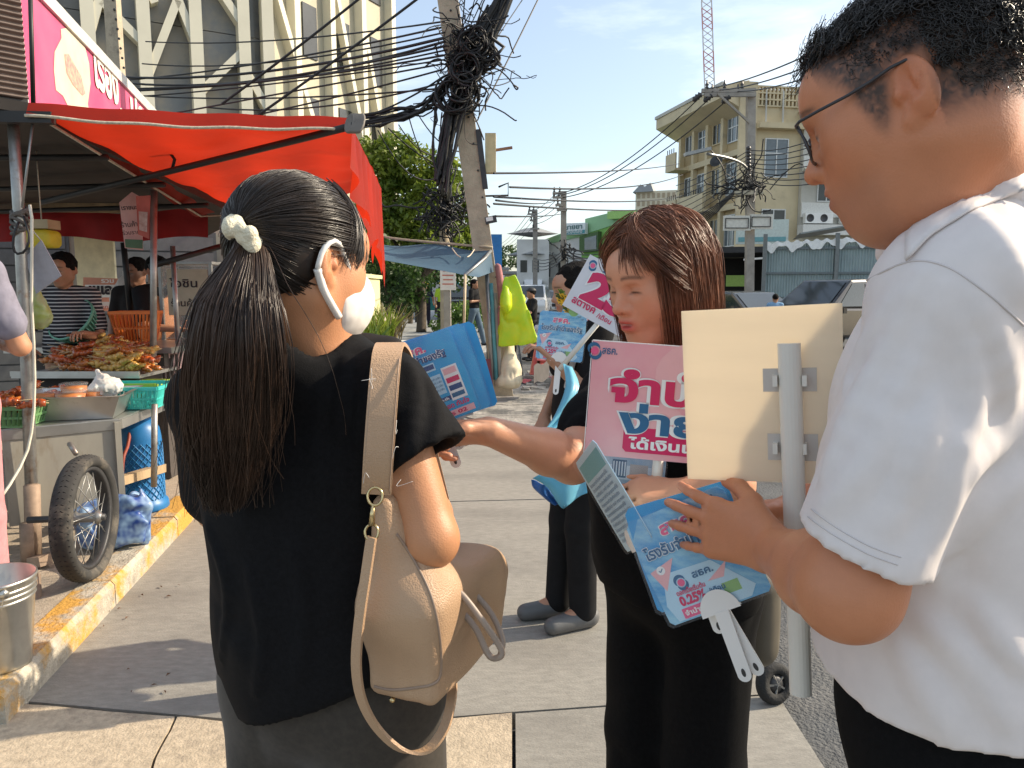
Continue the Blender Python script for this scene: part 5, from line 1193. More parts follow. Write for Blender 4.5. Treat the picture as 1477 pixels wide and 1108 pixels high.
# ================================================================ street food stall
STEEL = mat('stainless', (.52, .52, .50), rough=.3, metal=.85, var=.12, scale=6, stain=(.25, .22, .17), stain_scale=7, stain_lo=.6, stain_hi=.75)
PIPE = mat('galvanised_pipe', (.34, .33, .31), rough=.4, metal=.7, var=.2, scale=14, stain=(.20, .12, .07), stain_scale=9, stain_lo=.55, stain_hi=.7)
PIPED = mat('black_pipe', (.025, .024, .024), rough=.5, metal=.3)
CART = mat('cart_sheet', (.36, .34, .29), rough=.5, metal=.35, var=.22, scale=3, stain=(.22, .16, .10), stain_scale=4, stain_lo=.56, stain_hi=.74, stretch=(1, 1, .35))
WOOD = mat('old_wood', (.33, .24, .14), rough=.85, var=.3, scale=9, stretch=(1, 1, .2), bump=.4)
REDT = mat('red_tarp', (.50, .028, .008), rough=.5, var=.2, scale=1.5, transl=.55, bump=.15, bscale=5)
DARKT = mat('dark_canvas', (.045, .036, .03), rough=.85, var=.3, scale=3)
ROPE = mat('rope', (.50, .44, .34), rough=.95, var=.3, scale=60)
NL, NR, FRc, FLc = at(45, 161, 3.54), at(508, 183, 3.84), at(550, 272, 6.2), at(285, 312, 6.0)
aw = thing('stall_awning', st(-1.5, 4.5), 'big red tarpaulin awning stretched over the food stall on dark pipes', 'awning')
def tarp(u, v):
    a = NL + (NR - NL) * u; b = FLc + (FRc - FLc) * u; p = a + (b - a) * v
    p = p + np.array((0, 0, -.015 * math.sin(PI * v) * math.sin(PI * u) + .012 * math.sin(u * 23 + v * 6) * (.3 + v) + .008 * math.sin(v * 31 - u * 4))); return p
MB().sheet(tarp, 60, 40).obj('tarpaulin', REDT, aw)
MB().sheet(lambda u, v: tarp(u, 0) + np.array((0, -.015 - .03 * v, .035 * (1 - v) - .03 * v)), 60, 3).obj('hem', REDT, aw)
def curtain(u, v):
    a = NR + (FRc - NR) * u; n = abs(math.sin(u * 26)) ** .5
    drop = (.20 + .62 * u ** .8) * (1 - .30 * n * (u > .25)) * v
    return a + np.array((.035 * math.sin(u * 40) * v - .015 * v, .0, -drop))
MB().sheet(curtain, 90, 10).obj('side_curtain', REDT, aw)
MB().tube([tarp(u, 0) + np.array((0, -.05, -.028 - .01 * math.sin(PI * u))) for u in np.linspace(0, .97, 30)], .007, 6).obj('edge_rope', ROPE, aw)
MB().tube([at(515, 180, 3.72), at(440, 199, 3.9), at(180, 263, 4.55), at(60, 292, 4.85)], .019, 8).obj('rafter', PIPED, aw)
mb = MB(); 
for k in range(9): mb.tube([at(512, 178, 3.72) + np.array((.020 * math.cos(a) + (k - 4) * .006, .03 * math.sin(a) * .8, .046 * math.sin(a + .3))) for a in np.linspace(0, 2 * PI, 14)[:-1]], .008, 5, closed=True)
mb.obj('tape_wrap', mat('tape_grey', (.16, .14, .12), rough=.6), aw)
MB().tube([at(248, 246, 4.38), at(252, 230, 4.36), at(246, 222, 4.36), at(244, 212, 4.36), at(250, 214, 4.36)], .009, 6).obj('hook', PIPED, aw)
MB().tube([NL + np.array((.05, -.02, -.03)), at(290, 312, 5.95), at(352, 309, 6.0)], .008, 5).obj('seam_cord', ROPE, aw)
# dark roof further in and red valance
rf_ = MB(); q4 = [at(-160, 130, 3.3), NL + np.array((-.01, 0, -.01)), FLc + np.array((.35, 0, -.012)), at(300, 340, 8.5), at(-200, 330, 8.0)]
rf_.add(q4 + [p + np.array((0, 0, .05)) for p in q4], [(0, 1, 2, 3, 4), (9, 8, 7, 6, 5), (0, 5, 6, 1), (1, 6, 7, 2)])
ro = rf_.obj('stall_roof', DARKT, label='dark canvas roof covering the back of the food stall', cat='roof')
for k, t in enumerate((.25, .5, .75)):
    a = q4[0] + (q4[4] - q4[0]) * t; b = q4[1] + (q4[2] - q4[1]) * t; MB().tube([a + np.array((0, 0, -.03)), b + np.array((0, 0, -.03))], .018, 6).obj('roof_rib', PIPED, ro)
MB().bar(at(-60, 168, 3.5), NL + np.array((.1, .0, -.03)), .05, .05).obj('front_beam', PIPED, ro)
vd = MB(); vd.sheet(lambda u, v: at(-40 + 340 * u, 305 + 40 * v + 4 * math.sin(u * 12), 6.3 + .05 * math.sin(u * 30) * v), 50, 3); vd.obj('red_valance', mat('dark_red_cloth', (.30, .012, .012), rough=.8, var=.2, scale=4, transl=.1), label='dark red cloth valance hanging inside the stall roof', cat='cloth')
MB().bar(at(30, 298, 6.2), at(175, 300, 6.2), .05, .08).obj('roof_beam', WOOD, label='short wooden beam under the stall roof above the red valance', cat='beam')
# poles
def pole(px0, py0, px1, py1, Y, r, m, label, Y1=None, nm='stall_pole'):
    return MB().tube([at(px0, py0, Y), at(px1, py1, Y1 or Y)], r, 10).obj(nm, m, label=label, cat='pole', group='steel poles holding the stall awning')
sp = thing('stall_pole', at(46, 812, 3.6), 'tall steel pipe post wrapped with rope at the corner of the cart', 'pole')
MB().tube([at(50, 815, 3.6), at(38, 520, 3.6), at(27, 300, 3.6), at(17, 150, 3.6)], [.030, .026, .025, .024], 10).obj('pipe', PIPE, sp)
MB().tube([at(46, 700, 3.55), at(49, 815, 3.55)], .036, 10).obj('sleeve', mat('rust_pipe', (.30, .22, .16), rough=.7, metal=.3, var=.3), sp)
mb = MB()
for k in range(8): c = at(28, 304 + k * 4, 3.6); mb.tube([c + np.array((.034 * math.cos(a), .034 * math.sin(a), .02 * math.sin(a + k))) for a in np.linspace(0, 2 * PI, 12)[:-1]], .008, 5, closed=True)
mb.obj('rope_wrap', mat('rope_dark', (.10, .09, .08), rough=.9), sp)
MB().tube(crv(at(34, 312, 3.52), at(42, 340, 3.5), at(36, 362, 3.5), at(22, 365, 3.5), at(19, 345, 3.5), at(27, 320, 3.52)), .006, 5).obj('wire_loop', PIPED, sp)
MB().tube(crv(at(43, 296, 3.5), at(47, 330, 3.48), at(45, 420, 3.48), at(49, 500, 3.48), at(50, 570, 3.5), at(46, 620, 3.5), at(38, 655, 3.48), at(20, 690, 3.4), at(0, 720, 3.3)), .007, 5).obj('white_cord', mat('cord_white', (.62, .58, .48), rough=.8), sp)
MB().tube([at(47, 180, 3.55), at(32, 300, 3.55)], .006, 5).obj('guy_wire', GMET, sp)
pole(222, 275, 221, 535, 4.85, .021, PIPE, 'upright steel post in front of the vendors beside the skewer tray'); pole(249, 355, 259, 535, 5.4, .018, PIPE, 'thin bright steel post beside the glass cabinet'); pole(178, 350, 188, 450, 5.9, .022, PIPED, 'black post standing between the vendors'); pole(223, 583, 222, 702, 4.15, .017, PIPE, 'short steel leg post holding the end of the steel table')
MB().tube([at(215, 385, 5.2), at(330, 352, 5.5)], .02, 8).obj('cross_pipe', PIPED, label='black horizontal pipe joining the posts above the glass cabinet', cat='pipe')
# cart ------------------------------------------------------------------
ct_ = thing('food_cart', st(-1.7, 3.8, .115), 'grey sheet-metal food cart with steel top and one spoked wheel', 'cart')
cc = at(173, 614, 3.9); tt = np.array((.80, .60, 0.)); tn = np.array((.60, -.80, 0.))
pan0 = cc - tt * 1.15
def cpan(u0, u1, z0, z1, d, th, nm, m, par=ct_):
    a = cc + tt * ((u0 + u1) / 2) + tn * d; a[2] = (z0 + z1) / 2; return MB().box(a, (u1 - u0, th, z1 - z0), rot_to(tt, tn, (0, 0, 1))).obj(nm, m, par)
cpan(-.52, -.02, .28, .755, -.01, .03, 'side_panel', CART); cpan(-1.4, -.535, .28, .755, -.01, .03, 'side_panel', CART)
cpan(-.60, -.54, .20, .75, .012, .03, 'panel_rib', PIPE); cpan(-.03, .0, .22, .757, .004, .05, 'corner_angle', CART)
tp = MB(); e = SDIR
P4 = [cc - tt * 1.5, cc, cc + SDIR * 1.7 + np.array((.1, 0, 0)), cc + SDIR * 1.7 - tt * 1.6]
tp.prism([p[:2] for p in P4], .745, .772); tp.obj('steel_top', STEEL, ct_)
for (a, b) in ((0, 1), (1, 2)): A0, B0 = P4[a].copy(), P4[b].copy(); A0[2] = B0[2] = .742; MB().bar(A0, B0, .025, .05).obj('edge_rail', STEEL, ct_)
MB().bar(at(165, 696, 3.95), at(234, 675, 4.5), .05, .05).obj('lower_rail', WOOD, ct_)
MB().tube([at(100, 640, 3.5), at(110, 655, 3.45)], .012, 6).obj('latch', PIPE, ct_)
MB().bar(at(30, 812, 3.55), at(66, 808, 3.45), .06, .05).obj('foot_frame', mat('rust_pipe', ()), ct_); MB().tube([at(38, 755, 3.5), at(40, 815, 3.5)], .03, 10).obj('stub_leg', mat('rust_pipe', ()), ct_); MB().tube([at(52, 830, 3.2), at(57, 912, 3.0)], .018, 8).obj('prop_leg', mat('rust_pipe', ()), ct_)
MB().bar(cc - tt * 1.4 + np.array((.0, -.05, -.06)), cc - tt * .9 + np.array((0, -.05, -.02)), .25, .03).obj('side_shelf', STEEL, ct_)
# wheel
wc = at(126, 762, 3.33); wn = np.array((.989, .146, 0)); wn /= np.linalg.norm(wn); wt_ = np.array((-wn[1], wn[0], 0))
wh = thing('cart_wheel', wc * np.array((1, 1, 0)) + np.array((0, 0, .115)), 'black motorcycle wheel with wire spokes on the food cart', 'wheel'); wr_ = .29
wc[2] = .115 + wr_ + .002
ty = MB().lathe([(wr_ - .055, -.030), (wr_ - .035, -.046), (wr_ - .014, -.044), (wr_ - .003, -.025), (wr_, 0), (wr_ - .003, .025), (wr_ - .014, .044), (wr_ - .035, .046), (wr_ - .055, .030), (wr_ - .055, -.03)], wc, 56, wn).obj('tyre', mat('tyre_worn', (.035, .034, .032), rough=.85, var=.2, scale=20, stain=(.16, .14, .11), stain_scale=7, stain_lo=.5, stain_hi=.7), wh)
tr_m = MB()
for k in range(64):
    a = 2 * PI * k / 64
    for s in (-1, 1):
        a2 = a + s * .0; r1 = np.array((0, 0, 1.)) * math.sin(a2) + wt_ * math.cos(a2); r2 = np.array((0, 0, 1.)) * math.sin(a2 + .06) + wt_ * math.cos(a2 + .06)
        tr_m.bar(wc + r1 * (wr_ - .001) + wn * s * .006, wc + r2 * (wr_ - .012) + wn * s * .038, .005, .004)
tr_m.obj('tread_groove', mat('tread_dark', (.012, .012, .012), rough=.9), ty)
rm = MB().lathe([(wr_ - .056, -.028), (wr_ - .075, -.020), (wr_ - .07, 0), (wr_ - .075, .020), (wr_ - .056, .028), (wr_ - .058, 0), (wr_ - .056, -.028)], wc, 48, wn).obj('rim', DMET, wh)
MB().lathe([(.012, -.07), (.035, -.05), (.022, -.035), (.022, .035), (.035, .05), (.012, .07)], wc, 14, wn).obj('hub', GMET, wh)
for k in range(28):
    a = 2 * PI * k / 28; s = 1 if k % 2 else -1; b = a + (.5 if (k // 2) % 2 else -.5)
    p0 = wc + .033 * (np.array((0, 0, math.sin(a))) + wt_ * math.cos(a)) + wn * s * .045; p1 = wc + (wr_ - .074) * (np.array((0, 0, math.sin(b))) + wt_ * math.cos(b)) + wn * s * .006
    MB().tube([p0, p1], .0022, 4).obj('spoke', GMET, wh)
MB().tube([wc - wn * .25, wc + wn * .08], .016, 8).obj('axle', DMET, wh)
# gas cylinder
g0 = at(207, 736, 4.45); g0[2] = .117; gr = .125
gc = thing('gas_cylinder', g0, 'tall blue gas cylinder with netted lower half under the stall table', 'gas cylinder')
BLUE = mat('gas_blue', (.012, .14, .36), rough=.4, var=.12, scale=8, stain=(.03, .06, .10), stain_scale=9, stain_lo=.6, stain_hi=.75)
MB().lathe([(.001, .0), (gr * 1.15, .0), (gr * 1.2, .012), (gr * 1.15, .05), (gr, .07), (gr, .44), (gr * .93, .50), (gr * .7, .545), (gr * .35, .57), (.001, .575)], g0, 28).obj('tank', BLUE, gc)
MB().lathe([(gr * .62, .55), (gr * .66, .56), (gr * .66, .66), (gr * .62, .66), (gr * .60, .56)], g0, 20).obj('collar', BLUE, gc); MB().lathe([(.02, .57), (.022, .62), (.03, .625), (.03, .65), (.001, .655)], g0, 10).obj('valve', mat('brass', (.5, .36, .12), rough=.35, metal=.8), gc)
net = MB(); BN = mat('net_blue', (.02, .20, .45), rough=.5)
for k in range(22):
    for s in (-1, 1): net.tube([g0 + np.array(((gr + .003) * math.cos(2 * PI * k / 22 + s * t * 2.2), (gr + .003) * math.sin(2 * PI * k / 22 + s * t * 2.2), .06 + .36 * t)) for t in np.linspace(0, 1, 14)], .0028, 3, cap=False)
net.obj('net_sleeve', BN, gc)
MB().tube(crv(g0 + np.array((0, 0, .64)), at(190, 600, 4.4), at(185, 640, 4.3), at(178, 660, 4.2), at(176, 690, 4.2)), .01, 6).obj('hose', mat('hose_red', (.25, .05, .03), rough=.6), gc)
# blue-white plaid bag behind the wheel
bg_ = SD(); c = at(165, 782, 3.75); c[2] = .24; bg_.box(c, (.34, .22, .26), frame((.9, .4, 0)), .06, .02).ell(c + np.array((.10, .05, .08)), (.10, .10, .10), None, .05).plane((0, 0, .117), (0, 0, -1), .005); bg_.disp(folds(.045, (0, 0, 1), 14, .6))
m = mat('plaid', (.012, .05, .24), rough=.35, col2=(.28, .42, .58), scale=24, detail=1)
sdf_obj('plaid_bag', [(c - .35, c + .35, .012)], bg_, m); tag(bpy.data.objects['plaid_bag'], 'blue and white crumpled plastic bag behind the cart wheel', 'bag')
# bucket
b0 = at(2, 985, 2.52); b0[2] = .117
bk = thing('metal_bucket', b0, 'shiny galvanised bucket standing on the yellow-edged pavement', 'bucket')
GALV = mat('galvanised', (.60, .58, .52), rough=.28, metal=.9, var=.15, scale=9)
MB().lathe([(.001, .004), (.098, .004), (.100, .0), (.101, .012), (.132, .315), (.137, .318), (.137, .330), (.131, .330), (.098, .02), (.001, .018)], b0, 40).obj('pail', GALV, bk)
for z in (.255, .275, .295): MB().lathe([(.1265 + (z - .255) * .1, z - .005), (.1305 + (z - .255) * .1, z), (.1265 + (z - .255) * .1, z + .005)], b0, 40).obj('rib', GALV, bk)
MB().lathe([(.001, .2), (.118, .2)], b0, 30).obj('water', mat('dirty_water', (.08, .07, .05), rough=.1), bk)
MB().lathe([(.001, -.006), (.016, -.004), (.016, .004), (.001, .006)], b0 + np.array((.10, -.088, .30)), 12, (.75, -.66, 0)).obj('ear', GALV, bk)
MB().tube(crv(b0 + np.array((.1, -.09, .30)), b0 + np.array((.06, -.08, .2)), b0 + np.array((-.04, -.06, .26)), b0 + np.array((-.1, .02, .29))), .004, 5).obj('handle', GALV, bk)

# ---------------- food and wares
GRILL = [mat('grilled_brown', (.22, .06, .018), rough=.35, var=.4, scale=40, col2=(.58, .21, .035), coat=.3), mat('grilled_red', (.20, .03, .012), rough=.3, var=.4, scale=40, col2=(.52, .12, .02), coat=.3), mat('grilled_gold', (.52, .27, .05), rough=.4, col2=(.62, .42, .12), scale=40, coat=.2)]
STICK = mat('bamboo_stick', (.55, .42, .24), rough=.8)
def skewer_mesh(seed, m):
    r_ = np.random.default_rng(seed); mb = MB(); mb.tube([(-.10, 0, 0), (.14, 0, 0)], .0018, 4, mi=1)
    for k in range(5):
        c = np.array((.0 + k * .026, 0, 0)) + r_.normal(size=3) * .002; rad = np.array((.020, .022, .018)) * r_.uniform(.8, 1.2); n, mm = 8, 5; vs = []; fs = []
        for i in range(mm + 1):
            for j in range(n):
                th = PI * i / mm; ph = 2 * PI * j / n; d = np.array((math.cos(th), math.sin(th) * math.cos(ph), math.sin(th) * math.sin(ph))); vs.append(c + d * rad * (1 + .22 * r_.normal()))
        for i in range(mm):
            for j in range(n): fs.append((i * n + j, i * n + (j + 1) % n, (i + 1) * n + (j + 1) % n, (i + 1) * n + j))
        mb.add(vs, fs, 0, True)
    return mb.mesh('skewer', [m, STICK])
SK = [[skewer_mesh(s * 3 + i, GRILL[i]) for s in range(3)] for i in range(3)]
r_ = np.random.default_rng(17)
# raised tray and stand
tray = thing('skewer_tray', at(150, 552, 4.55), 'long metal tray on a stand heaped with grilled skewers', 'tray')
ta, tb_ = at(60, 536, 4.75), at(222, 528, 4.75); ta[2] = tb_[2] = .955
MB().box((ta + tb_) / 2 + np.array((0, 0, -.03)), (np.linalg.norm(tb_ - ta) + .06, .50, .02), rot_to((tb_ - ta) / np.linalg.norm(tb_ - ta), np.cross((0, 0, 1), (tb_ - ta) / np.linalg.norm(tb_ - ta)), (0, 0, 1))).obj('pan', STEEL, tray)
MB().bar(ta + np.array((-.03, -.25, -.012)), tb_ + np.array((.03, -.25, -.012)), .015, .03).obj('rim', STEEL, tray)
for p in (ta, tb_):
    for dy in (-.2, .2): MB().bar(p + np.array((0, dy, -.18)), p + np.array((0, dy, -.03)), .02).obj('leg', DMET, tray)
MB().box((ta + tb_) / 2 + np.array((0, .05, -.11)), (.62, .34, .13)).obj('charcoal_grill', mat('grill_dark', (.05, .045, .04), rough=.8, metal=.3), tray)
def pile(n, x0, x1, py0, py1, Y0, Y1, zf, kinds, label, grp, tilt=.35):
    for i in range(n):
        u, v = r_.uniform(), r_.uniform(); px = x0 + (x1 - x0) * u; Y = Y0 + (Y1 - Y0) * v
        c = at(px, 500, Y); c[2] = zf(u, v) 
        k = kinds[r_.integers(len(kinds))]
        place(SK[k][r_.integers(3)], 'skewer', c, (r_.normal() * .5, r_.normal() * tilt * .6, r_.uniform(-.7, .7) + (PI if r_.uniform() < .3 else 0)), label=label, cat='skewer', group=grp)
pile(44, 78, 135, 0, 0, 4.58, 4.98, lambda u, v: .965 + .09 * r_.uniform() * (1 - .5 * abs(2 * u - 1)) + .06 * v, [0, 1, 1], 'dark glazed meat skewer in the heap by the rope-wrapped post', 'glazed skewers on the tray')
pile(60, 125, 205, 0, 0, 4.55, 4.98, lambda u, v: .965 + .12 * r_.uniform() * (1 - .4 * abs(2 * u - 1)) + .07 * v, [0, 0, 1, 2], 'orange-brown grilled skewer in the heap below the orange basket', 'grilled skewers on the tray')
pile(22, 145, 190, 0, 0, 4.53, 4.6, lambda u, v: .965 + .07 * r_.uniform(), [2], 'golden fried ball skewer at the tray front', 'golden skewers on the tray')
pile(16, 10, 95, 0, 0, 4.1, 4.3, lambda u, v: .83 + .05 * r_.uniform(), [0, 1], 'brown meat skewer lying flat behind the sauce tubs', 'flat skewers on the table')
pile(16, -12, 28, 0, 0, 3.55, 3.8, lambda u, v: .87 + .07 * r_.uniform(), [0, 1, 1], 'brown meatball skewer in the green basket', 'skewers in the green basket')
pile(18, 185, 232, 0, 0, 4.5, 4.9, lambda u, v: .80 + .04 * r_.uniform(), [0, 0], 'dark grilled skewer beside the turquoise basket', 'skewers beside the turquoise basket')
MB().box(at(60, 575, 4.2) * np.array((1, 1, 0)) + np.array((0, 0, .80)), (.5, .35, .02)).obj('wooden_board', WOOD, label='wooden serving board under the flat skewers', cat='board')
def basket(name, c, w0, d0, w1, d1, h, m, label, rotz=0., slats=11, cat='basket'):
    """rectangular slatted plastic basket: base, rim, every wall slat"""
    o = thing(name, c, label, cat); Rz = np.array(((math.cos(rotz), -math.sin(rotz), 0), (math.sin(rotz), math.cos(rotz), 0), (0, 0, 1))); c = _np(c)
    Q = lambda x, y, z: c + Rz @ np.array((x, y, z))
    MB().box(Q(0, 0, .006), (w0, d0, .012), Rz).obj('base', m, o)
    rim = MB(); cs = [(-w1 / 2, -d1 / 2), (w1 / 2, -d1 / 2), (w1 / 2, d1 / 2), (-w1 / 2, d1 / 2)]; c0_ = [(-w0 / 2, -d0 / 2), (w0 / 2, -d0 / 2), (w0 / 2, d0 / 2), (-w0 / 2, d0 / 2)]
    for i in range(4): rim.bar(Q(*cs[i], h), Q(*cs[(i + 1) % 4], h), .014, .02)
    rim.obj('rim', m, o)
    for i in range(4):
        a0, b0 = np.array(c0_[i]), np.array(c0_[(i + 1) % 4]); a1, b1 = np.array(cs[i]), np.array(cs[(i + 1) % 4])
        nS = slats if i % 2 == 0 else max(5, int(slats * d1 / w1))
        for k in range(nS + 1):
            t = k / nS; MB().bar(Q(*(a0 + (b0 - a0) * t), .01), Q(*(a1 + (b1 - a1) * t), h), np.linalg.norm(b1 - a1) / nS * .62, .004).obj('slat', m, o)
        MB().bar(Q(*(a0 + (a1 - a0) * .5), h * .5), Q(*(b0 + (b1 - b0) * .5), h * .5), .006, .012).obj('band', m, o)
    return o
c = at(196, 575, 4.3); c[2] = .776; basket('plastic_basket', c, .30, .26, .36, .32, .12, mat('turquoise', (.05, .50, .45), rough=.35), 'turquoise slatted plastic basket on the steel table', .1, 15)
c = at(8, 590, 3.72); c[2] = .776; basket('plastic_basket', c, .30, .26, .36, .30, .10, mat('basket_green', (.12, .26, .10), rough=.4), 'dull green slatted basket holding meatball skewers', .1, 13)
c = at(198, 478, 5.15); c[2] = 1.085; basket('plastic_basket', c, .20, .17, .27, .24, .21, mat('basket_orange', (.72, .19, .03), rough=.35, transl=.2), 'tall orange plastic basket standing on the vendors counter', .15, 11)
c = at(238, 545, 5.35); c[2] = .79; basket('plastic_crate', c, .26, .22, .30, .26, .22, mat('crate_pink', (.62, .44, .42), rough=.5), 'pale pink plastic crate beside the thin steel post', .1, 9, 'crate')
c = at(197, 550, 4.55); c[2] = .80; basket('plastic_basket', c, .24, .18, .30, .22, .08, mat('lime', (.36, .50, .06), rough=.4), 'lime green shallow basket under the skewer tray', .1, 11)
# vendor counter behind the tray
vc = thing('vendor_counter', at(190, 560, 5.5) * np.array((1, 1, 0)) + np.array((0, 0, .115)), 'dark wooden counter behind the skewer tray', 'counter')
cA, cB = at(70, 480, 5.4), at(275, 480, 5.6); MB().box(np.array(((cA[0] + cB[0]) / 2, 5.45, 1.04)), (cB[0] - cA[0] + .2, .8, .04)).obj('top', STEEL, vc); MB().box(np.array(((cA[0] + cB[0]) / 2, 5.5, .57)), (cB[0] - cA[0], .7, .89)).obj('body', mat('counter_dark', (.06, .05, .045), rough=.8), vc)
# green colander, red and white box
c = at(122, 500, 5.05); c[2] = 1.065; col_ = thing('colander', c, 'green plastic colander tipped on its side behind the skewers', 'colander'); GG = mat('colander_green', (.12, .34, .24), rough=.4)
ax = np.array((-.25, -.75, .6)); ax /= np.linalg.norm(ax); cc2 = c + np.array((0, 0, .12))
MB().lathe([(.155, .0), (.165, .005), (.165, .018), (.155, .02)], cc2 + ax * .10, 36, ax).obj('rim', GG, col_)
for k in range(36):
    a = 2 * PI * k / 36; u = np.cross(ax, (0, 0, 1)); u /= np.linalg.norm(u); v = np.cross(ax, u); rd = u * math.cos(a) + v * math.sin(a)
    MB().tube([cc2 + ax * .10 + rd * .158, cc2 + ax * .03 + rd * .135, cc2 - ax * .03 + rd * .085], .0055, 4).obj('rib', GG, col_)
MB().lathe([(.150, .095), (.128, .028), (.085, -.028), (.001, -.038)], cc2, 30, ax).obj('bowl', mat('colander_inner', (.05, .16, .11), rough=.5), col_)
c = at(135, 508, 4.95); c[2] = 1.01; bx_ = thing('snack_box', c, 'red and white printed box standing among the skewers', 'box'); MB().box(c + np.array((0, 0, .045)), (.14, .08, .10)).obj('carton', mat('box_red', (.55, .06, .03), rough=.5), bx_); MB().box(c + np.array((.0, -.042, .045)), (.085, .004, .07)).obj('label_panel', mat('label_pale', (.5, .52, .58), rough=.5), bx_); MB().box(c + np.array((.1, .01, .04)), (.05, .07, .11)).obj('side_flap', WHITE, bx_)
# pan with tubs and bag
pc = at(118, 616, 4.0); pc[2] = .775
pan = thing('steel_pan', pc, 'deep rectangular stainless pan at the table corner holding sauce tubs', 'pan')
Rz = rot_to((.97, .24, 0), (-.24, .97, 0), (0, 0, 1)); Q = lambda x, y, z: pc + Rz @ np.array((x, y, z))
w0, d0, w1, d1, hh = .40, .34, .50, .42, .125
mb = MB(); cs0 = [Q(-w0 / 2, -d0 / 2, 0), Q(w0 / 2, -d0 / 2, 0), Q(w0 / 2, d0 / 2, 0), Q(-w0 / 2, d0 / 2, 0)]; cs1 = [Q(-w1 / 2, -d1 / 2, hh), Q(w1 / 2, -d1 / 2, hh), Q(w1 / 2, d1 / 2, hh), Q(-w1 / 2, d1 / 2, hh)]
lp_ = [Q(-w1 / 2 - .025, -d1 / 2 - .025, hh), Q(w1 / 2 + .025, -d1 / 2 - .025, hh), Q(w1 / 2 + .025, d1 / 2 + .025, hh), Q(-w1 / 2 - .025, d1 / 2 + .025, hh)]
mb.add(cs0 + cs1 + lp_, [(0, 3, 2, 1)] + [(i, (i + 1) % 4, 4 + (i + 1) % 4, 4 + i) for i in range(4)] + [(4 + i, 4 + (i + 1) % 4, 8 + (i + 1) % 4, 8 + i) for i in range(4)]); mb.obj('pan', STEEL, pan)
SAUCE = mat('sauce', (.42, .10, .015), rough=.4, col2=(.6, .25, .05), scale=30); CLEARP = mat('clear_plastic', (.85, .86, .85), rough=.12, alpha=.10, spec=.8, var=.02)
for i, (px, py, Y, r0, lab) in enumerate([(62, 600, 3.95, .065, 'round tub of orange sauce nearest the rope-wrapped post'), (104, 597, 3.95, .075, 'wide flat tub of orange sauce at the pan front'), (108, 580, 4.15, .07, 'tub of orange sauce stacked behind in the pan'), (136, 590, 4.05, .05, 'small tub of orange sauce beside the clear bag')]):
    c = at(px, py, Y); c[2] = pc[2] + .075 + .015 * (i == 2); t_ = thing('sauce_tub', c, lab, 'tub', 'sauce tubs in the pan')
    MB().lathe([(.001, .004), (r0 * .85, .004), (r0 * .95, .045), (.001, .047)], c, 20).obj('sauce', SAUCE, t_); MB().lathe([(r0 * .88, 0), (r0, .055), (r0 * 1.04, .058), (r0 * 1.04, .066), (r0 * .9, .068), (.001, .07)], c, 24).obj('lid', CLEARP, t_)
pb_ = SD(); c = at(155, 580, 4.1); c[2] = pc[2] + .14; pb_.ell(c, (.085, .07, .06)).cone(c + np.array((-.02, 0, .03)), c + np.array((-.04, .0, .09)), .03, .012, .03); pb_.disp(lambda P: .02 * vnoise(P * 40) + .012 * vnoise(P * 90))
sdf_obj('plastic_bag', [(c - .16, c + .16, .006)], pb_, mat('film_white', (.75, .74, .70), rough=.2, alpha=.75, var=.05)); tag(bpy.data.objects['plastic_bag'], 'crumpled clear plastic bag lying in the steel pan', 'bag')
# hanging things
def hang_card(name, pts, Y, m, label, cat, th=.006, cords=()):
    P_ = [at(x, y, Y + dy) for x, y, dy in pts]; n = len(P_); o = thing(name, P_[0], label, cat)
    b = [p + np.array((0, th, 0)) for p in P_]
    MB().add(P_ + b, [tuple(range(n)), tuple(range(2 * n - 1, n - 1, -1))] + [(i, n + i, n + (i + 1) % n, (i + 1) % n) for i in range(n)]).obj('card', m, o)
    return o
hc = hang_card('hanging_card', [(59, 346, 0), (36, 372, .05), (52, 424, .08), (88, 398, .02)][::-1], 3.62, mat('grey_card', (.36, .36, .40), rough=.8, var=.08, scale=30), 'grey square card hanging by a corner from the rope-wrapped post', 'card'); MB().tube([at(45, 330, 3.62), at(59, 347, 3.61)], .004, 4).obj('string', ROPE, hc)
c = at(62, 345, 4.3); yl = thing('yellow_tub', c, 'bright yellow plastic tub hung under the stall roof', 'tub'); mb = SD().box(c, (.155, .14, .10), None, .03); sdf_obj('tub', [(c - .15, c + .15, .008)], mb, mat('tub_yellow', (.74, .64, .06), rough=.4, transl=.45), yl); MB().box(c + np.array((0, 0, .08)), (.14, .12, .05)).obj('cap', mat('cap_beige', (.35, .28, .16), rough=.6), yl); MB().tube([c + np.array((0, 0, .1)), c + np.array((0, .0, .5))], .004, 4).obj('cord', ROPE, yl)
vb = SD(); c = at(54, 445, 3.75); vb.cone(c + np.array((0, 0, .10)), c + np.array((.0, 0, -.03)), .02, .055, .04).ell(c + np.array((.0, 0, -.035)), (.06, .05, .07), None, .03).disp(lambda P: .014 * vnoise(P * 45)); sdf_obj('vegetable_bag', [(c - .2, c + .2, .007)], vb, mat('veg_bag', (.45, .46, .30), col2=(.38, .46, .10), rough=.2, scale=12, transl=.3)); tag(bpy.data.objects['vegetable_bag'], 'clear plastic bag of green vegetables hanging from the post', 'bag')
PINKP = mat('paper_pink', (.62, .36, .34), rough=.8, var=.08); INK = mat('ink', (.03, .025, .03), rough=.8)
h1_ = hang_card('hanging_poster', [(172, 292, 0), (180, 358, .05), (206, 361, .08), (204, 285, .02), (190, 277, 0)], 4.9, PINKP, 'pink paper notice with green foot hanging under the awning', 'poster', .004)
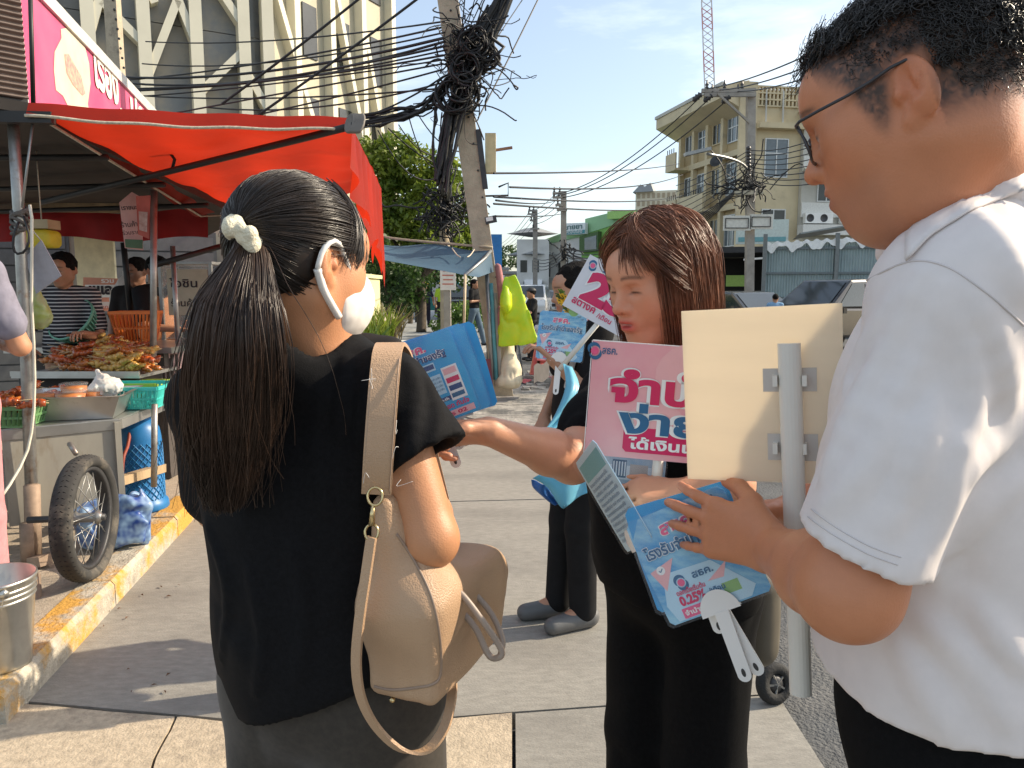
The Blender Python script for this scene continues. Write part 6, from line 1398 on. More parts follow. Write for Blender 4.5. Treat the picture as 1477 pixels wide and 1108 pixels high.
xd = at(204, 320, 4.97) - at(174, 322, 4.92); zd = np.array((.0, 0, 1)); lettering('ร้านค้านี้', at(175, 328, 4.89), xd, zd, .030, INK, h1_, .01, width=.12); lettering('ร่วมราย', at(177, 339, 4.89), xd, zd, .024, INK, h1_, .01, width=.10); lettering('เราชนะ', at(175, 303, 4.88), xd, zd, .026, INK, h1_, .02, width=.09)
MB().add([at(180, 345, 4.90), at(206, 346, 4.94), at(206, 359, 4.94), at(181, 357, 4.90)], [(0, 3, 2, 1)]).obj('green_foot', mat('poster_green', (.08, .16, .10), rough=.8), h1_)
h2_ = hang_card('hanging_poster', [(196, 283, 0), (199, 338, .03), (215, 345, .06), (217, 282, .02)], 4.8, mat('paper_red', (.45, .12, .10), rough=.7, var=.2, scale=6), 'small red picture card hanging beside the pink notice', 'poster', .004); MB().add([at(200, 305, 4.78), at(213, 306, 4.80), at(212, 335, 4.81), at(201, 332, 4.79)], [(0, 3, 2, 1)]).obj('picture', mat('pic_grey', (.25, .16, .15), col2=(.45, .40, .38), scale=30), h2_)
bn = hang_card('price_banner', [(120, 400, 0), (172, 402, 0), (168, 450, 0), (120, 446, 0)][::-1], 7.2, mat('banner_orange', (.66, .30, .20), rough=.7, var=.1), 'orange and white price banner hanging behind the striped vendor', 'banner'); MB().box(at(146, 420, 7.17), (.30, .006, .12)).obj('white_field', WHITE, bn); lettering('แแล', at(128, 424, 7.15), (1, 0, 0), (0, 0, 1), .09, INK, bn, .05, width=.22); MB().box(at(145, 440, 7.17), (.28, .005, .06)).obj('white_field', mat('banner_pale', (.72, .62, .55)), bn)
lettering('ราคา ถูก ๆ', at(126, 445, 7.15), (1, 0, 0), (0, 0, 1), .03, mat('ink_red', (.5, .08, .05)), bn, .01, width=.25); lettering('รวม', at(146, 408, 7.15), (1, 0, 0), (0, 0, 1), .04, WHITE, bn, .02, width=.12)
wb_ = SD(); c = at(178, 418, 6.6); wb_.cone(c + np.array((.03, 0, .15)), c + np.array((0, 0, -.06)), .03, .11, .05).ell(c + np.array((0, 0, -.08)), (.12, .07, .09), None, .04).disp(folds(.016, (0, 0, 1), 16, .3)); sdf_obj('white_bag', [(c - .3, c + .3, .012)], wb_, mat('bag_white', (.62, .58, .55), rough=.4, transl=.2)); tag(bpy.data.objects['white_bag'], 'white plastic bag hanging from the black post between the vendors', 'bag')
# glass cabinet
c = at(283, 470, 6.1); gcab = thing('glass_cabinet', (c[0], c[1], .115), 'silver framed glass food cabinet with a cloth notice', 'cabinet')
bx0 = np.array((c[0], c[1], 1.35)); 
for dx in (-.2, .2):
    for dy in (-.15, .15): MB().box(bx0 + np.array((dx, dy, 0)), (.025, .025, .62)).obj('frame_post', GMET, gcab)
for dz in (-.31, .31): MB().box(bx0 + np.array((0, 0, dz)), (.44, .34, .02)).obj('shelf', GMET, gcab)
MB().box(bx0 + np.array((0, -.155, .0)), (.38, .006, .58)).obj('pane', mat('cab_glass', (.5, .52, .5), rough=.05, alpha=.35, spec=.8), gcab); nt_ = MB().box(bx0 + np.array((0.02, -.165, .08)), (.32, .006, .36)).obj('notice', mat('notice_khaki', (.42, .40, .30), rough=.8, var=.1), gcab); lettering('โอชิน', bx0 + np.array((-.12, -.17, .12)), (1, 0, 0), (0, 0, 1), .06, INK, nt_, .02, width=.22); lettering('ร้านค้า', bx0 + np.array((-.12, -.17, -.03)), (1, 0, 0), (0, 0, 1), .05, INK, nt_, .01, width=.2)
MB().box((c[0], c[1], .57), (.46, .36, .9)).obj('stand', mat('counter_dark', ()), gcab); MB().lathe([(.001, 0), (.09, 0), (.10, .12), (.001, .13)], bx0 + np.array((.05, 0, -.29)), 16).obj('food_bowl', mat('bowl_red', (.30, .05, .03), rough=.5), gcab)
# wall of the shop behind the stall
swF = Face((-8.6, 8.0), (-3.75, 10.2), (.4, -1)); sw = thing('shop_building', swF.p(2, 0), 'pale shop wall and grey shutters behind the food stall', 'building')
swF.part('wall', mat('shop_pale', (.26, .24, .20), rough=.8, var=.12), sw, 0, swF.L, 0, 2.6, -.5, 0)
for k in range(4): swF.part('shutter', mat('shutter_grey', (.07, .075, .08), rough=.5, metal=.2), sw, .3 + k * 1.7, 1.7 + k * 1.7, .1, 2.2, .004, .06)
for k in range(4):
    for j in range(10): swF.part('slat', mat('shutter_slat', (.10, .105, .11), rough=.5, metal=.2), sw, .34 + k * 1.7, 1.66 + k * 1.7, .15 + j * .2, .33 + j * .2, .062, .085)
wp = MB().box(at(138, 375, 8.2), (.42, .04, .9)).obj('pale_wall_panel', mat('wall_cream_pale', (.70, .66, .46), rough=.6), sw)  # added pale panel standing in for the bright building seen through the stall
# big pink shop sign along the stall roof
sgn0 = np.array((-3.8, 6.0)); sgd = np.array((-.247, .969)); SF = Face(sgn0, sgn0 + sgd * 5.6, (1, 0)); ps = thing('shop_sign', SF.p(2.5, 2.3), 'large pink shop sign with white frame above the red awning', 'sign')
SF.part('panel', mat('sign_pink', (.66, .06, .16), rough=.5, var=.12, scale=1.2, col2=(.70, .12, .22)), ps, 0, 5.5, 2.3, 3.93, -.06, 0)
for (u0, u1, z0, z1) in ((-.10, .06, 2.2, 4.6), (.065, 5.5, 3.85, 3.97), (5.44, 5.56, 2.3, 3.845)): SF.part('frame_bar', mat('sign_frame', (.62, .60, .56), rough=.5, metal=.2), ps, u0, u1, z0, z1, -.08, .03)
MB().tube([at(43, -30, 5.6), at(48, 150, 5.6)], .016, 8).obj('support_post', PIPED, ps)
def sface(pts, m, nm, d): 
    V = [SF.p(*SF.hit(x, y), d) for x, y in pts]; return MB().add(V, [tuple(range(len(V)))]).obj(nm, m, ps)
sface([(87, 42), (97, 40), (112, 52), (122, 68), (128, 92), (130, 120), (126, 150), (128, 160), (108, 160), (98, 154), (90, 138), (80, 130), (77, 100), (78, 75), (88, 55)][::-1], mat('dumpling_cream', (.66, .56, .42), rough=.5, var=.1, scale=5), 'food_picture', .004)
sface([(92, 78), (98, 78), (116, 110), (122, 135), (118, 138), (104, 122), (95, 105)][::-1], mat('filling', (.45, .16, .18), rough=.6, col2=(.62, .45, .30), scale=25), 'food_filling', .007)
(u0, z0), (u1, z1) = SF.hit(135, 122), SF.hit(168, 146); LCR = mat('letter_cream', (.78, .72, .62), rough=.5)
lettering('เรือง', SF.p(u0, z0 + .02, 0), SF.t, (0, 0, 1), .40, LCR, ps, .04, .012, width=(u1 - u0) * 1.05); lettering('...', SF.p(u1 + .08, z0 - .08, 0), SF.t, (0, 0, 1), .4, LCR, ps, .04, .012, width=.4); (u2, _), (u3, _) = SF.hit(186, 150), SF.hit(212, 160); lettering('ปลา', SF.p(u2, z0 - .25, 0), SF.t, (0, 0, 1), .6, LCR, ps, .04, .012, width=u3 - u2)
# ribbed brown blind at the roof corner
bF = Face(at(-90, 60, 4.3)[:2], at(35, 60, 4.6)[:2], (0, -1)); bl = thing('ribbed_blind', bF.p(.2, 1.5), 'brown ribbed metal blind above the stall roof corner', 'blind'); uw = bF.L
mb = MB(); mb.sheet(lambda s_, t_: bF.p(uw * s_, 2.57 + 1.2 * t_, .012 * math.sin(t_ * 36 * 2 * PI)), 2, 288); mb.obj('ribbed_sheet', mat('blind_brown', (.17, .13, .11), rough=.6, metal=.2, var=.15), bl); bF.part('back_board', DMET, bl, 0, uw, 2.55, 3.8, -.05, -.02)
# ---------------- vendors
stripe = bpy.data.materials.new('striped_shirt'); stripe.use_nodes = True; n_ = stripe.node_tree; b_ = n_.nodes['Principled BSDF']; tcn = n_.nodes.new('ShaderNodeTexCoord'); wv = n_.nodes.new('ShaderNodeTexWave'); wv.bands_direction = 'Z'; wv.inputs['Scale'].default_value = 13; wv.inputs['Distortion'].default_value = .6; wv.inputs['Detail'].default_value = 1; rp = n_.nodes.new('ShaderNodeValToRGB'); rp.color_ramp.elements[0].position = .74; rp.color_ramp.elements[0].color = (.014, .015, .02, 1); rp.color_ramp.elements[1].position = .80; rp.color_ramp.elements[1].color = (.45, .44, .43, 1)
n_.links.new(tcn.outputs['Object'], wv.inputs[0]); n_.links.new(wv.outputs[0], rp.inputs[0]); n_.links.new(rp.outputs[0], b_.inputs[0]); b_.inputs['Roughness'].default_value = .85
VG = 'stall vendors'
c = at(93, 418, 5.05); figure('person', (c[0], c[1], .115), (.35, -.94), 'vendor in black and white striped shirt reaching across the skewers', 1.58, .0095, skin=(.38, .19, .11), shirt_mat=stripe, trousers=(.03, .03, .04), arms={'l': ((.12, .22, 1.06), (.38, .16, 1.10)), 'r': ((-.02, -.26, 1.06), (.2, -.2, 1.0))}, lower=False, head_turn=-20, head_pitch=8)
c = at(200, 418, 6.35); figure('person', (c[0], c[1], .115), (.1, -1), 'vendor in dark shirt standing behind the orange basket', 1.6, .011, skin=(.28, .14, .09), shirt=(.025, .022, .022), lower=False, head_turn=-25, head_pitch=12)
c = at(226, 418, 6.05); figure('person', (c[0], c[1], .115), (.93, -.35), 'vendor in dark shirt and orange apron working in profile', 1.6, .011, skin=(.36, .18, .11), shirt=(.018, .018, .02), lower=False, vest=(.60, .25, .10), head_pitch=14, arms={'l': ((.08, .22, 1.08), (.3, .12, 1.06)), 'r': ((.08, -.22, 1.08), (.3, -.1, 1.06))})
# ================================================================ fans and sign boards
SHEETW = mat('board_white', (.88, .80, .66), rough=.45, var=.03, scale=3, transl=.6, stretch=(1, 1, 8))
PVC = mat('pvc_white', (.72, .70, .64), rough=.35, var=.03)
HANDLE = mat('handle_white', (.80, .79, .77), rough=.3, var=.02)
FILM = mat('film_clear', (.9, .95, 1.0), rough=.06, alpha=.03, spec=.6, var=0)
C_ = dict(blue=(.01, .22, .55), sky=(.08, .42, .70), pale=(.45, .66, .80), navy=(.02, .06, .20), pink=(.75, .10, .24), rose=(.78, .42, .44), white=(.80, .80, .80), teal=(.10, .36, .42), grey=(.34, .40, .42), gold=(.55, .38, .10), lime=(.25, .45, .15), mag=(.60, .012, .10), slate=(.02, .12, .26), ink=(.03, .04, .07))
PR = {k: mat('print_' + k, v, rough=.35, var=.04, scale=20) for k, v in C_.items()}
PR['bluegrad'] = mat('print_bluegrad', (.01, .24, .60), col2=(.04, .42, .72), rough=.3, scale=9); PR['wavy'] = mat('print_wavy', (.02, .26, .60), col2=(.34, .62, .76), rough=.22, scale=20, stretch=(1, 1, 3)); PR['pic'] = mat('print_pic', (.10, .30, .55), col2=(.35, .55, .68), rough=.3, scale=18); PR['pinkgrad'] = mat('print_pinkgrad', (.74, .24, .32), col2=(.80, .48, .48), rough=.35, scale=4)
class Plane:
    def __init__(s, o, x, y): s.o = _np(o); x = _np(x); s.x = x / np.linalg.norm(x); y = _np(y); y = y - s.x * (y @ s.x); s.y = y / np.linalg.norm(y); s.n = np.cross(s.x, s.y)
    def p(s, u, v, d=0.): return s.o + s.x * u + s.y * v + s.n * d
    def slab(s, pts, d0, d1, name, m, parent):
        f = [s.p(u, v, d1) for u, v in pts]; b = [s.p(u, v, d0) for u, v in pts]; n = len(pts)
        return MB().add(f + b, [tuple(range(n)), tuple(range(2 * n - 1, n - 1, -1))] + [(i, n + i, n + (i + 1) % n, (i + 1) % n) for i in range(n)]).obj(name, m, parent)
    def rect(s, u0, u1, v0, v1, d, name, m, parent): return s.slab([(u0, v0), (u1, v0), (u1, v1), (u0, v1)], d - .0003, d, name, m, parent)
    def disc(s, u, v, r, d, name, m, parent, a0=0., a1=2 * PI, sy=1., n=20): 
        pts = [(u + r * math.cos(a), v + r * sy * math.sin(a)) for a in np.linspace(a0, a1, n)]
        return s.slab(pts if a1 - a0 < 6.2 else pts[:-1], d - .0003, d, name, m, parent)
    def text(s, t, u, v, h, m, parent, d=.001, width=None, bold=.02): return lettering(t, s.p(u, v), s.x, s.y, h, m, parent, bold, d, width)
    def ring(s, u, v, r0, r1, d, name, m, parent, a0=0, a1=2 * PI, n=24):
        vs = []; fs = []
        for i, a in enumerate(np.linspace(a0, a1, n)):
            k = (i / (n - 1)); w_ = (r1 - r0) * (math.sin(PI * k) if a1 - a0 < 6.2 else 1)
            vs += [s.p(u + r0 * math.cos(a), v + r0 * math.sin(a), d), s.p(u + (r0 + w_) * math.cos(a), v + (r0 + w_) * math.sin(a), d)]
        for i in range(n - 1): fs.append((2 * i, 2 * i + 1, 2 * i + 3, 2 * i + 2))
        return MB().add(vs, fs).obj(name, m, parent)
    def logo(s, u, v, r, d, parent):
        s.ring(u, v, r * .55, r * .95, d, 'logo_swirl', PR['slate'], parent, .3, 3.6); s.ring(u, v, r * .55, r * .95, d, 'logo_swirl', PR['slate'], parent, 3.5, 6.6); s.disc(u, v, r * .42, d + .0004, 'logo_centre', PR['pink'], parent)
FANSHAPE = [(-.089, .0), (.089, .0), (.096, .007), (.0985, .1), (.096, .188), (.087, .198), (-.087, .198), (-.096, .188), (-.0985, .1), (-.096, .007)]
def fan(o, x, y, label, style, scale=1., film=True, hand_len=.12, split=0., group=None):
    """hand fan: printed card in clear film, half-round grip plate, slotted handle; o is the middle of the card's lower edge"""
    P = Plane(o, x, y); t = thing('hand_fan', P.p(0, -.08 * scale), label, 'fan', group); k = scale
    S_ = [(u * k, v * k) for u, v in FANSHAPE]
    base = dict(info='bluegrad', wavy='wavy', text='pale', pic='pic', plain='bluegrad')[style]
    card = P.slab(S_, -.0012, 0, 'card', PR[base], t)
    R_ = lambda u0, u1, v0, v1, d, m, nm='printed_panel': P.rect(u0 * k, u1 * k, v0 * k, v1 * k, d, nm, PR[m], card)
    T_ = lambda s_, u, v, h, m, w_=None, b=.03, d=.0016: P.text(s_, u * k, v * k, h * k, PR[m], card, d, None if w_ is None else w_ * k, b)
    if style == 'info':
        T_('สธค.', -.032, .166, .017, 'white', .062, .09, .0012); T_('สธค.', -.032, .166, .017, 'pink', .062, .04, .0018)
        T_('โรงรับจำนำของรัฐ', -.072, .143, .015, 'white', .142, .07, .0012); T_('โรงรับจำนำของรัฐ', -.072, .143, .015, 'navy', .142, .03, .0018)
        R_(-.075, .035, .119, .137, .0007, 'pale'); R_(-.005, .033, .123, .134, .0011, 'navy'); T_('รับจำนำ ดอกเบี้ยต่ำ', -.072, .124, .008, 'navy', .062)
        R_(.045, .082, .040, .118, .0007, 'white'); R_(.048, .078, .100, .114, .0011, 'rose'); R_(.048, .078, .080, .092, .0011, 'mag'); R_(.048, .078, .062, .074, .0011, 'navy'); R_(.048, .078, .046, .056, .0011, 'slate')
        R_(-.028, .040, .062, .108, .0007, 'pale'); P.disc(-.012 * k, .092 * k, .009 * k, .0011, 'printed_dot', PR['slate'], card); P.disc(-.012 * k, .072 * k, .009 * k, .0011, 'printed_dot', PR['ink'], card)
        for j in range(4): T_('ที่ดิน ทองคำ นาฬิกา', .002, .097 - j * .009, .005, 'slate', .036, .01)
        R_(-.082, -.034, .062, .108, .0007, 'sky'); R_(-.078, -.042, .090, .102, .0011, 'teal'); R_(-.05, .045, .044, .054, .0007, 'navy'); T_('www.pawn.co.th', -.046, .046, .006, 'white', .086)
        T_('เงินสด ทันใจ', .005, .026, .010, 'mag', .075); R_(.0, .088, .006, .020, .0007, 'rose'); T_('โทร 02', .01, .009, .008, 'mag', .06)
    elif style == 'wavy':
        T_('สธค.', -.04, .155, .021, 'white', .07, .09, .0012); T_('สธค.', -.04, .155, .021, 'pink', .07, .04, .0018)
        T_('โรงรับจำนำของรัฐ', -.085, .122, .019, 'white', .17, .07, .0012); T_('โรงรับจำนำของรัฐ', -.085, .122, .019, 'slate', .17, .03, .0018)
        P.slab([(-.09 * k, .10 * k), (-.04 * k, .112 * k), (-.075 * k, .06 * k)], .0004, .0007, 'printed_panel', PR['rose'], card)
        P.disc(-.07 * k, .098 * k, .008 * k, .0012, 'tick_dot', PR['white'], card); T_('✓', -.075, .094, .008, 'slate', .009)
        P.slab([(-.088 * k, .035 * k), (-.07 * k, .09 * k), (.02 * k, .085 * k), (.075 * k, .02 * k), (.06 * k, .003 * k), (-.078 * k, .003 * k)], .0003, .0006, 'printed_panel', PR['pale'], card)
        P.logo(-.045 * k, .066 * k, .016 * k, .0011, card); T_('สธค.', -.022, .066, .012, 'slate', .04); P.slab([(.0 * k, .052 * k), (.045 * k, .075 * k), (.03 * k, .05 * k)], .0006, .0009, 'printed_panel', PR['rose'], card)
        T_('ดอกเบี้ยเริ่มต้น', -.062, .046, .008, 'mag', .055); T_('0.25%', -.062, .027, .016, 'mag', .05, .05); T_('/เดือน', -.005, .031, .009, 'slate', .03); R_(-.066, .0, .004, .022, .0009, 'pink'); T_('จำนำง่าย', -.062, .009, .008, 'white', .05)
        T_('TOP', .058, .183, .006, 'slate', .016); T_('TOP', .072, .172, .006, 'slate', .014); R_(.02, .05, .02, .04, .0009, 'lime')
    elif style == 'text':
        R_(-.085, .085, .15, .185, .0005, 'teal')
        for j in range(12): T_(['ขั้นตอนการจำนำและเอกสารที่ใช้', 'บัตรประชาชนตัวจริงเพียงใบเดียว', 'ทรัพย์ที่รับจำนำ ทองคำ เพชร พลอย'][j % 3], -.08, .138 - j * .0108, .006, 'slate', .15 + .012 * (j % 2), .015)
        R_(-.06, .05, .005, .018, .0005, 'rose')
    elif style == 'pic':
        R_(-.06, .06, .05, .09, .0005, 'pale'); R_(-.05, -.01, .055, .105, .0009, 'slate'); R_(.0, .05, .055, .095, .0009, 'grey')
        for j in range(5): R_(-.048 + j * .008, -.044 + j * .008, .06, .1, .0012, 'pale')
    if film: P.slab([(u * 1.05, v * 1.03 - .003) for u, v in S_], .0024, .0030, 'film_sleeve', FILM, t)
    g = P.disc(0, -.005 * k, .036 * k, .0065, 'grip_plate', HANDLE, t, 0, PI, 1.15); P.disc(0, -.005 * k, .036 * k, -.003, 'grip_plate', HANDLE, t, 0, PI, 1.15)
    hl = hand_len * k
    for a, dd in (((-.0, 0.0),) if not split else ((-split, .004), (split, -.004))):
        H = Plane(P.p(0, -.003 * k, .0015 + dd), P.x * math.cos(a) + P.y * math.sin(a), P.y * math.cos(a) - P.x * math.sin(a)); w_ = .0125 * k
        out_ = [(-w_, 0), (w_, 0), (w_ * .95, -hl * .85)] + [(w_ * .95 * math.cos(b), -hl * .9 - w_ * math.sin(b)) for b in np.linspace(0.2, PI - .2, 9)] + [(-w_ * .95, -hl * .85)]
        hd = H.slab(out_[::-1], -.002, .002, 'handle', HANDLE, t); H.slab([(.0035 * k * math.cos(b), -hl * .87 + .0075 * k * math.sin(b)) for b in np.linspace(0, 2 * PI, 13)[:-1]], .0021, .0025, 'slot', DMET, hd)
    return t
# --- pink board held by the woman
TL, TR, BL = at(839, 491, 1.27), at(1048, 506, 1.24), at(843, 655, 1.265)
PB = Plane(BL, TR - TL, TL - BL); pbw = np.linalg.norm(TR - TL); pbh = np.linalg.norm(TL - BL)
pbo = thing('hand_sign', PB.p(pbw * .5, -.1), 'pink printed hand sign with crimson and navy words held by the woman', 'sign')
bd = PB.slab([(0, 0), (pbw, 0), (pbw, pbh), (0, pbh)], -.004, 0, 'board', PR['pinkgrad'], pbo)
PB.slab([(-.0008, pbh), (pbw, pbh), (pbw, pbh + .0015), (-.0008, pbh + .0015)], -.0042, .0002, 'board_edge', PR['white'], pbo); PB.slab([(-.0022, 0), (-.0008, 0), (-.0008, pbh), (-.0022, pbh)], -.0042, .0002, 'board_edge', PR['white'], pbo)
U = lambda px, py: ((lambda q: ((q - PB.o) @ PB.x, (q - PB.o) @ PB.y))((lambda d: np.array((0, 0, CAMH)) + d * (((PB.o - np.array((0, 0, CAMH))) @ PB.n) / (d @ PB.n)))(ray(px, py))))
PB.disc(*U(1010, 545), .075, .0006, 'pale_cloud', PR['rose'], bd, sy=.8); PB.disc(*U(945, 610), .05, .0006, 'pale_cloud', PR['rose'], bd, sy=.7)
lu, lv = U(858, 506); PB.logo(lu, lv, .016, .0012, bd); u, v = U(868, 510); PB.text('สธค.', u, v, .012, PR['slate'], bd, .0014, .026, .02)
for (s_, px, py, h, m, w_) in (('จำนำ', 878, 577, .047, 'mag', 0), ('ง่าย', 894, 622, .040, 'slate', 0)):
    u, v = U(px, py); wd = {'จำนำ': .182, 'ง่าย': .142}[s_]
    PB.text(s_, u, v, h, PR['white'], bd, .0013, wd, .075); PB.text(s_, u, v, h, PR[m], bd, .0022, wd, .038)
(u0, v0), (u1, v1) = U(897, 651), U(1040, 627)
PB.slab([(u0 + .006, v0), (u1 + .03, v0), (u1 + .03, v1), (u0 + .006, v1), (u0, v1 - .006), (u0, v0 + .006)], .0004, .0008, 'word_band', PR['mag'], bd); u, v = U(907, 646); PB.text('ได้เงินเร็ว', u, v, .0165, PR['white'], bd, .0016, .135, .035)
MB().tube([PB.p(U(956, 600)[0], .03, -.012), PB.p(U(956, 600)[0], -.09, -.012)], .0095, 10).obj('stick', PVC, pbo)
# --- board seen from behind with its stick and clips
TL, TR, BL = at(985, 449, 1.03), at(1218, 437, .95), at(992, 691, 1.03)
WB = Plane(BL, TR - TL, TL - BL); ww = np.linalg.norm(TR - TL); wh_ = np.linalg.norm(TL - BL)
wbo = thing('hand_sign', WB.p(ww * .6, -.3), 'plain white back of a hand sign with stick and two clips', 'sign')
WB.slab([(0, 0), (ww, 0), (ww, wh_), (0, wh_)], -.004, 0, 'board', SHEETW, wbo)
U2 = lambda px, py: ((lambda q: ((q - WB.o) @ WB.x, (q - WB.o) @ WB.y))((lambda d: np.array((0, 0, CAMH)) + d * (((WB.o - np.array((0, 0, CAMH))) @ WB.n) / (d @ WB.n)))(ray(px, py))))
s0, s1 = at(1138, 495, .970), at(1155, 1000, .955)
ax_ = s1 - s0; mb = MB(); 
def half(c, r):
    return [c + WB.x * r * math.cos(a) + WB.n * r * .8 * math.sin(a) for a in np.linspace(0, PI, 11)]
h0, h1 = half(s0, .0145), half(s1, .0145); nH = len(h0); mb.add(h0 + h1, [tuple(range(nH - 1, -1, -1)), tuple(range(nH, 2 * nH)), (0, nH, 2 * nH - 1, nH - 1)] + [(i, i + 1, nH + i + 1, nH + i) for i in range(nH - 1)], 0, False); mb.obj('stick', PVC, wbo)
GP = mat('pad_grey', (.55, .51, .47), rough=.5)
for (x0, y0, x1, y1) in ((1101, 565, 1178, 530), (1108, 663, 1180, 626)):
    u0, v0 = U2(x0, y0); u1, v1 = U2(x1, y1); cl_ = WB.rect(u0, u1, v0, v1, .0018, 'clip_plate', GP, wbo)
    um = U2(1140, y0)[0]
    for du in (-.018, .018): MB().box(WB.p(um + du, (v0 + v1) / 2, .008), (.006, .014, .014), rot_to(WB.x, WB.y, WB.n)).obj('clip_tab', PVC, cl_)
# --- tilted board with the number held by the person behind
YC = 2.85; TLc, BLc, TRc = at(840, 362, YC), at(811, 440, YC), at(920, 405, YC - .05)
NB = Plane(BLc, TRc - TLc, TLc - BLc); nw = .30; nh = np.linalg.norm(TLc - BLc); nbo = thing('hand_sign', NB.p(nw / 2, -.1), 'tilted white hand sign with big red number twenty five', 'sign')
nb_ = NB.slab([(0, 0), (nw, 0), (nw, nh), (0, nh)], -.005, 0, 'board', mat('print_palegrey', (.66, .66, .70), rough=.4, var=.03), nbo); NB.logo(.03, nh - .032, .022, .0015, nb_); NB.slab([(.075, nh - .062), (.20, nh - .062), (.20, nh - .030), (.075, nh - .030)], .0004, .001, 'word_band', PR['slate'], nb_)
NB.text('ดอกเบี้ย', .082, nh - .055, .018, PR['white'], nb_, .002, .10, .02); NB.text('25', .045, .062, .105, PR['white'], nb_, .002, .19, .09); NB.text('25', .045, .062, .105, PR['mag'], nb_, .003, .19, .06); NB.text('สตางค์', .022, .028, .026, PR['mag'], nb_, .002, .10, .03); NB.text('/เดือน', .135, .022, .018, PR['mag'], nb_, .002, .06, .02)
NB.disc(.05, -.0, .02, -.006, 'leaf_print', PR['lime'], nb_); MB().tube([NB.p(.16, .05, -.012), NB.p(.11, -.22, -.012)], .010, 8).obj('stick', PVC, nbo)
# ================================================================ the man in white
BLACKC = mat('black_cloth', (.006, .006, .0065), rough=.9, var=.25, scale=120, spec=.12, bump=.1, bscale=600)
def cone_px(*a): return [at(*p) for p in a]
M_O = at(1315, 154, .80); M_M = frame((-.76, .60, -.33)); MS = 1.0; SKM = (.55, .22, .11)
man = thing('person', (.50, .86, 0), 'man with glasses and short curly hair in a loose white shirt', 'person')
nb = at(1412, 247, .87); LS = at(1374, 440, .72); LE = at(1224, 850, .69); LW = at(1116, 792, .90); RS = np.array((.66, 1.02, LS[2])); RE = np.array((.50, 1.10, 1.16)); RW = at(1150, 735, 1.06)
TF = frame((-.78, .62, 0)); chest = (LS + RS) / 2 + np.array((0, 0, -.14)); pel = np.array((chest[0] + .03, chest[1] - .01, .95))
b = SD(); add_head(b, M_O, M_M, MS, 1.04, mouth_open=.0018)
T = lambda *p: M_O + M_M @ (np.array(p) * MS)
b.cone(T(-.025, 0, -.045), nb + np.array((0, 0, -.02)), .060, .068, .03); b.cone(T(.03, 0, -.085), nb + np.array((-.04, .03, -.02)), .035, .05, .05); b.ell(T(.02, 0, -.10), (.04, .045, .025), M_M, .04)
b.ell(chest, (.12, .17, .17), TF, .05); b.ell((chest + pel) / 2, (.12, .16, .2), TF, .08); b.ell(pel, (.12, .17, .15), TF, .06)
b.cone(LS, LE, .052, .044, .04); b.cone(LE, LE + (LW - LE) * .35, .044, .043, .03); b.cone(LE + (LW - LE) * .35, LW, .043, .0275, .02)
Xh = np.array((-.60, .80, .02)); Zh = np.array((-.78, -.58, .18))
tipsL, thL = hand(b, LW, Xh, Zh, -1, [(.10, .16, .10), (.04, .12, .08), (.06, .14, .10), (.10, .20, .15)], 1.06, spread=(.12, .03, -.07, -.18), thumb=((.022, .020, -.008), (.050, .044, -.018), (.080, .056, -.030), (.106, .058, -.038)))
b.cone(RS, RE, .05, .042, .04); b.cone(RE, RW, .042, .028, .02); hand(b, RW, (-.95, .05, -.1), (.1, .5, .8), 1, [(.6, .8, .4)] * 4, .92)
for s in (-1, 1):
    hp_ = pel + TF[:, 1] * s * .09 + np.array((0, 0, -.05)); b.cone(hp_, hp_ + np.array((0, 0, -.42)), .085, .06, .05); b.cone(hp_ + np.array((0, 0, -.42)), hp_ + np.array((0, 0, -.83)), .055, .036, .02); an_ = hp_ + np.array((0, 0, -.83)); b.cone(an_, an_ + TF[:, 0] * .17 + np.array((0, 0, -.04)), .038, .026, .02)
def paintM(V):
    c = np.tile(np.array(SKM), (len(V), 1)); q = ((V - M_O) @ M_M) / MS; x, y, z = q.T
    head_paint(M_O, M_M, MS, SKM, (.40, .13, .10), V, c, eye_open=.8, stub=((.30, .15, .10), .35))
    # clipped sides and nape
    nse = vnoise(V * 160) * .4 + vnoise(V * 60) * .4 + vnoise(V * 430) * .7
    line = np.where(x > -.03, .006 + (x > .03) * (x - .03) * 1.1 - (np.exp(-((x - .018) / .015) ** 2)) * .040, -.045)
    fade = sm(-.012, .03, z - line) * (x < .072 - .35 * np.maximum(0, .06 - z)) * (np.abs(x) < .14) * (z < .16) * (z > -.085)
    earz = np.exp(-(((x + .016) / .022) ** 4 + ((z + .004) / .031) ** 4)) * sm(.068, .074, np.abs(y))
    m = np.clip(fade * (1 - earz) * (.86 + .8 * nse), 0, .95)[:, None]
    c[:] = c * (1 - m) + np.array((.028, .021, .018)) * m
    nk = np.linalg.norm(q - np.array((.02, .052, -.052)), axis=1); c[:] = np.where((nk < .0022)[:, None], np.array((.08, .03, .02)), c)
    for mk in ((.035, .06, -.03), (.01, .06, -.075), (.055, .045, -.005)):
        d_ = np.linalg.norm((q - np.array(mk)) * np.array((1, .3, 1)), axis=1); c[:] = np.where(((d_ < .0019) & (y > 0))[:, None], np.array((.10, .04, .03)), c)
    hnd = np.exp(-np.min([np.linalg.norm(V - t_, axis=1) for t_ in tipsL], axis=0) / .012)[:, None]; c[:] = c * (1 - .35 * hnd) + np.array((.62, .30, .22)) * .35 * hnd
    return c
lo, hi = bounds([LS, LE, RS, RE, pel - np.array((.25, .25, .15)), pel + np.array((.25, .25, 0)), nb], .12)
sdf_obj('body', [(M_O - np.array((.17, .17, .15)), M_O + .17, .0031), (*bounds([LE, LW, *tipsL, *thL], .062), .0036), (np.array((lo[0], lo[1], 0)), np.array((hi[0], hi[1], M_O[2] - .135)), .009)], b, skin_mat(), man, paintM)
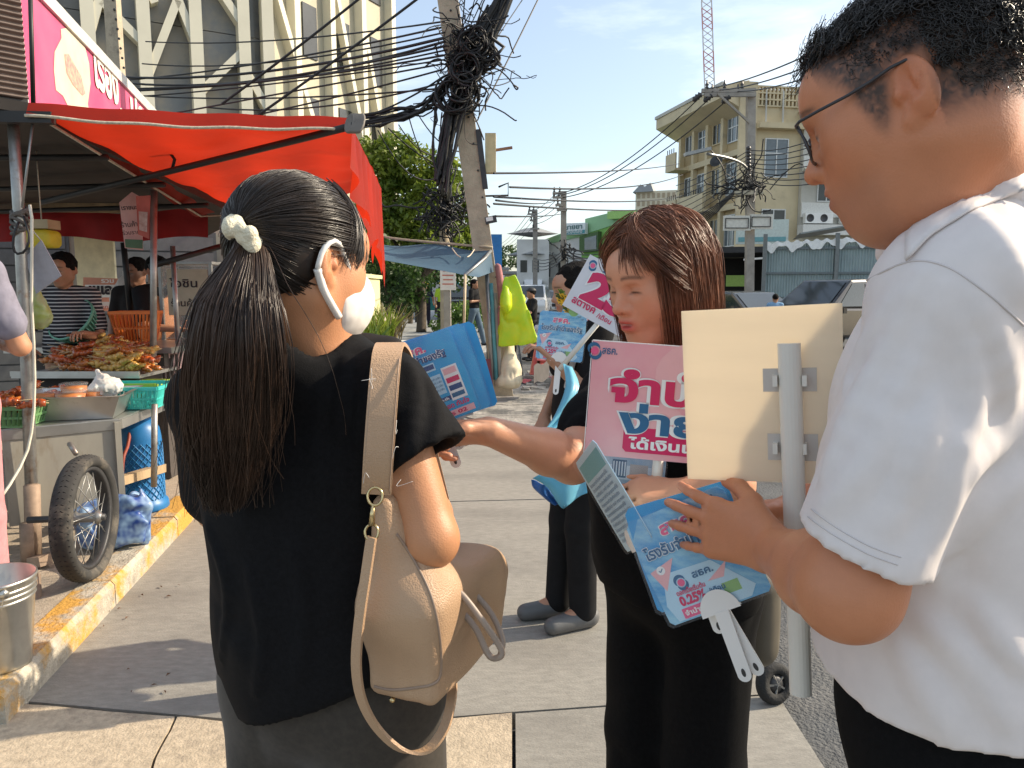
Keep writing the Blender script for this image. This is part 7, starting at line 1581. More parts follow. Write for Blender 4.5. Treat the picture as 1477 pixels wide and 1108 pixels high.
# shirt
WHITEC = mat('white_linen', (.77, .705, .68), rough=.8, var=.03, scale=40, transl=.08, bump=.05, bscale=1100, spec=.25)
def shirt_sd(inset=0.):
    c = SD(); up = np.array((0, 0, 1.))
    c.ell(chest + TF[:, 0] * .0 + np.array((0, 0, .0)), np.array((.145, .215, .215)) - inset, TF, .05); c.ell((chest + pel) / 2 + TF[:, 0] * .02 + np.array((0, 0, -.02)), np.array((.152, .215, .25)) - inset, TF, .1); c.ell(pel + TF[:, 0] * .01 + np.array((0, 0, -.02)), np.array((.155, .22, .22)) - inset, TF, .1)
    c.cone(nb + np.array((0, 0, -.055)), LS + np.array((0, 0, .01)), .075 - inset, .072 - inset, .06); c.cone(nb + np.array((0, 0, -.055)), RS, .075 - inset, .072 - inset, .06)
    return c
sc_ = shirt_sd()
sl_end = LS + (LE - LS) * .84; adir = (LE - LS) / np.linalg.norm(LE - LS)
slv = SD(); slv.cone(LS, LS + (LE - LS) * .5, .066, .064, .03); slv.cone(LS + (LE - LS) * .5, LE + adir * .02, .064, .070, .03); slv.plane(sl_end + adir * .005, adir * .9 + np.array((.0, .25, -.18)), .002)
ins = SD(); ins.cone(LS + (LE - LS) * .74, LE + adir * .05, .046, .066, .01)
fo = folds(.009, adir + np.array((.5, .1, 0)), 15, .16, 5.); fo2 = folds(.009, (.35, 0, -1), 12, .16, 9.)
def trace(f, px, py, y0=.45, n=56):
    d = ray(px, py); d = d / np.linalg.norm(d); t = y0
    for _ in range(n):
        s = float(f((np.array((0, 0, CAMH)) + d * t)[None])[0]); t += min(.03, .85 * s)
        if abs(s) < .0006: break
    return np.array((0, 0, CAMH)) + d * t
def ridges(f, lines, n=9):
    sd = SD(); first = True
    for r, *pts in lines:
        C2 = crv(*[np.array((x, y, 0.)) for x, y in pts], n=n); W = [w_ for w_ in (trace(f, x, y) for x, y, _ in C2) if abs(float(f(w_[None])[0])) < .003]; n_ = n
        if len(W) < 4: continue
        n = len(W); rs = [max(.0012, r * math.sin(PI * (i + .6) / n)) for i in range(n)]
        for i in range(n - 1): sd.cone(W[i] + np.array((0, r * .55, 0)), W[i + 1] + np.array((0, r * .55, 0)), rs[i], rs[i + 1], .006) if np.linalg.norm(W[i + 1] - W[i]) < .05 else None
        n = n_
    return sd
def surf_line(f, pts, n=20):
    W = [trace(f, x, y) for x, y, _ in crv(*[np.array((x, y, 0.)) for x, y in pts], n=n)]; out_ = []
    for w_ in W:
        if abs(float(f(w_[None])[0])) < .003 and (not out_ or np.linalg.norm(w_ - out_[-1]) < .045): out_.append(w_)
    return crv(*out_, n=len(out_) * 2)
def smin(d, e, k):
    h = np.maximum(k - np.abs(d - e), 0) / k; return np.minimum(d, e) - h * h * k * .25
NAX = M_O - nb; NAX = NAX * np.array((.6, .6, 1)); NAX /= np.linalg.norm(NAX); cf = frame((-.75, .66, 0)); RID = None
def shirt_f(P):
    d = sc_(P) + fo2(P) * .8; e = slv(P); tt_ = np.clip((P - LS) @ adir / .25, 0, 1); e = e + fo(P) * (.35 + .9 * tt_ * (1 - tt_) * 2.2); e = np.maximum(e, -ins(P))
    k = .035; h = np.maximum(k - np.abs(d - e), 0) / k; d = np.minimum(d, e) - h * h * k * .25
    if RID is not None: d = smin(d, RID(P), .022)
    d = np.maximum(d, (1.0 + .08 * np.maximum(0, (P - pel) @ TF[:, 0]) - P[:, 2]))
    nk = (np.linalg.norm((P - (nb + np.array((0, 0, .045)) + M_M[:, 0] * .01)) / np.array((.080, .080, .11)), axis=1) - 1) * .08
    d = np.minimum(d, np.maximum(d - .0095, nk - .056)); d = np.maximum(d, -nk)
    q = P - nb; t = q @ NAX; pr = q - np.outer(t, NAX); rr = np.linalg.norm(pr, axis=1); bk = -(pr @ cf[:, 0]) / (rr + 1e-6)
    d = smin(d, np.maximum(np.abs(rr - .077 - .012 * np.maximum(0, -t - .0) / .03) - .0035, np.maximum(-t - .05, t - .026 - .018 * bk)), .012)
    # narrow gap between sleeve and body under the arm
    return d
RID = ridges(shirt_f, [(.010, (1335, 400), (1290, 500), (1235, 600), (1195, 690)), (.009, (1365, 420), (1330, 520), (1270, 620), (1215, 720)), (.011, (1405, 430), (1440, 510), (1445, 590), (1405, 670)), (.010, (1375, 440), (1400, 530), (1395, 620), (1350, 720)), (.008, (1300, 600), (1250, 680), (1190, 740)), (.008, (1345, 560), (1330, 650), (1285, 760)), (.009, (1385, 660), (1360, 740), (1320, 820)), (.007, (1300, 430), (1255, 500), (1225, 560)), (.009, (1477, 600), (1420, 650), (1385, 700)), (.008, (1470, 690), (1410, 740), (1370, 790)), (.010, (1340, 900), (1400, 960), (1450, 1040)), (.009, (1300, 930), (1340, 1000), (1370, 1060)), (.008, (1400, 860), (1440, 920), (1477, 960)), (.008, (1400, 300), (1440, 350), (1477, 420))])
lo, hi = bounds([LS, LE, RS, pel - np.array((.28, .28, .2)), pel + np.array((.28, .28, .3)), nb], .16)
sdf_obj('shirt', [(np.array((lo[0], lo[1], .74)), hi, .0058)], shirt_f, WHITEC, man)
SEAM = mat('seam_white', (.60, .55, .54), rough=.9)
for r_, pts in ((.0011, [(1236, 412), (1308, 378), (1364, 384), (1420, 420), (1455, 450), (1477, 470)]), (.0008, [(1165, 745), (1200, 770), (1250, 798), (1295, 815)]), (.0008, [(1170, 734), (1205, 760), (1255, 788), (1300, 804)])):
    MB().tube(surf_line(shirt_f, pts), r_, 5).obj('seam', SEAM, man)
def collar_pts():
    rows = []
    for v in np.linspace(0, 1, 5):
        row = []
        for u in np.linspace(0, 1, 18):
            x = 1476 - 170 * u; y = np.interp(x, [1300, 1341, 1400, 1476], [338, 296, 262, 240]) + 6 + v * (30 + 8 * u)
            w_ = trace(shirt_f, x, y)
            if abs(float(shirt_f(w_[None])[0])) > .003 or (row and np.linalg.norm(w_ - row[-1]) > .05): w_ = row[-1] + (row[-1] - row[-2] if len(row) > 1 else 0)
            row.append(w_)
        rows.append(row)
    return np.array(rows)
CP = collar_pts(); CP2 = CP - (CP - np.array((0, 0, CAMH))) / np.linalg.norm(CP - np.array((0, 0, CAMH)), axis=2, keepdims=True) * (.002 + .005 * np.linspace(0, 1, 5)[:, None, None] ** .5)
o = MB().sheet(lambda u, v: CP2[int(round(v * 4)), int(round(u * 17))], 17, 4).obj('collar', WHITEC, man); md = o.modifiers.new('thick', 'SOLIDIFY'); md.thickness = .003; md.offset = 0
# trousers
t = SD(); t.ell(pel, (.16, .19, .16), TF, .04)
for s in (-1, 1):
    hp_ = pel + TF[:, 1] * s * .09 + np.array((0, 0, -.05)); t.cone(hp_, hp_ + np.array((0, 0, -.42)), .105, .082, .05); t.cone(hp_ + np.array((0, 0, -.42)), hp_ + np.array((0, 0, -.86)), .082, .07, .02)
sdf_obj('trousers', [(pel - np.array((.3, .3, .95)), pel + np.array((.3, .3, .1)), .014)], t, BLACKC, man)
# glasses
GLF = mat('glasses_frame', (.05, .05, .055), rough=.3, metal=.6); gl = MB()
for s in (-1, 1):
    rr_ = [(math.copysign(abs(math.cos(a)) ** .45, math.cos(a)) * .0265, math.copysign(abs(math.sin(a)) ** .45, math.sin(a)) * .0195) for a in np.linspace(0, 2 * PI, 29)[:-1]]
    gl.tube([T(.104 - .010 * abs((s * .034 + yy) / .06) ** 2 + zz * .12, s * .034 + yy, -.001 + zz) for yy, zz in rr_], .0016, 6, closed=True)
    gl.tube(crv(T(.097, s * .062, .013), T(.088, s * .073, .015), T(.03, s * .0775, .017), T(-.012, s * .083, .022), T(-.028, s * .084, .012), T(-.034, s * .083, -.006)), .0017, 6)
gl.tube(crv(T(.105, -.009, .006), T(.109, 0, .009), T(.105, .009, .006)), .0014, 6)
g_ = gl.obj('glasses', GLF, man)
for s in (-1, 1):
    mb = MB(); mb.add([T(.104 - .010 * abs((s * .034 + yy) / .06) ** 2 + zz * .12, s * .034 + yy, -.001 + zz) for yy, zz in [(math.copysign(abs(math.cos(a)) ** .45, math.cos(a)) * .026, math.copysign(abs(math.sin(a)) ** .45, math.sin(a)) * .019) for a in np.linspace(0, 2 * PI, 29)[:-1]]], [tuple(range(28))]); mb.obj('lens', mat('lens', (.9, .95, 1), rough=.03, alpha=.12, spec=.8, var=0), g_)
# curly hair
def scalp(n, mask, rng):
    out_ = []
    while sum(len(o_) for o_ in out_) < n:
        d = rng.normal(size=(n, 3)); d /= np.linalg.norm(d, axis=1, keepdims=True); p = np.array((-.014, 0, .03)) + d * np.array((.097, .0765, .087)); k = mask(p); out_.append(np.concatenate((p[k], d[k]), 1))
    a = np.concatenate(out_)[:n]; return a[:, :3], a[:, 3:]
rg = np.random.default_rng(5)
def curls(n, mask, ln, hr, turns, m=12, bend=(0, 0, 0)):
    p, d = scalp(n, mask, rg); t_ = np.linspace(0, 1, m)[None, :, None]; L = (ln * rg.uniform(.6, 1.25, n))[:, None, None]
    tang = np.cross(d, rg.normal(size=(n, 3))); tang /= np.linalg.norm(tang, axis=1, keepdims=True); bi = np.cross(d, tang); ph = rg.uniform(0, 6.28, n)[:, None, None]; H = (hr * rg.uniform(.6, 1.4, n))[:, None, None]; tn_ = (turns * rg.uniform(.7, 1.3, n))[:, None, None] * 2 * PI
    axis = d[:, None] * (1 - .45 * t_) + tang[:, None] * .7 * t_ + np.array(bend)[None, None] * t_
    P = p[:, None] + axis * L * t_ + H * np.minimum(1, t_ * 3) * (np.cos(tn_ * t_ + ph) * tang[:, None] + np.sin(tn_ * t_ + ph) * bi[:, None])
    P = M_O + (P * MS) @ M_M.T; return P
topm = lambda p: (p[:, 2] > .068 + .1 * np.maximum(0, -p[:, 0] - .02) * -1.0) & (p[:, 0] < .085)
backm = lambda p: (p[:, 0] < -.035) & (p[:, 2] > .005) & (p[:, 2] < .09)
HB = hair_mat('hair_black', (.009, .008, .008), (.03, .026, .024), .32)
strand_mesh('hair', curls(3000, topm, .022, .0055, 1.5, 13, (.05, 0, -.1)), .00085, .0003, HB, man)
strand_mesh('hair', curls(2000, backm, .011, .004, 1.2, 10, (-.3, 0, -.3)), .0008, .0003, HB, man)
frontm = lambda p: (p[:, 2] > .075) & (p[:, 0] > .045)
strand_mesh('hair', curls(380, frontm, .032, .0075, 1.8, 15, (.3, 0, -.15)), .0009, .0003, HB, man)
sidem = lambda p: (p[:, 2] > .035) & (p[:, 0] < .05) & (p[:, 2] < .085)
strand_mesh('hair', curls(2200, sidem, .009, .0015, .6, 6, (-.4, 0, -.5)), .0006, .0002, HB, man)
napem = lambda p: (p[:, 0] < -.05) & (p[:, 2] < .012) & (p[:, 2] > -.035)
strand_mesh('hair', curls(1100, napem, .0075, .001, .5, 6, (-.3, 0, -.6)), .0005, .0002, HB, man)

# ================================================================ the woman facing him
B_O = at(950, 407, 1.47); B_M = frame((-.84, -.50, -.24)); BSZ = 1.0; SKB = (.62, .30, .18)
wom = thing('person', (.36, 1.5, 0), 'woman with shoulder-length reddish brown hair in black handing over a fan', 'person')
T = lambda *p: B_O + B_M @ (np.array(p) * BSZ)
nb2 = at(962, 528, 1.52); TB = frame((-.78, -.60, 0)); bRS = nb2 + TB[:, 1] * -.165 + np.array((0, 0, -.075)); bLS = nb2 + TB[:, 1] * .165 + np.array((0, 0, -.075)); bRE = at(826, 664, 1.43); bRW = at(706, 622, 1.30); bLE = at(1050, 700, 1.22); bLW = at(988, 712, 1.21)
pelB = np.array((nb2[0] + .035, nb2[1] + .0, .86)); chB = nb2 + np.array((0, 0, -.22))
b = SD(); add_head(b, B_O, B_M, BSZ, 1.12, mouth_open=.0022)
b.cone(T(-.02, 0, -.05), nb2, .052, .056, .03); b.ell(T(.035, 0, -.092), (.03, .035, .02), B_M, .03)
b.ell(chB, (.10, .15, .17), TB, .05); b.ell((chB + pelB) / 2, (.11, .15, .2), TB, .08); b.ell(pelB, (.12, .16, .14), TB, .06)
b.cone(bRS, bRE, .048, .044, .03); b.cone(bRE, bRE + (bRW - bRE) * .3, .044, .042, .02); b.cone(bRE + (bRW - bRE) * .3, bRW, .042, .026, .02)
tB, thB = hand(b, bRW, np.array((-.96, -.10, -.06)), np.array((.05, .72, .62)), 1, [(.75, 1.15, .7), (.85, 1.2, .7), (.95, 1.2, .7), (1.0, 1.2, .7)], .86, thumb=((.022, .020, -.006), (.050, .040, -.020), (.076, .042, -.034), (.098, .034, -.042)))
b.cone(bLS, bLE, .046, .042, .03); b.cone(bLE, bLW, .04, .026, .02); hand(b, bLW, (-.98, .1, .02), (.1, -.45, .88), -1, [(.5, .7, .4)] * 4, .86)
for s in (-1, 1):
    hp_ = pelB + TB[:, 1] * s * .085; b.cone(hp_, hp_ + np.array((0, 0, -.4)), .08, .055, .05); b.cone(hp_ + np.array((0, 0, -.4)), hp_ + np.array((0, 0, -.79)), .05, .034, .02); an_ = hp_ + np.array((0, 0, -.79)); b.cone(an_, an_ + TB[:, 0] * .15 + np.array((0, 0, -.04)), .034, .025, .02)
def paintB(V):
    c = np.tile(np.array(SKB), (len(V), 1)); head_paint(B_O, B_M, BSZ, SKB, (.50, .045, .04), V, c, brow=(.09, .05, .035), eye_open=.1, lips_amt=.95)
    q = ((V - B_O) @ B_M) / BSZ; m = (np.exp(-((q[:, 1] / .016) ** 4)) * np.exp(-(((q[:, 2] + .0605) / .0022) ** 2)) * (q[:, 0] > .085))[:, None]; c[:] = c * (1 - m) + np.array((.55, .45, .42)) * m
    hnd = np.exp(-np.min([np.linalg.norm(V - t_, axis=1) for t_ in tB], axis=0) / .012)[:, None]; c[:] = c * (1 - .35 * hnd) + np.array((.66, .32, .24)) * .35 * hnd
    return c
lo, hi = bounds([bRS, bLS, bRE, bLE, bRW, bLW, pelB - np.array((.2, .2, 0)), nb2, pelB + np.array((.2, .2, 0))], .10)
sdf_obj('body', [(B_O - np.array((.15, .15, .14)), B_O + .15, .0032), (bRW - .15, bRW + .14, .0034), (np.array((lo[0], lo[1], 0)), np.array((hi[0], hi[1], B_O[2] - .125)), .009)], b, skin_mat(), wom, paintB)
c = SD(); c.ell(chB + np.array((0, 0, .02)), (.135, .175, .19), TB, .05); c.ell((chB + pelB) / 2, (.14, .175, .22), TB, .1); c.ell(pelB, (.15, .19, .13), TB, .08)
for s_, e_ in ((bRS, bRE), (bLS, bLE)):
    c.cone(nb2 + np.array((0, 0, -.05)), s_, .055, .062, .04); c.cone(s_, s_ + (e_ - s_) * .62, .063, .066, .03)
nA = (bRE - bRS) / np.linalg.norm(bRE - bRS); q0 = bRS + (bRE - bRS) * .60
c.fn(lambda P: np.maximum((P - q0) @ nA, np.linalg.norm(P - bRE, axis=1) - .16), .003, '-') if False else None
c.plane(pelB + np.array((0, 0, -.04)), (0, 0, -1), .004); c.disp(folds(.008, (.2, 0, -1), 12, .25, 2.))
c.fn(lambda P: np.linalg.norm((P - nb2 - np.array((0, 0, .05)) - TB[:, 0] * .015) / np.array((.072, .072, .085)), axis=1) * .07 - .07, .004, '-')
sdf_obj('tshirt', [(np.array((lo[0], lo[1], .78)), hi, .0075)], c, BLACKC, wom)
t = SD(); t.ell(pelB, (.145, .18, .14), TB, .04)
for s in (-1, 1):
    hp_ = pelB + TB[:, 1] * s * .085; t.cone(hp_, hp_ + np.array((0, 0, -.4)), .098, .088, .04); t.cone(hp_ + np.array((0, 0, -.4)), hp_ + np.array((0, 0, -.80)), .088, .095, .02)
t.disp(folds(.007, (0, 0, -1), 12, .15, 4.)); sdf_obj('trousers', [(pelB - np.array((.28, .28, .84)), pelB + np.array((.28, .28, .16)), .009)], t, BLACKC, wom)
s_ = SD()
for s in (-1, 1): hp_ = pelB + TB[:, 1] * s * .085 + np.array((0, 0, -.82)); s_.cone(hp_, hp_ + TB[:, 0] * .16, .045, .04, .01)
s_.plane((0, 0, .002), (0, 0, -1), .003); sdf_obj('shoes', [(np.array((pelB[0] - .35, pelB[1] - .35, -.01)), np.array((pelB[0] + .3, pelB[1] + .3, .12)), .012)], s_, mat('shoe_black', (.02, .02, .02), rough=.5), wom)
# hair: dark inner shape, then falling strands from a side parting
h = SD(); h.ell(T(-.022, 0, .040), np.array((.100, .081, .088)), B_M); h.cone(T(-.055, 0, .02), T(-.06, 0, -.11), .075, .062, .03)
for s in (-1, 1): h.cone(T(-.03, s * .064, .02), T(-.032, s * .068, -.12), .022, .022, .03)
h.ell(T(.075, 0, -.055), np.array((.09, .071, .125)), B_M, .006, '-'); h.disp(lambda P: .006 * vnoise(P * 50))
BRN = hair_mat('hair_auburn', (.075, .026, .013), (.26, .095, .042), .45); BRND = mat('hair_auburn_under', (.018, .007, .004), rough=.9, var=.3, scale=60, spec=.05)
sdf_obj('hair', [(B_O - .2, B_O + .16, .005)], h, BRND, wom)
rg = np.random.default_rng(9); n = 3600; m = 18
side = np.where(rg.uniform(size=n) < .5, 1, -1); front = rg.uniform(size=n)
x0 = rg.uniform(-.075, .070, n); tt_ = np.linspace(0, 1, m)
phi_end = np.where(x0 > .035, rg.uniform(48, 80, n), np.where(x0 > -.03, rg.uniform(75, 120, n), rg.uniform(110, 178, n)))     # degrees from the face direction
phi = np.radians(phi_end) * side; Rh = np.array((.108, .090, .100)) * (1 + rg.uniform(-.02, .10, n))[:, None]
# start on the parting
y_p = .018; start = np.stack((x0, np.full(n, y_p) + side * .003, np.zeros(n)), 1)
cx = np.array((-.016, 0, .034)); zz = np.clip(1 - ((start[:, 0] - cx[0]) / Rh[:, 0]) ** 2 - ((start[:, 1]) / Rh[:, 1]) ** 2, .02, 1); start[:, 2] = cx[2] + Rh[:, 2] * np.sqrt(zz)
rim = cx + np.stack((Rh[:, 0] * np.cos(phi), Rh[:, 1] * np.sin(phi), np.zeros(n)), 1)
A = np.zeros((n, m, 3)); k1 = 9
for j in range(m):
    if j <= k1:
        t_ = j / k1; a = t_ * PI / 2; P = cx + (start - cx) * math.cos(a) ** 1.0 + (rim - cx) * math.sin(a)
        # push back to the ellipsoid
        qn = np.linalg.norm((P - cx) / Rh, axis=1, keepdims=True); P = cx + (P - cx) / qn; A[:, j] = P
    else:
        t_ = (j - k1) / (m - 1 - k1); Lh = (.165 + rg.uniform(-.03, .02, n)) ; A[:, j] = rim + np.stack((-.012 * t_ + .02 * t_ ** 2 * np.cos(phi) * -1, np.sign(phi) * (.006 * t_ - .018 * t_ ** 2), -Lh * t_), 1)
wig = rg.normal(size=(n, 1, 3)) * .004 * tt_[None, :, None] + .0022 * np.sin(tt_[None, :, None] * 9 + rg.uniform(0, 6, (n, 1, 1))) * rg.normal(size=(n, 1, 3))
A = A + wig; W_ = B_O + (A * BSZ) @ B_M.T
# let the falling part hang straight down in the world
for j in range(k1 + 1, m): W_[:, j] = .35 * W_[:, j] + .65 * (W_[:, k1] + np.stack((np.zeros(n), np.zeros(n), -np.linalg.norm(A[:, j] - A[:, k1], axis=1)), 1) + (W_[:, j] - W_[:, k1]) * np.array((.5, .5, 0)))
strand_mesh('hair', W_, rg.uniform(.0006, .0011, n), .0003, BRN, wom)
# swept fringe over the forehead on her far and near side
n = 520; m = 14; sgn = np.where(rg.uniform(size=n) < .68, 1, -1); A = np.zeros((n, m, 3)); x0 = rg.uniform(.045, .078, n)
for j in range(m):
    t_ = j / (m - 1); ph = sgn * np.radians(8 + (rg.uniform(0, 1, n) * 0 + 1) * (62 * t_ ** 1.1)); th = np.radians(24 + 78 * t_) + rg.normal(size=n) * .0
    A[:, j] = cx + np.stack(((Rh[:n, 0] + .004) * np.sin(th) * np.cos(ph), (Rh[:n, 1] + .003) * np.sin(th) * np.sin(ph), Rh[:n, 2] * np.cos(th)), 1)
off_ = rg.normal(size=(n, 1, 3)) * np.array((.004, .010, .012)); A = A + off_ * np.minimum(1, .4 + tt_[:m][None, :, None])
A2 = np.zeros((260, m, 3)); pe = rg.uniform(8, 50, 260)
for j in range(m):
    t_ = j / (m - 1); ph = np.radians(10 + (pe - 10) * t_); th = math.radians(22 + 66 * t_); A2[:, j] = cx + np.stack((.114 * math.sin(th) * np.cos(ph), .094 * math.sin(th) * np.sin(ph), np.full(260, .104 * math.cos(th))), 1)
A = np.concatenate((A, A2 + rg.normal(size=(260, 1, 3)) * .004)); n += 260
strand_mesh('fringe', B_O + (A * BSZ) @ B_M.T, rg.uniform(.0007, .0012, n), .0003, BRN, wom)

# ================================================================ the woman seen from behind
A_O = at(438, 380, 1.10); A_M = frame((.60, .78, -.18)); AS = .95; SKA = (.56, .26, .13)
wa = thing('person', (-.32, 1.16, 0), 'woman with long ponytail, face mask and black tunic seen from behind', 'person')
T = lambda *p: A_O + A_M @ (np.array(p) * AS)
TA = frame((.30, .95, 0)); nbA = at(462, 512, 1.13); aRS = at(556, 566, 1.09); aLS = at(300, 578, 1.20); aRE = at(620, 778, 1.03); aRW = at(612, 690, 1.27); aLE = at(318, 735, 1.27); aLW = at(370, 760, 1.45)
chA = np.array((-.325, 1.17, 1.20)); pelA = np.array((-.30, 1.19, .80))
b = SD(); add_head(b, A_O, A_M, AS, 1.06)
b.cone(T(-.02, 0, -.05), nbA + np.array((0, 0, -.02)), .052, .060, .03)
b.ell(chA, (.09, .15, .18), TA, .05); b.ell((chA + pelA) / 2, (.1, .15, .2), TA, .08); b.ell(pelA, (.12, .17, .14), TA, .06)
b.cone(aRS, aRE, .046, .040, .03); b.cone(aRE, aRE + (aRW - aRE) * .35, .040, .036, .015); b.cone(aRE + (aRW - aRE) * .35, aRW, .036, .024, .015); hand(b, aRW, (-.1, .45, .85), (.9, -.2, .2), 1, [(.5, .6, .4)] * 4, .86)
b.cone(aLS, aLE, .044, .038, .03); b.cone(aLE, aLW, .036, .024, .015); hand(b, aLW, (.6, .8, 0), (0, 0, 1), -1, [(.5, .6, .4)] * 4, .86)
for s in (-1, 1):
    hp_ = pelA + TA[:, 1] * s * .09; b.cone(hp_, hp_ + np.array((0, 0, -.36)), .08, .055, .05); b.cone(hp_ + np.array((0, 0, -.36)), hp_ + np.array((0, 0, -.73)), .05, .034, .02); an_ = hp_ + np.array((0, 0, -.73)); b.cone(an_, an_ + TA[:, 0] * .15 + np.array((0, 0, -.04)), .034, .025, .02)
def paintA(V):
    c = np.tile(np.array(SKA), (len(V), 1)); return head_paint(A_O, A_M, AS, SKA, (.5, .2, .16), V, c)
lo, hi = bounds([aRS, aLS, aRE, aLE, aRW, aLW, pelA - np.array((.2, .2, 0)), pelA + np.array((.2, .2, 0)), nbA], .10)
sdf_obj('body', [(A_O - np.array((.15, .15, .19)), A_O + .15, .0034), (np.minimum(aRE, aRW) - .10, np.maximum(aRE, aRS) + .12, .005), (np.array((lo[0], lo[1], 0)), np.array((hi[0], hi[1], A_O[2] - .165)), .009)], b, skin_mat(), wa, paintA)
TUN = mat('tunic_black', (.006, .006, .007), rough=.85, var=.3, scale=150, spec=.15, bump=.12, bscale=500)
c = SD(); c.ell(chA, (.128, .188, .21), TA, .05); c.ell((chA + pelA) / 2, (.135, .185, .24), TA, .1); c.ell(pelA + np.array((0, 0, .02)), (.145, .20, .26), TA, .1)
c.cone(nbA + np.array((0, 0, -.035)), aRS + np.array((0, 0, .0)), .060, .060, .05); c.cone(nbA + np.array((0, 0, -.035)), aLS, .060, .062, .05); c.cone(nbA + np.array((0, 0, -.06)), T(-.03, 0, -.145), .07, .06, .04)
hemR = at(614, 660, 1.045); c.cone(aRS, aRS + (hemR - aRS) * 1.2, .060, .068, .04); dR = hemR - aRS; dR = dR / np.linalg.norm(dR)
c.cone(aLS, aLS + (aLE - aLS) * .78, .060, .062, .04)
pR = hemR; bodyc = chA + np.array((.0, 0, -.1))
c.fn(lambda P: np.maximum(-((P - pR) @ (dR * .9 + np.array((.12, 0, -.3)))), np.linalg.norm(P - pR - dR * .07, axis=1) - .115), .003, '-')
c.fn(lambda P: np.linalg.norm((P - T(-.005, 0, -.085)) @ A_M / np.array((.075, .066, .075)), axis=1) * .066 - .066, .004, '-')
c.plane(pelA + np.array((0, 0, .022)), (.45, 0, -1), .004); c.disp(folds(.0065, (.15, 0, -1), 11, .2, 1.5))
arm_ins = SD(); arm_ins.cone(aRS + dR * .10, aRS + dR * .20, .044, .062, .01); TR_ = ridges(c, [(.006, (500, 520), (490, 600), (500, 700)), (.006, (530, 540), (520, 640), (515, 720)), (.007, (590, 530), (600, 580), (590, 650)), (.006, (615, 550), (630, 600), (625, 640)), (.006, (470, 560), (455, 640), (470, 740)), (.007, (300, 760), (330, 850), (320, 950)), (.007, (420, 780), (440, 880), (430, 980)), (.006, (360, 820), (380, 920), (370, 1000))]); tun = lambda P: np.maximum(smin(c(P), TR_(P), .018), -arm_ins(P))
sdf_obj('tunic', [(np.array((lo[0], lo[1], .62)), hi + np.array((0, 0, .06)), .006)], tun, TUN, wa)
TRS = mat('trousers_charcoal', (.036, .029, .022), rough=.85, var=.25, scale=90, sheen=.15)
t = SD(); t.ell(pelA, (.14, .195, .15), TA, .04)
for s in (-1, 1):
    hp_ = pelA + TA[:, 1] * s * .09; t.cone(hp_, hp_ + np.array((0, 0, -.36)), .108, .105, .04); t.cone(hp_ + np.array((0, 0, -.36)), hp_ + np.array((0, 0, -.74)), .105, .115, .02)
t.disp(folds(.006, (0, 0, -1), 11, .15, 7.)); sdf_obj('trousers', [(pelA - np.array((.3, .3, .79)), pelA + np.array((.3, .3, .17)), .009)], t, TRS, wa)
s_ = SD()
for s in (-1, 1): hp_ = pelA + TA[:, 1] * s * .09 + np.array((0, 0, -.76)); s_.cone(hp_, hp_ + TA[:, 0] * .16, .045, .04, .01)
s_.plane((0, 0, .002), (0, 0, -1), .003); sdf_obj('shoes', [(np.array((pelA[0] - .35, pelA[1] - .35, -.01)), np.array((pelA[0] + .3, pelA[1] + .4, .12)), .012)], s_, mat('shoe_black', ()), wa)
# mask
k_ = SD(); k_.ell(T(.040, 0, -.050), np.array((.080, .0735, .072)) * AS, A_M); k_.ell(T(.085, 0, -.045), np.array((.045, .045, .055)) * AS, A_M, .03)
k_.plane(T(.012, 0, .0), A_M @ np.array((-1, 0, -.25)), .006); k_.plane(T(.06, 0, -.006), A_M @ np.array((-.2, 0, 1)), .006); k_.disp(folds(.0012, A_M[:, 1], 60, .3))
MASK = mat('mask_white', (.86, .84, .80), rough=.7, var=.02, transl=.15)
mk = sdf_obj('face_mask', [(A_O - .16, A_O + .16, .004)], k_, MASK, wa)
for s in (-1, 1):
    MB().tube(crv(T(.045, s * .066, -.022), T(.02, s * .074, .006), T(-.012, s * .087, .028), T(-.034, s * .089, .012), T(-.038, s * .085, -.018)), .0042, 6).obj('ear_loop', MASK, mk)
    MB().tube(crv(T(-.038, s * .085, -.018), T(-.018, s * .080, -.046), T(.022, s * .070, -.078)), .006, 6).obj('ear_loop', MASK, mk)
# hair cap
h = SD(); h.ell(T(-.022, 0, .036), np.array((.101, .083, .091)) * AS, A_M); h.ell(T(-.045, 0, -.012), np.array((.062, .066, .058)) * AS, A_M, .03)
h.plane(T(.066, 0, .05), A_M @ np.array((.85, 0, -.5)), .012); h.ell(T(.085, 0, -.03), np.array((.075, .072, .085)) * AS, A_M, .006, '-')
for s in (-1, 1): h.ell(T(-.006, s * .088, -.012), np.array((.032, .024, .044)) * AS, A_M, .006, '-')
HD = hair_mat('hair_dark_brown', (.010, .0065, .005), (.030, .019, .013), .34); sdf_obj('hair', [(A_O - .2, A_O + .17, .0045)], h, HD, wa)
rg = np.random.default_rng(12); tie = T(-.112, -.022, .022)
# combed strands from the hairline to the tie
n = 5400; m = 12; d = rg.normal(size=(n * 3, 3)); d /= np.linalg.norm(d, axis=1, keepdims=True); d = d[(d[:, 0] > -.9) & (d[:, 2] > np.where(d[:, 0] > .1, -.15, -.78)) & ~((d[:, 0] > .72) & (d[:, 2] < .3)) & ~((np.abs(d[:, 1]) > .8) & (d[:, 2] < -.05) & (d[:, 0] > -.35))][:n]; n = len(d)
Rr = np.array((.106, .087, .095)) * (1 + rg.uniform(-.005, .018, n))[:, None]; cx = np.array((-.022, 0, .034)); e = np.array((-.96, -.2, -.08)); A = np.zeros((n, m, 3))
for j in range(m):
    t_ = j / (m - 1); v = d * (1 - t_) + e * t_ * 1.0; v = v / np.linalg.norm(v, axis=1, keepdims=True); A[:, j] = cx + v * Rr * np.where(v[:, 2:] < 0, np.array((1, 1, 1.26)), np.array((1, 1, 1.)))
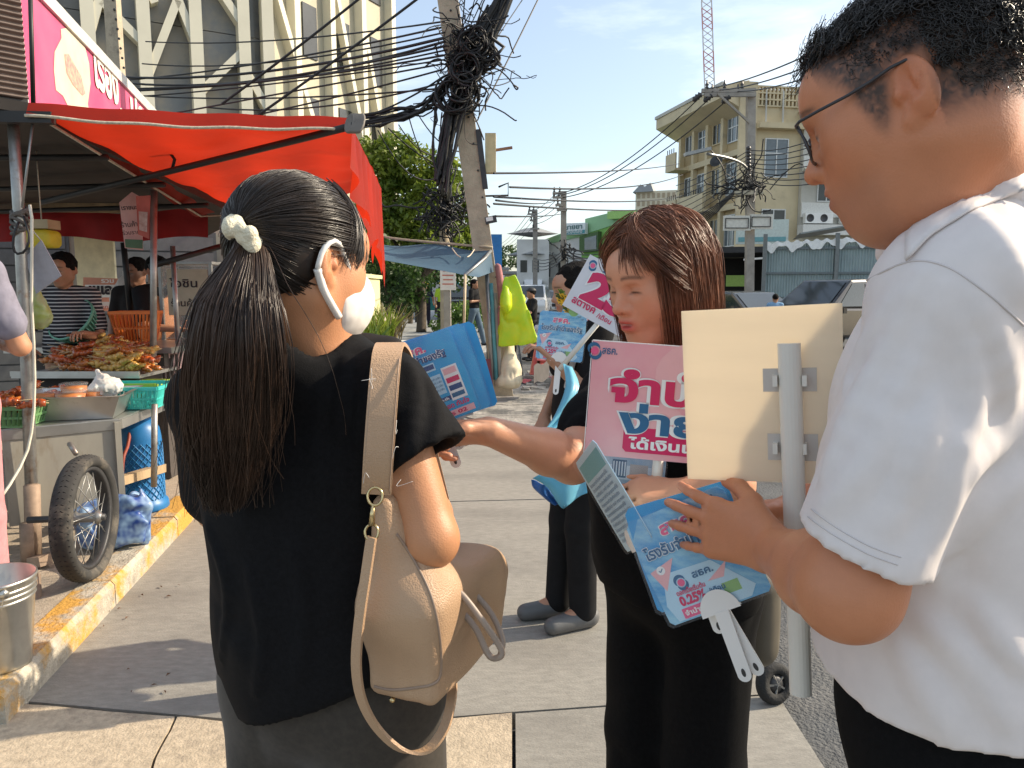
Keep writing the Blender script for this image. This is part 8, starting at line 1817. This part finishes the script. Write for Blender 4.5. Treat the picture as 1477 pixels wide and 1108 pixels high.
A += rg.normal(size=(n, 1, 3)) * .0015; strand_mesh('hair', A_O + (A * AS) @ A_M.T, rg.uniform(.0005, .0009, n), .0004, HD, wa)
n = 420; A = np.zeros((n, m, 3)); ph = rg.uniform(-1.25, 1.25, n); ph = np.where(np.abs(ph) < .35, ph * 3, ph)
for j in range(m):
    t_ = j / (m - 1); th = .45 + 1.35 * t_; p_ = ph * (.75 + .3 * t_); A[:, j] = cx + np.stack((.110 * math.sin(th) * np.cos(p_), .090 * math.sin(th) * np.sin(p_), np.full(n, .097 * math.cos(th) - .012 * t_)), 1)
A += rg.normal(size=(n, 1, 3)) * .004; strand_mesh('fringe', A_O + (A * AS) @ A_M.T, .0009, .0003, HD, wa)
# ponytail
PT = [tie, at(357, 378, .985), at(342, 440, .955), at(335, 520, .95), at(330, 610, .965), at(325, 680, .985), at(322, 735, 1.0)]
wx = [.012, .030, .055, .066, .060, .042, .022]; n = 6400; m = 16
ctr = crv(*PT, n=m); wid = np.interp(np.linspace(0, 1, m), np.linspace(0, 1, 7), wx)
a = rg.uniform(0, 2 * PI, n); r_ = np.sqrt(rg.uniform(0, 1, n)); lat = (np.cos(a) * r_)[:, None]; dep = (np.sin(a) * r_)[:, None]
tt_ = np.linspace(0, 1, m)[None]
endf = rg.uniform(.72, 1.02, n)[:, None]; tq = tt_ * endf * (m - 1); i0 = np.clip(tq.astype(int), 0, m - 2); f_ = (tq - i0)[..., None]; C = ctr[i0] * (1 - f_) + ctr[i0 + 1] * f_; Wd = wid[i0] * (1 - f_[..., 0]) + wid[i0 + 1] * f_[..., 0]
lock = np.round(lat * 7) / 7 * .45 + lat * .55
A = C + np.stack((lock * Wd + .006 * np.sin(tt_ * 8 + lock * 9) * tt_, -np.abs(dep) * Wd * .55 + .012 * tt_, .004 * np.sin(tt_ * 14 + a[:, None])), -1)
A += rg.normal(size=(n, 1, 3)) * .0022 * tt_[..., None] + (rg.uniform(size=(n, 1)) < .06)[..., None] * rg.normal(size=(n, 1, 3)) * np.array((.03, .01, .008)) * (tt_ ** 1.5)[..., None]
PTM = mat('ponytail_hair', (.012, .007, .005), col2=(.075, .038, .022), rough=.36, scale=14, spec=.5, stretch=(1, 1, .35)); strand_mesh('ponytail', A, rg.uniform(.0005, .0010, n), .0003, PTM, wa)
core = SD(); 
for j in range(len(PT) - 1): core.cone(PT[j] + np.array((0, .026, 0)), PT[j + 1] + np.array((0, .026, 0)), wx[j] * .62, wx[j + 1] * .62, .02)
sdf_obj('ponytail', [(np.min(PT, 0) - .09, np.max(PT, 0) + .09, .007)], core, mat('hair_core', (.006, .004, .003), rough=.9, spec=.1), wa)
# scrunchie
mb = MB(); ax = (PT[1] - tie); ax = ax / np.linalg.norm(ax); fx = np.cross(ax, (0, 0, 1)); fx /= np.linalg.norm(fx); fy = np.cross(ax, fx); sc0 = tie + np.array((-.004, -.006, -.010))
axx = np.array((-.62, -.30, -.72)); axx /= np.linalg.norm(axx); fx = np.cross(axx, (0, 1., 0)); fx /= np.linalg.norm(fx); fy = np.cross(axx, fx)
k_ = SD()
for i in range(26):
    a0 = 2 * PI * i / 26; r_ = .021 + .006 * (i % 2); p = sc0 + fx * r_ * math.cos(a0) + fy * r_ * math.sin(a0); k_.ell(p + axx * .006 * math.sin(i * 2.3), np.array((.0085, .0095, .0105)) * (1 + .25 * math.sin(i * 5.1)), None, .004)
sdf_obj('scrunchie', [(sc0 - .06, sc0 + .06, .0024)], k_, mat('scrunchie_cream', (.72, .66, .50), rough=.9, var=.12, scale=80, bump=.4, bscale=300), wa)

# ---------------- her handbag
LEA = mat('taupe_leather', (.47, .305, .185), rough=.42, var=.08, scale=7, bump=.25, bscale=420, spec=.45); LEAD = mat('taupe_leather_edge', (.30, .21, .15), rough=.45, var=.08); BRASS = mat('gold_metal', (.62, .48, .25), rough=.25, metal=.95)
hb = thing('handbag', at(585, 990, 1.0), 'taupe leather shoulder bag hanging at the side of the woman in the tunic', 'handbag')
ba = np.array((.38, .925, 0.)); bp_ = np.array((.925, -.38, 0.)); BM_ = rot_to(ba, bp_, (0, 0, 1)); b0 = at(582, 900, 1.0); e1 = b0 + ba * .24
s_ = SD(); s_.box(b0 + ba * .105 + np.array((0, 0, -.035)), (.25, .122, .165), BM_, .022, .02); s_.cone(b0 + ba * .03 + np.array((-.012, 0, .03)), b0 + ba * .02 + np.array((-.030, 0, .165)), .062, .022, .07); s_.cone(b0 + ba * .19 + np.array((0, 0, -.035)), b0 + ba * .25 + np.array((.01, 0, -.01)), .050, .04, .06); s_.cone(b0 + ba * .05 + np.array((0, 0, .03)), b0 + ba * .17 + np.array((0, 0, -.02)), .055, .05, .04)
s_.disp(folds(.006, (.2, .3, -1), 13, .3, 3.)); sdf_obj('bag_body', [(b0 - np.array((.16, .16, .2)), b0 + np.array((.26, .42, .26)), .005)], s_, LEA, hb)
# piping round the near end, base seam
MB().tube(surf_line(s_, [(572, 770), (598, 810), (622, 860), (634, 915), (636, 965), (628, 985), (600, 992), (565, 995), (540, 990)], 26), .0022, 6).obj('piping', LEAD, hb)
def ribbon(pts, wd, th, wdir, n=40):
    C = crv(*pts, n=n); mb = MB(); wdir = _np(wdir)
    T_ = np.gradient(C, axis=0); vs = []; 
    for c_, t_ in zip(C, T_):
        t_ = t_ / np.linalg.norm(t_); w_ = wdir - t_ * (wdir @ t_); w_ /= np.linalg.norm(w_); nn = np.cross(t_, w_); vs += [c_ - w_ * wd / 2 - nn * th / 2, c_ + w_ * wd / 2 - nn * th / 2, c_ + w_ * wd / 2 + nn * th / 2, c_ - w_ * wd / 2 + nn * th / 2]
    fs = [(i * 4 + k, i * 4 + (k + 1) % 4, (i + 1) * 4 + (k + 1) % 4, (i + 1) * 4 + k) for i in range(n - 1) for k in range(4)] + [(3, 2, 1, 0), tuple((n - 1) * 4 + k for k in range(4))]
    return mb.add(vs, fs)
ribbon([at(543, 712, .985), at(546, 660, .975), at(551, 590, .985), at(556, 530, 1.01), at(560, 503, 1.045), at(566, 498, 1.10), at(578, 520, 1.17), at(600, 600, 1.20), at(640, 760, 1.22)], .040, .006, (1, .1, 0)).obj('shoulder_strap', LEA, hb)
for dx in (-.0175, .0175): MB().tube(crv(*[at(x, y, Y - .004) + np.array((dx, 0, 0)) for x, y, Y in ((543, 712, .985), (546, 660, .975), (551, 590, .985), (556, 530, 1.01), (560, 503, 1.045))], n=24), .0009, 4).obj('stitching', LEAD, hb)
for (x, y, r_) in ((541, 716, .010), (536, 768, .009)):
    c_ = at(x, y, .962); MB().tube([c_ + np.array((r_ * math.cos(a), .003 * math.sin(a), r_ * 1.15 * math.sin(a))) for a in np.linspace(0, 2 * PI, 20)[:-1]], .0019, 6, closed=True).obj('ring', BRASS, hb)
MB().tube([at(538, 728, .960), at(536, 758, .958)], [.0028, .0045], 8).obj('snap_hook', BRASS, hb)
ribbon([at(536, 775, .958), at(528, 830, .955), at(518, 900, .952), at(514, 960, .955), at(522, 1010, .965), at(545, 1052, .975), at(580, 1082, .98), at(615, 1082, .99), at(640, 1052, 1.01), at(651, 1010, 1.04), at(652, 975, 1.08), at(650, 940, 1.12)], .015, .0045, (1, -.5, .2), 60).obj('long_strap', LEA, hb)
for k, pts in enumerate(([(628, 838, 1.03), (660, 852, 1.02), (692, 890, 1.01), (722, 935, 1.01), (720, 948, 1.01), (705, 945, 1.02), (685, 905, 1.03), (655, 872, 1.05), (636, 862, 1.06)], [(630, 828, 1.1), (670, 845, 1.09), (705, 880, 1.08), (724, 920, 1.06), (722, 945, 1.05)])):
    MB().tube(crv(*[at(*p) for p in pts], n=40), .0048, 8).obj('carry_handle', mat('handle_greige', (.33, .26, .21), rough=.45), hb)
for x, y in ((566, 1008), (625, 999)): MB().lathe([(.001, -.004), (.004, -.004), (.0045, 0), (.001, .002)], at(x, y, 1.0), 10).obj('base_stud', BRASS, hb)
# loose threads on strap edges
mb = MB()
for (x, y) in ((536, 535), (540, 550), (536, 560), (573, 620), (575, 645), (533, 690), (578, 692)):
    p0_ = at(x, y, .965); mb.tube(crv(p0_, p0_ + rg.normal(size=3) * .005, p0_ + rg.normal(size=3) * .009), .00035, 3)
mb.obj('loose_thread', mat('thread_white', (.75, .73, .7)), hb)

# ================================================================ more people close by
c = grd(848, 893); 
figure('person', (c[0] - .05, c[1] - .02, 0), (-.92, -.35), 'person in black trousers and grey slippers behind the tilted number sign', 1.56, .009, skin=(.46, .24, .15), shirt=(.012, .012, .013), trousers=(.013, .013, .014), shoe=(.11, .11, .11), hair=(.012, .010, .009), head_pitch=10, head_turn=-10, arms={'l': ((.08, .22, 1.12), (.20, .16, 1.24)), 'r': ((.0, -.22, 1.1), (.10, -.16, .95))}, legs={'l': ((.02, .07, .47), (.0, .06, .08)), 'r': ((.03, -.08, .47), (.06, -.08, .08))})
figure('person', (-2.07, 2.66, .115), (-.5, .86), 'customer in grey T-shirt and pink trousers standing at the food stall', 1.70, .009, skin=(.52, .25, .14), shirt=(.21, .20, .25), trousers=(.55, .24, .25), arms={'r': ((.02, -.25, 1.09), (.25, -.12, 1.12)), 'l': ((.0, .25, 1.08), (.25, .15, 1.05))}, sleeve=.52, bulk=1.1)
c = at(497, 418, 2.6); figure('person', (c[0], c[1], 0), (.2, -1), 'person in black with brown hair hidden behind the masked woman', 1.50, .014, skin=(.5, .28, .18), shirt=(.02, .018, .018), trousers=(.02, .02, .02), hair=(.10, .04, .02), long_hair=True)

# ---------------- fans in hands and hanging bags
fan(at(636, 612, 1.30), at(690, 585, 1.30) - at(620, 612, 1.30), at(612, 500, 1.31) - at(645, 600, 1.30), 'blue printed fan on top of the stack passed to the masked woman', 'info', .78, hand_len=.10)
fan(at(650, 606, 1.315), at(706, 580, 1.31) - at(636, 604, 1.31), at(640, 492, 1.325) - at(662, 592, 1.315), 'second blue fan peeking out behind the passed one', 'plain', .80, hand_len=.06)
fan(at(660, 601, 1.33), at(712, 579, 1.33) - at(642, 600, 1.33), at(656, 487, 1.34) - at(672, 587, 1.33), 'third blue fan at the back of the passed stack', 'plain', .80, hand_len=.06, film=False)
fn0 = at(1062, 866, 1.005); fx_ = at(1090, 862, .99) - at(985, 900, 1.02); fy_ = at(1010, 712, 1.035) - at(1045, 870, 1.005)
fan(at(1040, 878, 1.005), fx_, fy_, 'glossy blue hand fan under the spread fingers of the man in white', 'wavy', .80, hand_len=.125, split=.10)
fan(at(1024, 866, 1.025), at(1080, 856, 1.02) - at(985, 880, 1.04), at(990, 700, 1.05) - at(1028, 866, 1.025), 'blue fan half hidden behind the glossy one', 'plain', .80, hand_len=.05)
fan(at(922, 788, 1.12), at(944, 762, 1.06) - at(908, 782, 1.20), at(868, 690, 1.15) - at(922, 788, 1.12), 'pale fan covered in small print angled edge-on in the woman\'s hand', 'text', .86, hand_len=.10)
fan(at(905, 718, 1.31), at(940, 722, 1.30) - at(860, 713, 1.32), at(902, 620, 1.33) - at(905, 718, 1.31), 'blue fan printed with a building below the pink sign', 'pic', .64, hand_len=.03)
fan(at(806, 520, 2.9), (1, 0, -.1), (-.12, .1, 1), 'blue and pink fan held up by the person with the number sign', 'wavy', .95, hand_len=.14)
fan(at(828, 515, 3.0), (1, 0, -.25), (.05, .1, 1), 'teal fan behind the blue and pink one in the same hand', 'info', .95, hand_len=.14)
BLUEF = mat('blue_ribbon_cloth', (.20, .56, .72), rough=.4, var=.08, transl=.3)
def cloth_strip(name, pts0, pts1, label, cat, m=BLUEF):
    A0 = crv(*[at(*p) for p in pts0], n=16); A1 = crv(*[at(*p) for p in pts1], n=16)
    o = MB().sheet(lambda u, v: A0[int(round(v * 15))] * (1 - u) + A1[int(round(v * 15))] * u + np.array((0, .012 * math.sin(u * 7 + v * 5), 0)), 6, 15).obj(name, m, label=label, cat=cat); md = o.modifiers.new('thick', 'SOLIDIFY'); md.thickness = .002; return o
cloth_strip('blue_strap', [(812, 525, 2.55), (816, 560, 2.45), (800, 600, 2.4), (780, 625, 2.35)], [(825, 530, 2.55), (836, 565, 2.45), (812, 605, 2.4), (790, 628, 2.35)], 'light blue plastic strap trailing from the hand with the number sign', 'strap')
cloth_strip('blue_bag', [(768, 690, 2.2), (790, 705, 2.2), (806, 728, 2.2), (812, 732, 2.2)], [(845, 655, 2.25), (855, 672, 2.25), (862, 690, 2.25), (866, 700, 2.25)], 'light blue plastic bag hanging below the woman\'s outstretched arm', 'bag')
cloth_strip('dark_blue_bag', [(766, 692, 2.3), (770, 705, 2.3), (786, 718, 2.3), (800, 728, 2.3)], [(790, 700, 2.28), (795, 712, 2.28), (806, 722, 2.28), (815, 730, 2.28)], 'dark blue bag edge under the light blue plastic bag', 'bag', mat('dark_blue', (.02, .12, .38), rough=.4))
# marigold garland at the number sign
rg = np.random.default_rng(31)
gd = thing('flower_garland', at(812, 445, 2.95), 'yellow marigold garland worn behind the tilted number sign', 'garland')
for i in range(14):
    t_ = i / 13; p = at(808 + 22 * t_, 424 + 40 * t_ + 4 * math.sin(i), 2.95); k_ = MB(); 
    for j in range(10): a_ = 2 * PI * j / 10; d_ = np.array((math.cos(a_), -.4, math.sin(a_))) * .016; k_.add([p, p + d_ * 1. + np.array((-.006, 0, .004)), p + d_ * 1.3, p + d_ + np.array((.006, 0, -.004))], [(0, 1, 2, 3)])
    k_.obj('flower', mat('marigold', (.72, .42, .02), rough=.7, var=.2) if i % 3 else LG2, gd)
# dark shoulder bag on the woman's far hip and the trolley wheel on the road
s_ = SD(); cB = at(1072, 880, 1.58); s_.box(cB, (.13, .16, .24), frame((-.3, -.95, 0)), .05, .02).disp(folds(.006, (0, 0, 1), 12, .4)); sdf_obj('shoulder_bag', [(cB - .2, cB + .2, .009)], s_, mat('olive_leather', (.11, .095, .07), rough=.5)); tag(bpy.data.objects['shoulder_bag'], 'dark olive shoulder bag at the hip of the auburn-haired woman', 'bag')
wq = grd(1115, 1012); tw = thing('trolley_wheel', wq, 'small black trolley wheel lying on the rough road edge', 'wheel'); c_ = wq + np.array((0, 0, .07)); dn = np.array((.35, -.9, .25)); dn /= np.linalg.norm(dn)
MB().lathe([(.035, -.02), (.06, -.024), (.072, -.01), (.072, .01), (.06, .024), (.035, .02), (.035, -.02)], c_, 30, dn).obj('tyre', TYRE, tw); MB().lathe([(.001, .022), (.015, .022), (.034, .012), (.034, -.012), (.001, -.02)], c_, 18, dn).obj('hub', DMET, tw)
for k in range(5): a_ = 2 * PI * k / 5; u_ = np.cross(dn, (0, 0, 1)); u_ /= np.linalg.norm(u_); v_ = np.cross(dn, u_); MB().bar(c_ + dn * .02, c_ + dn * .016 + (u_ * math.cos(a_) + v_ * math.sin(a_)) * .034, .007, .006).obj('spoke', GMET, tw)
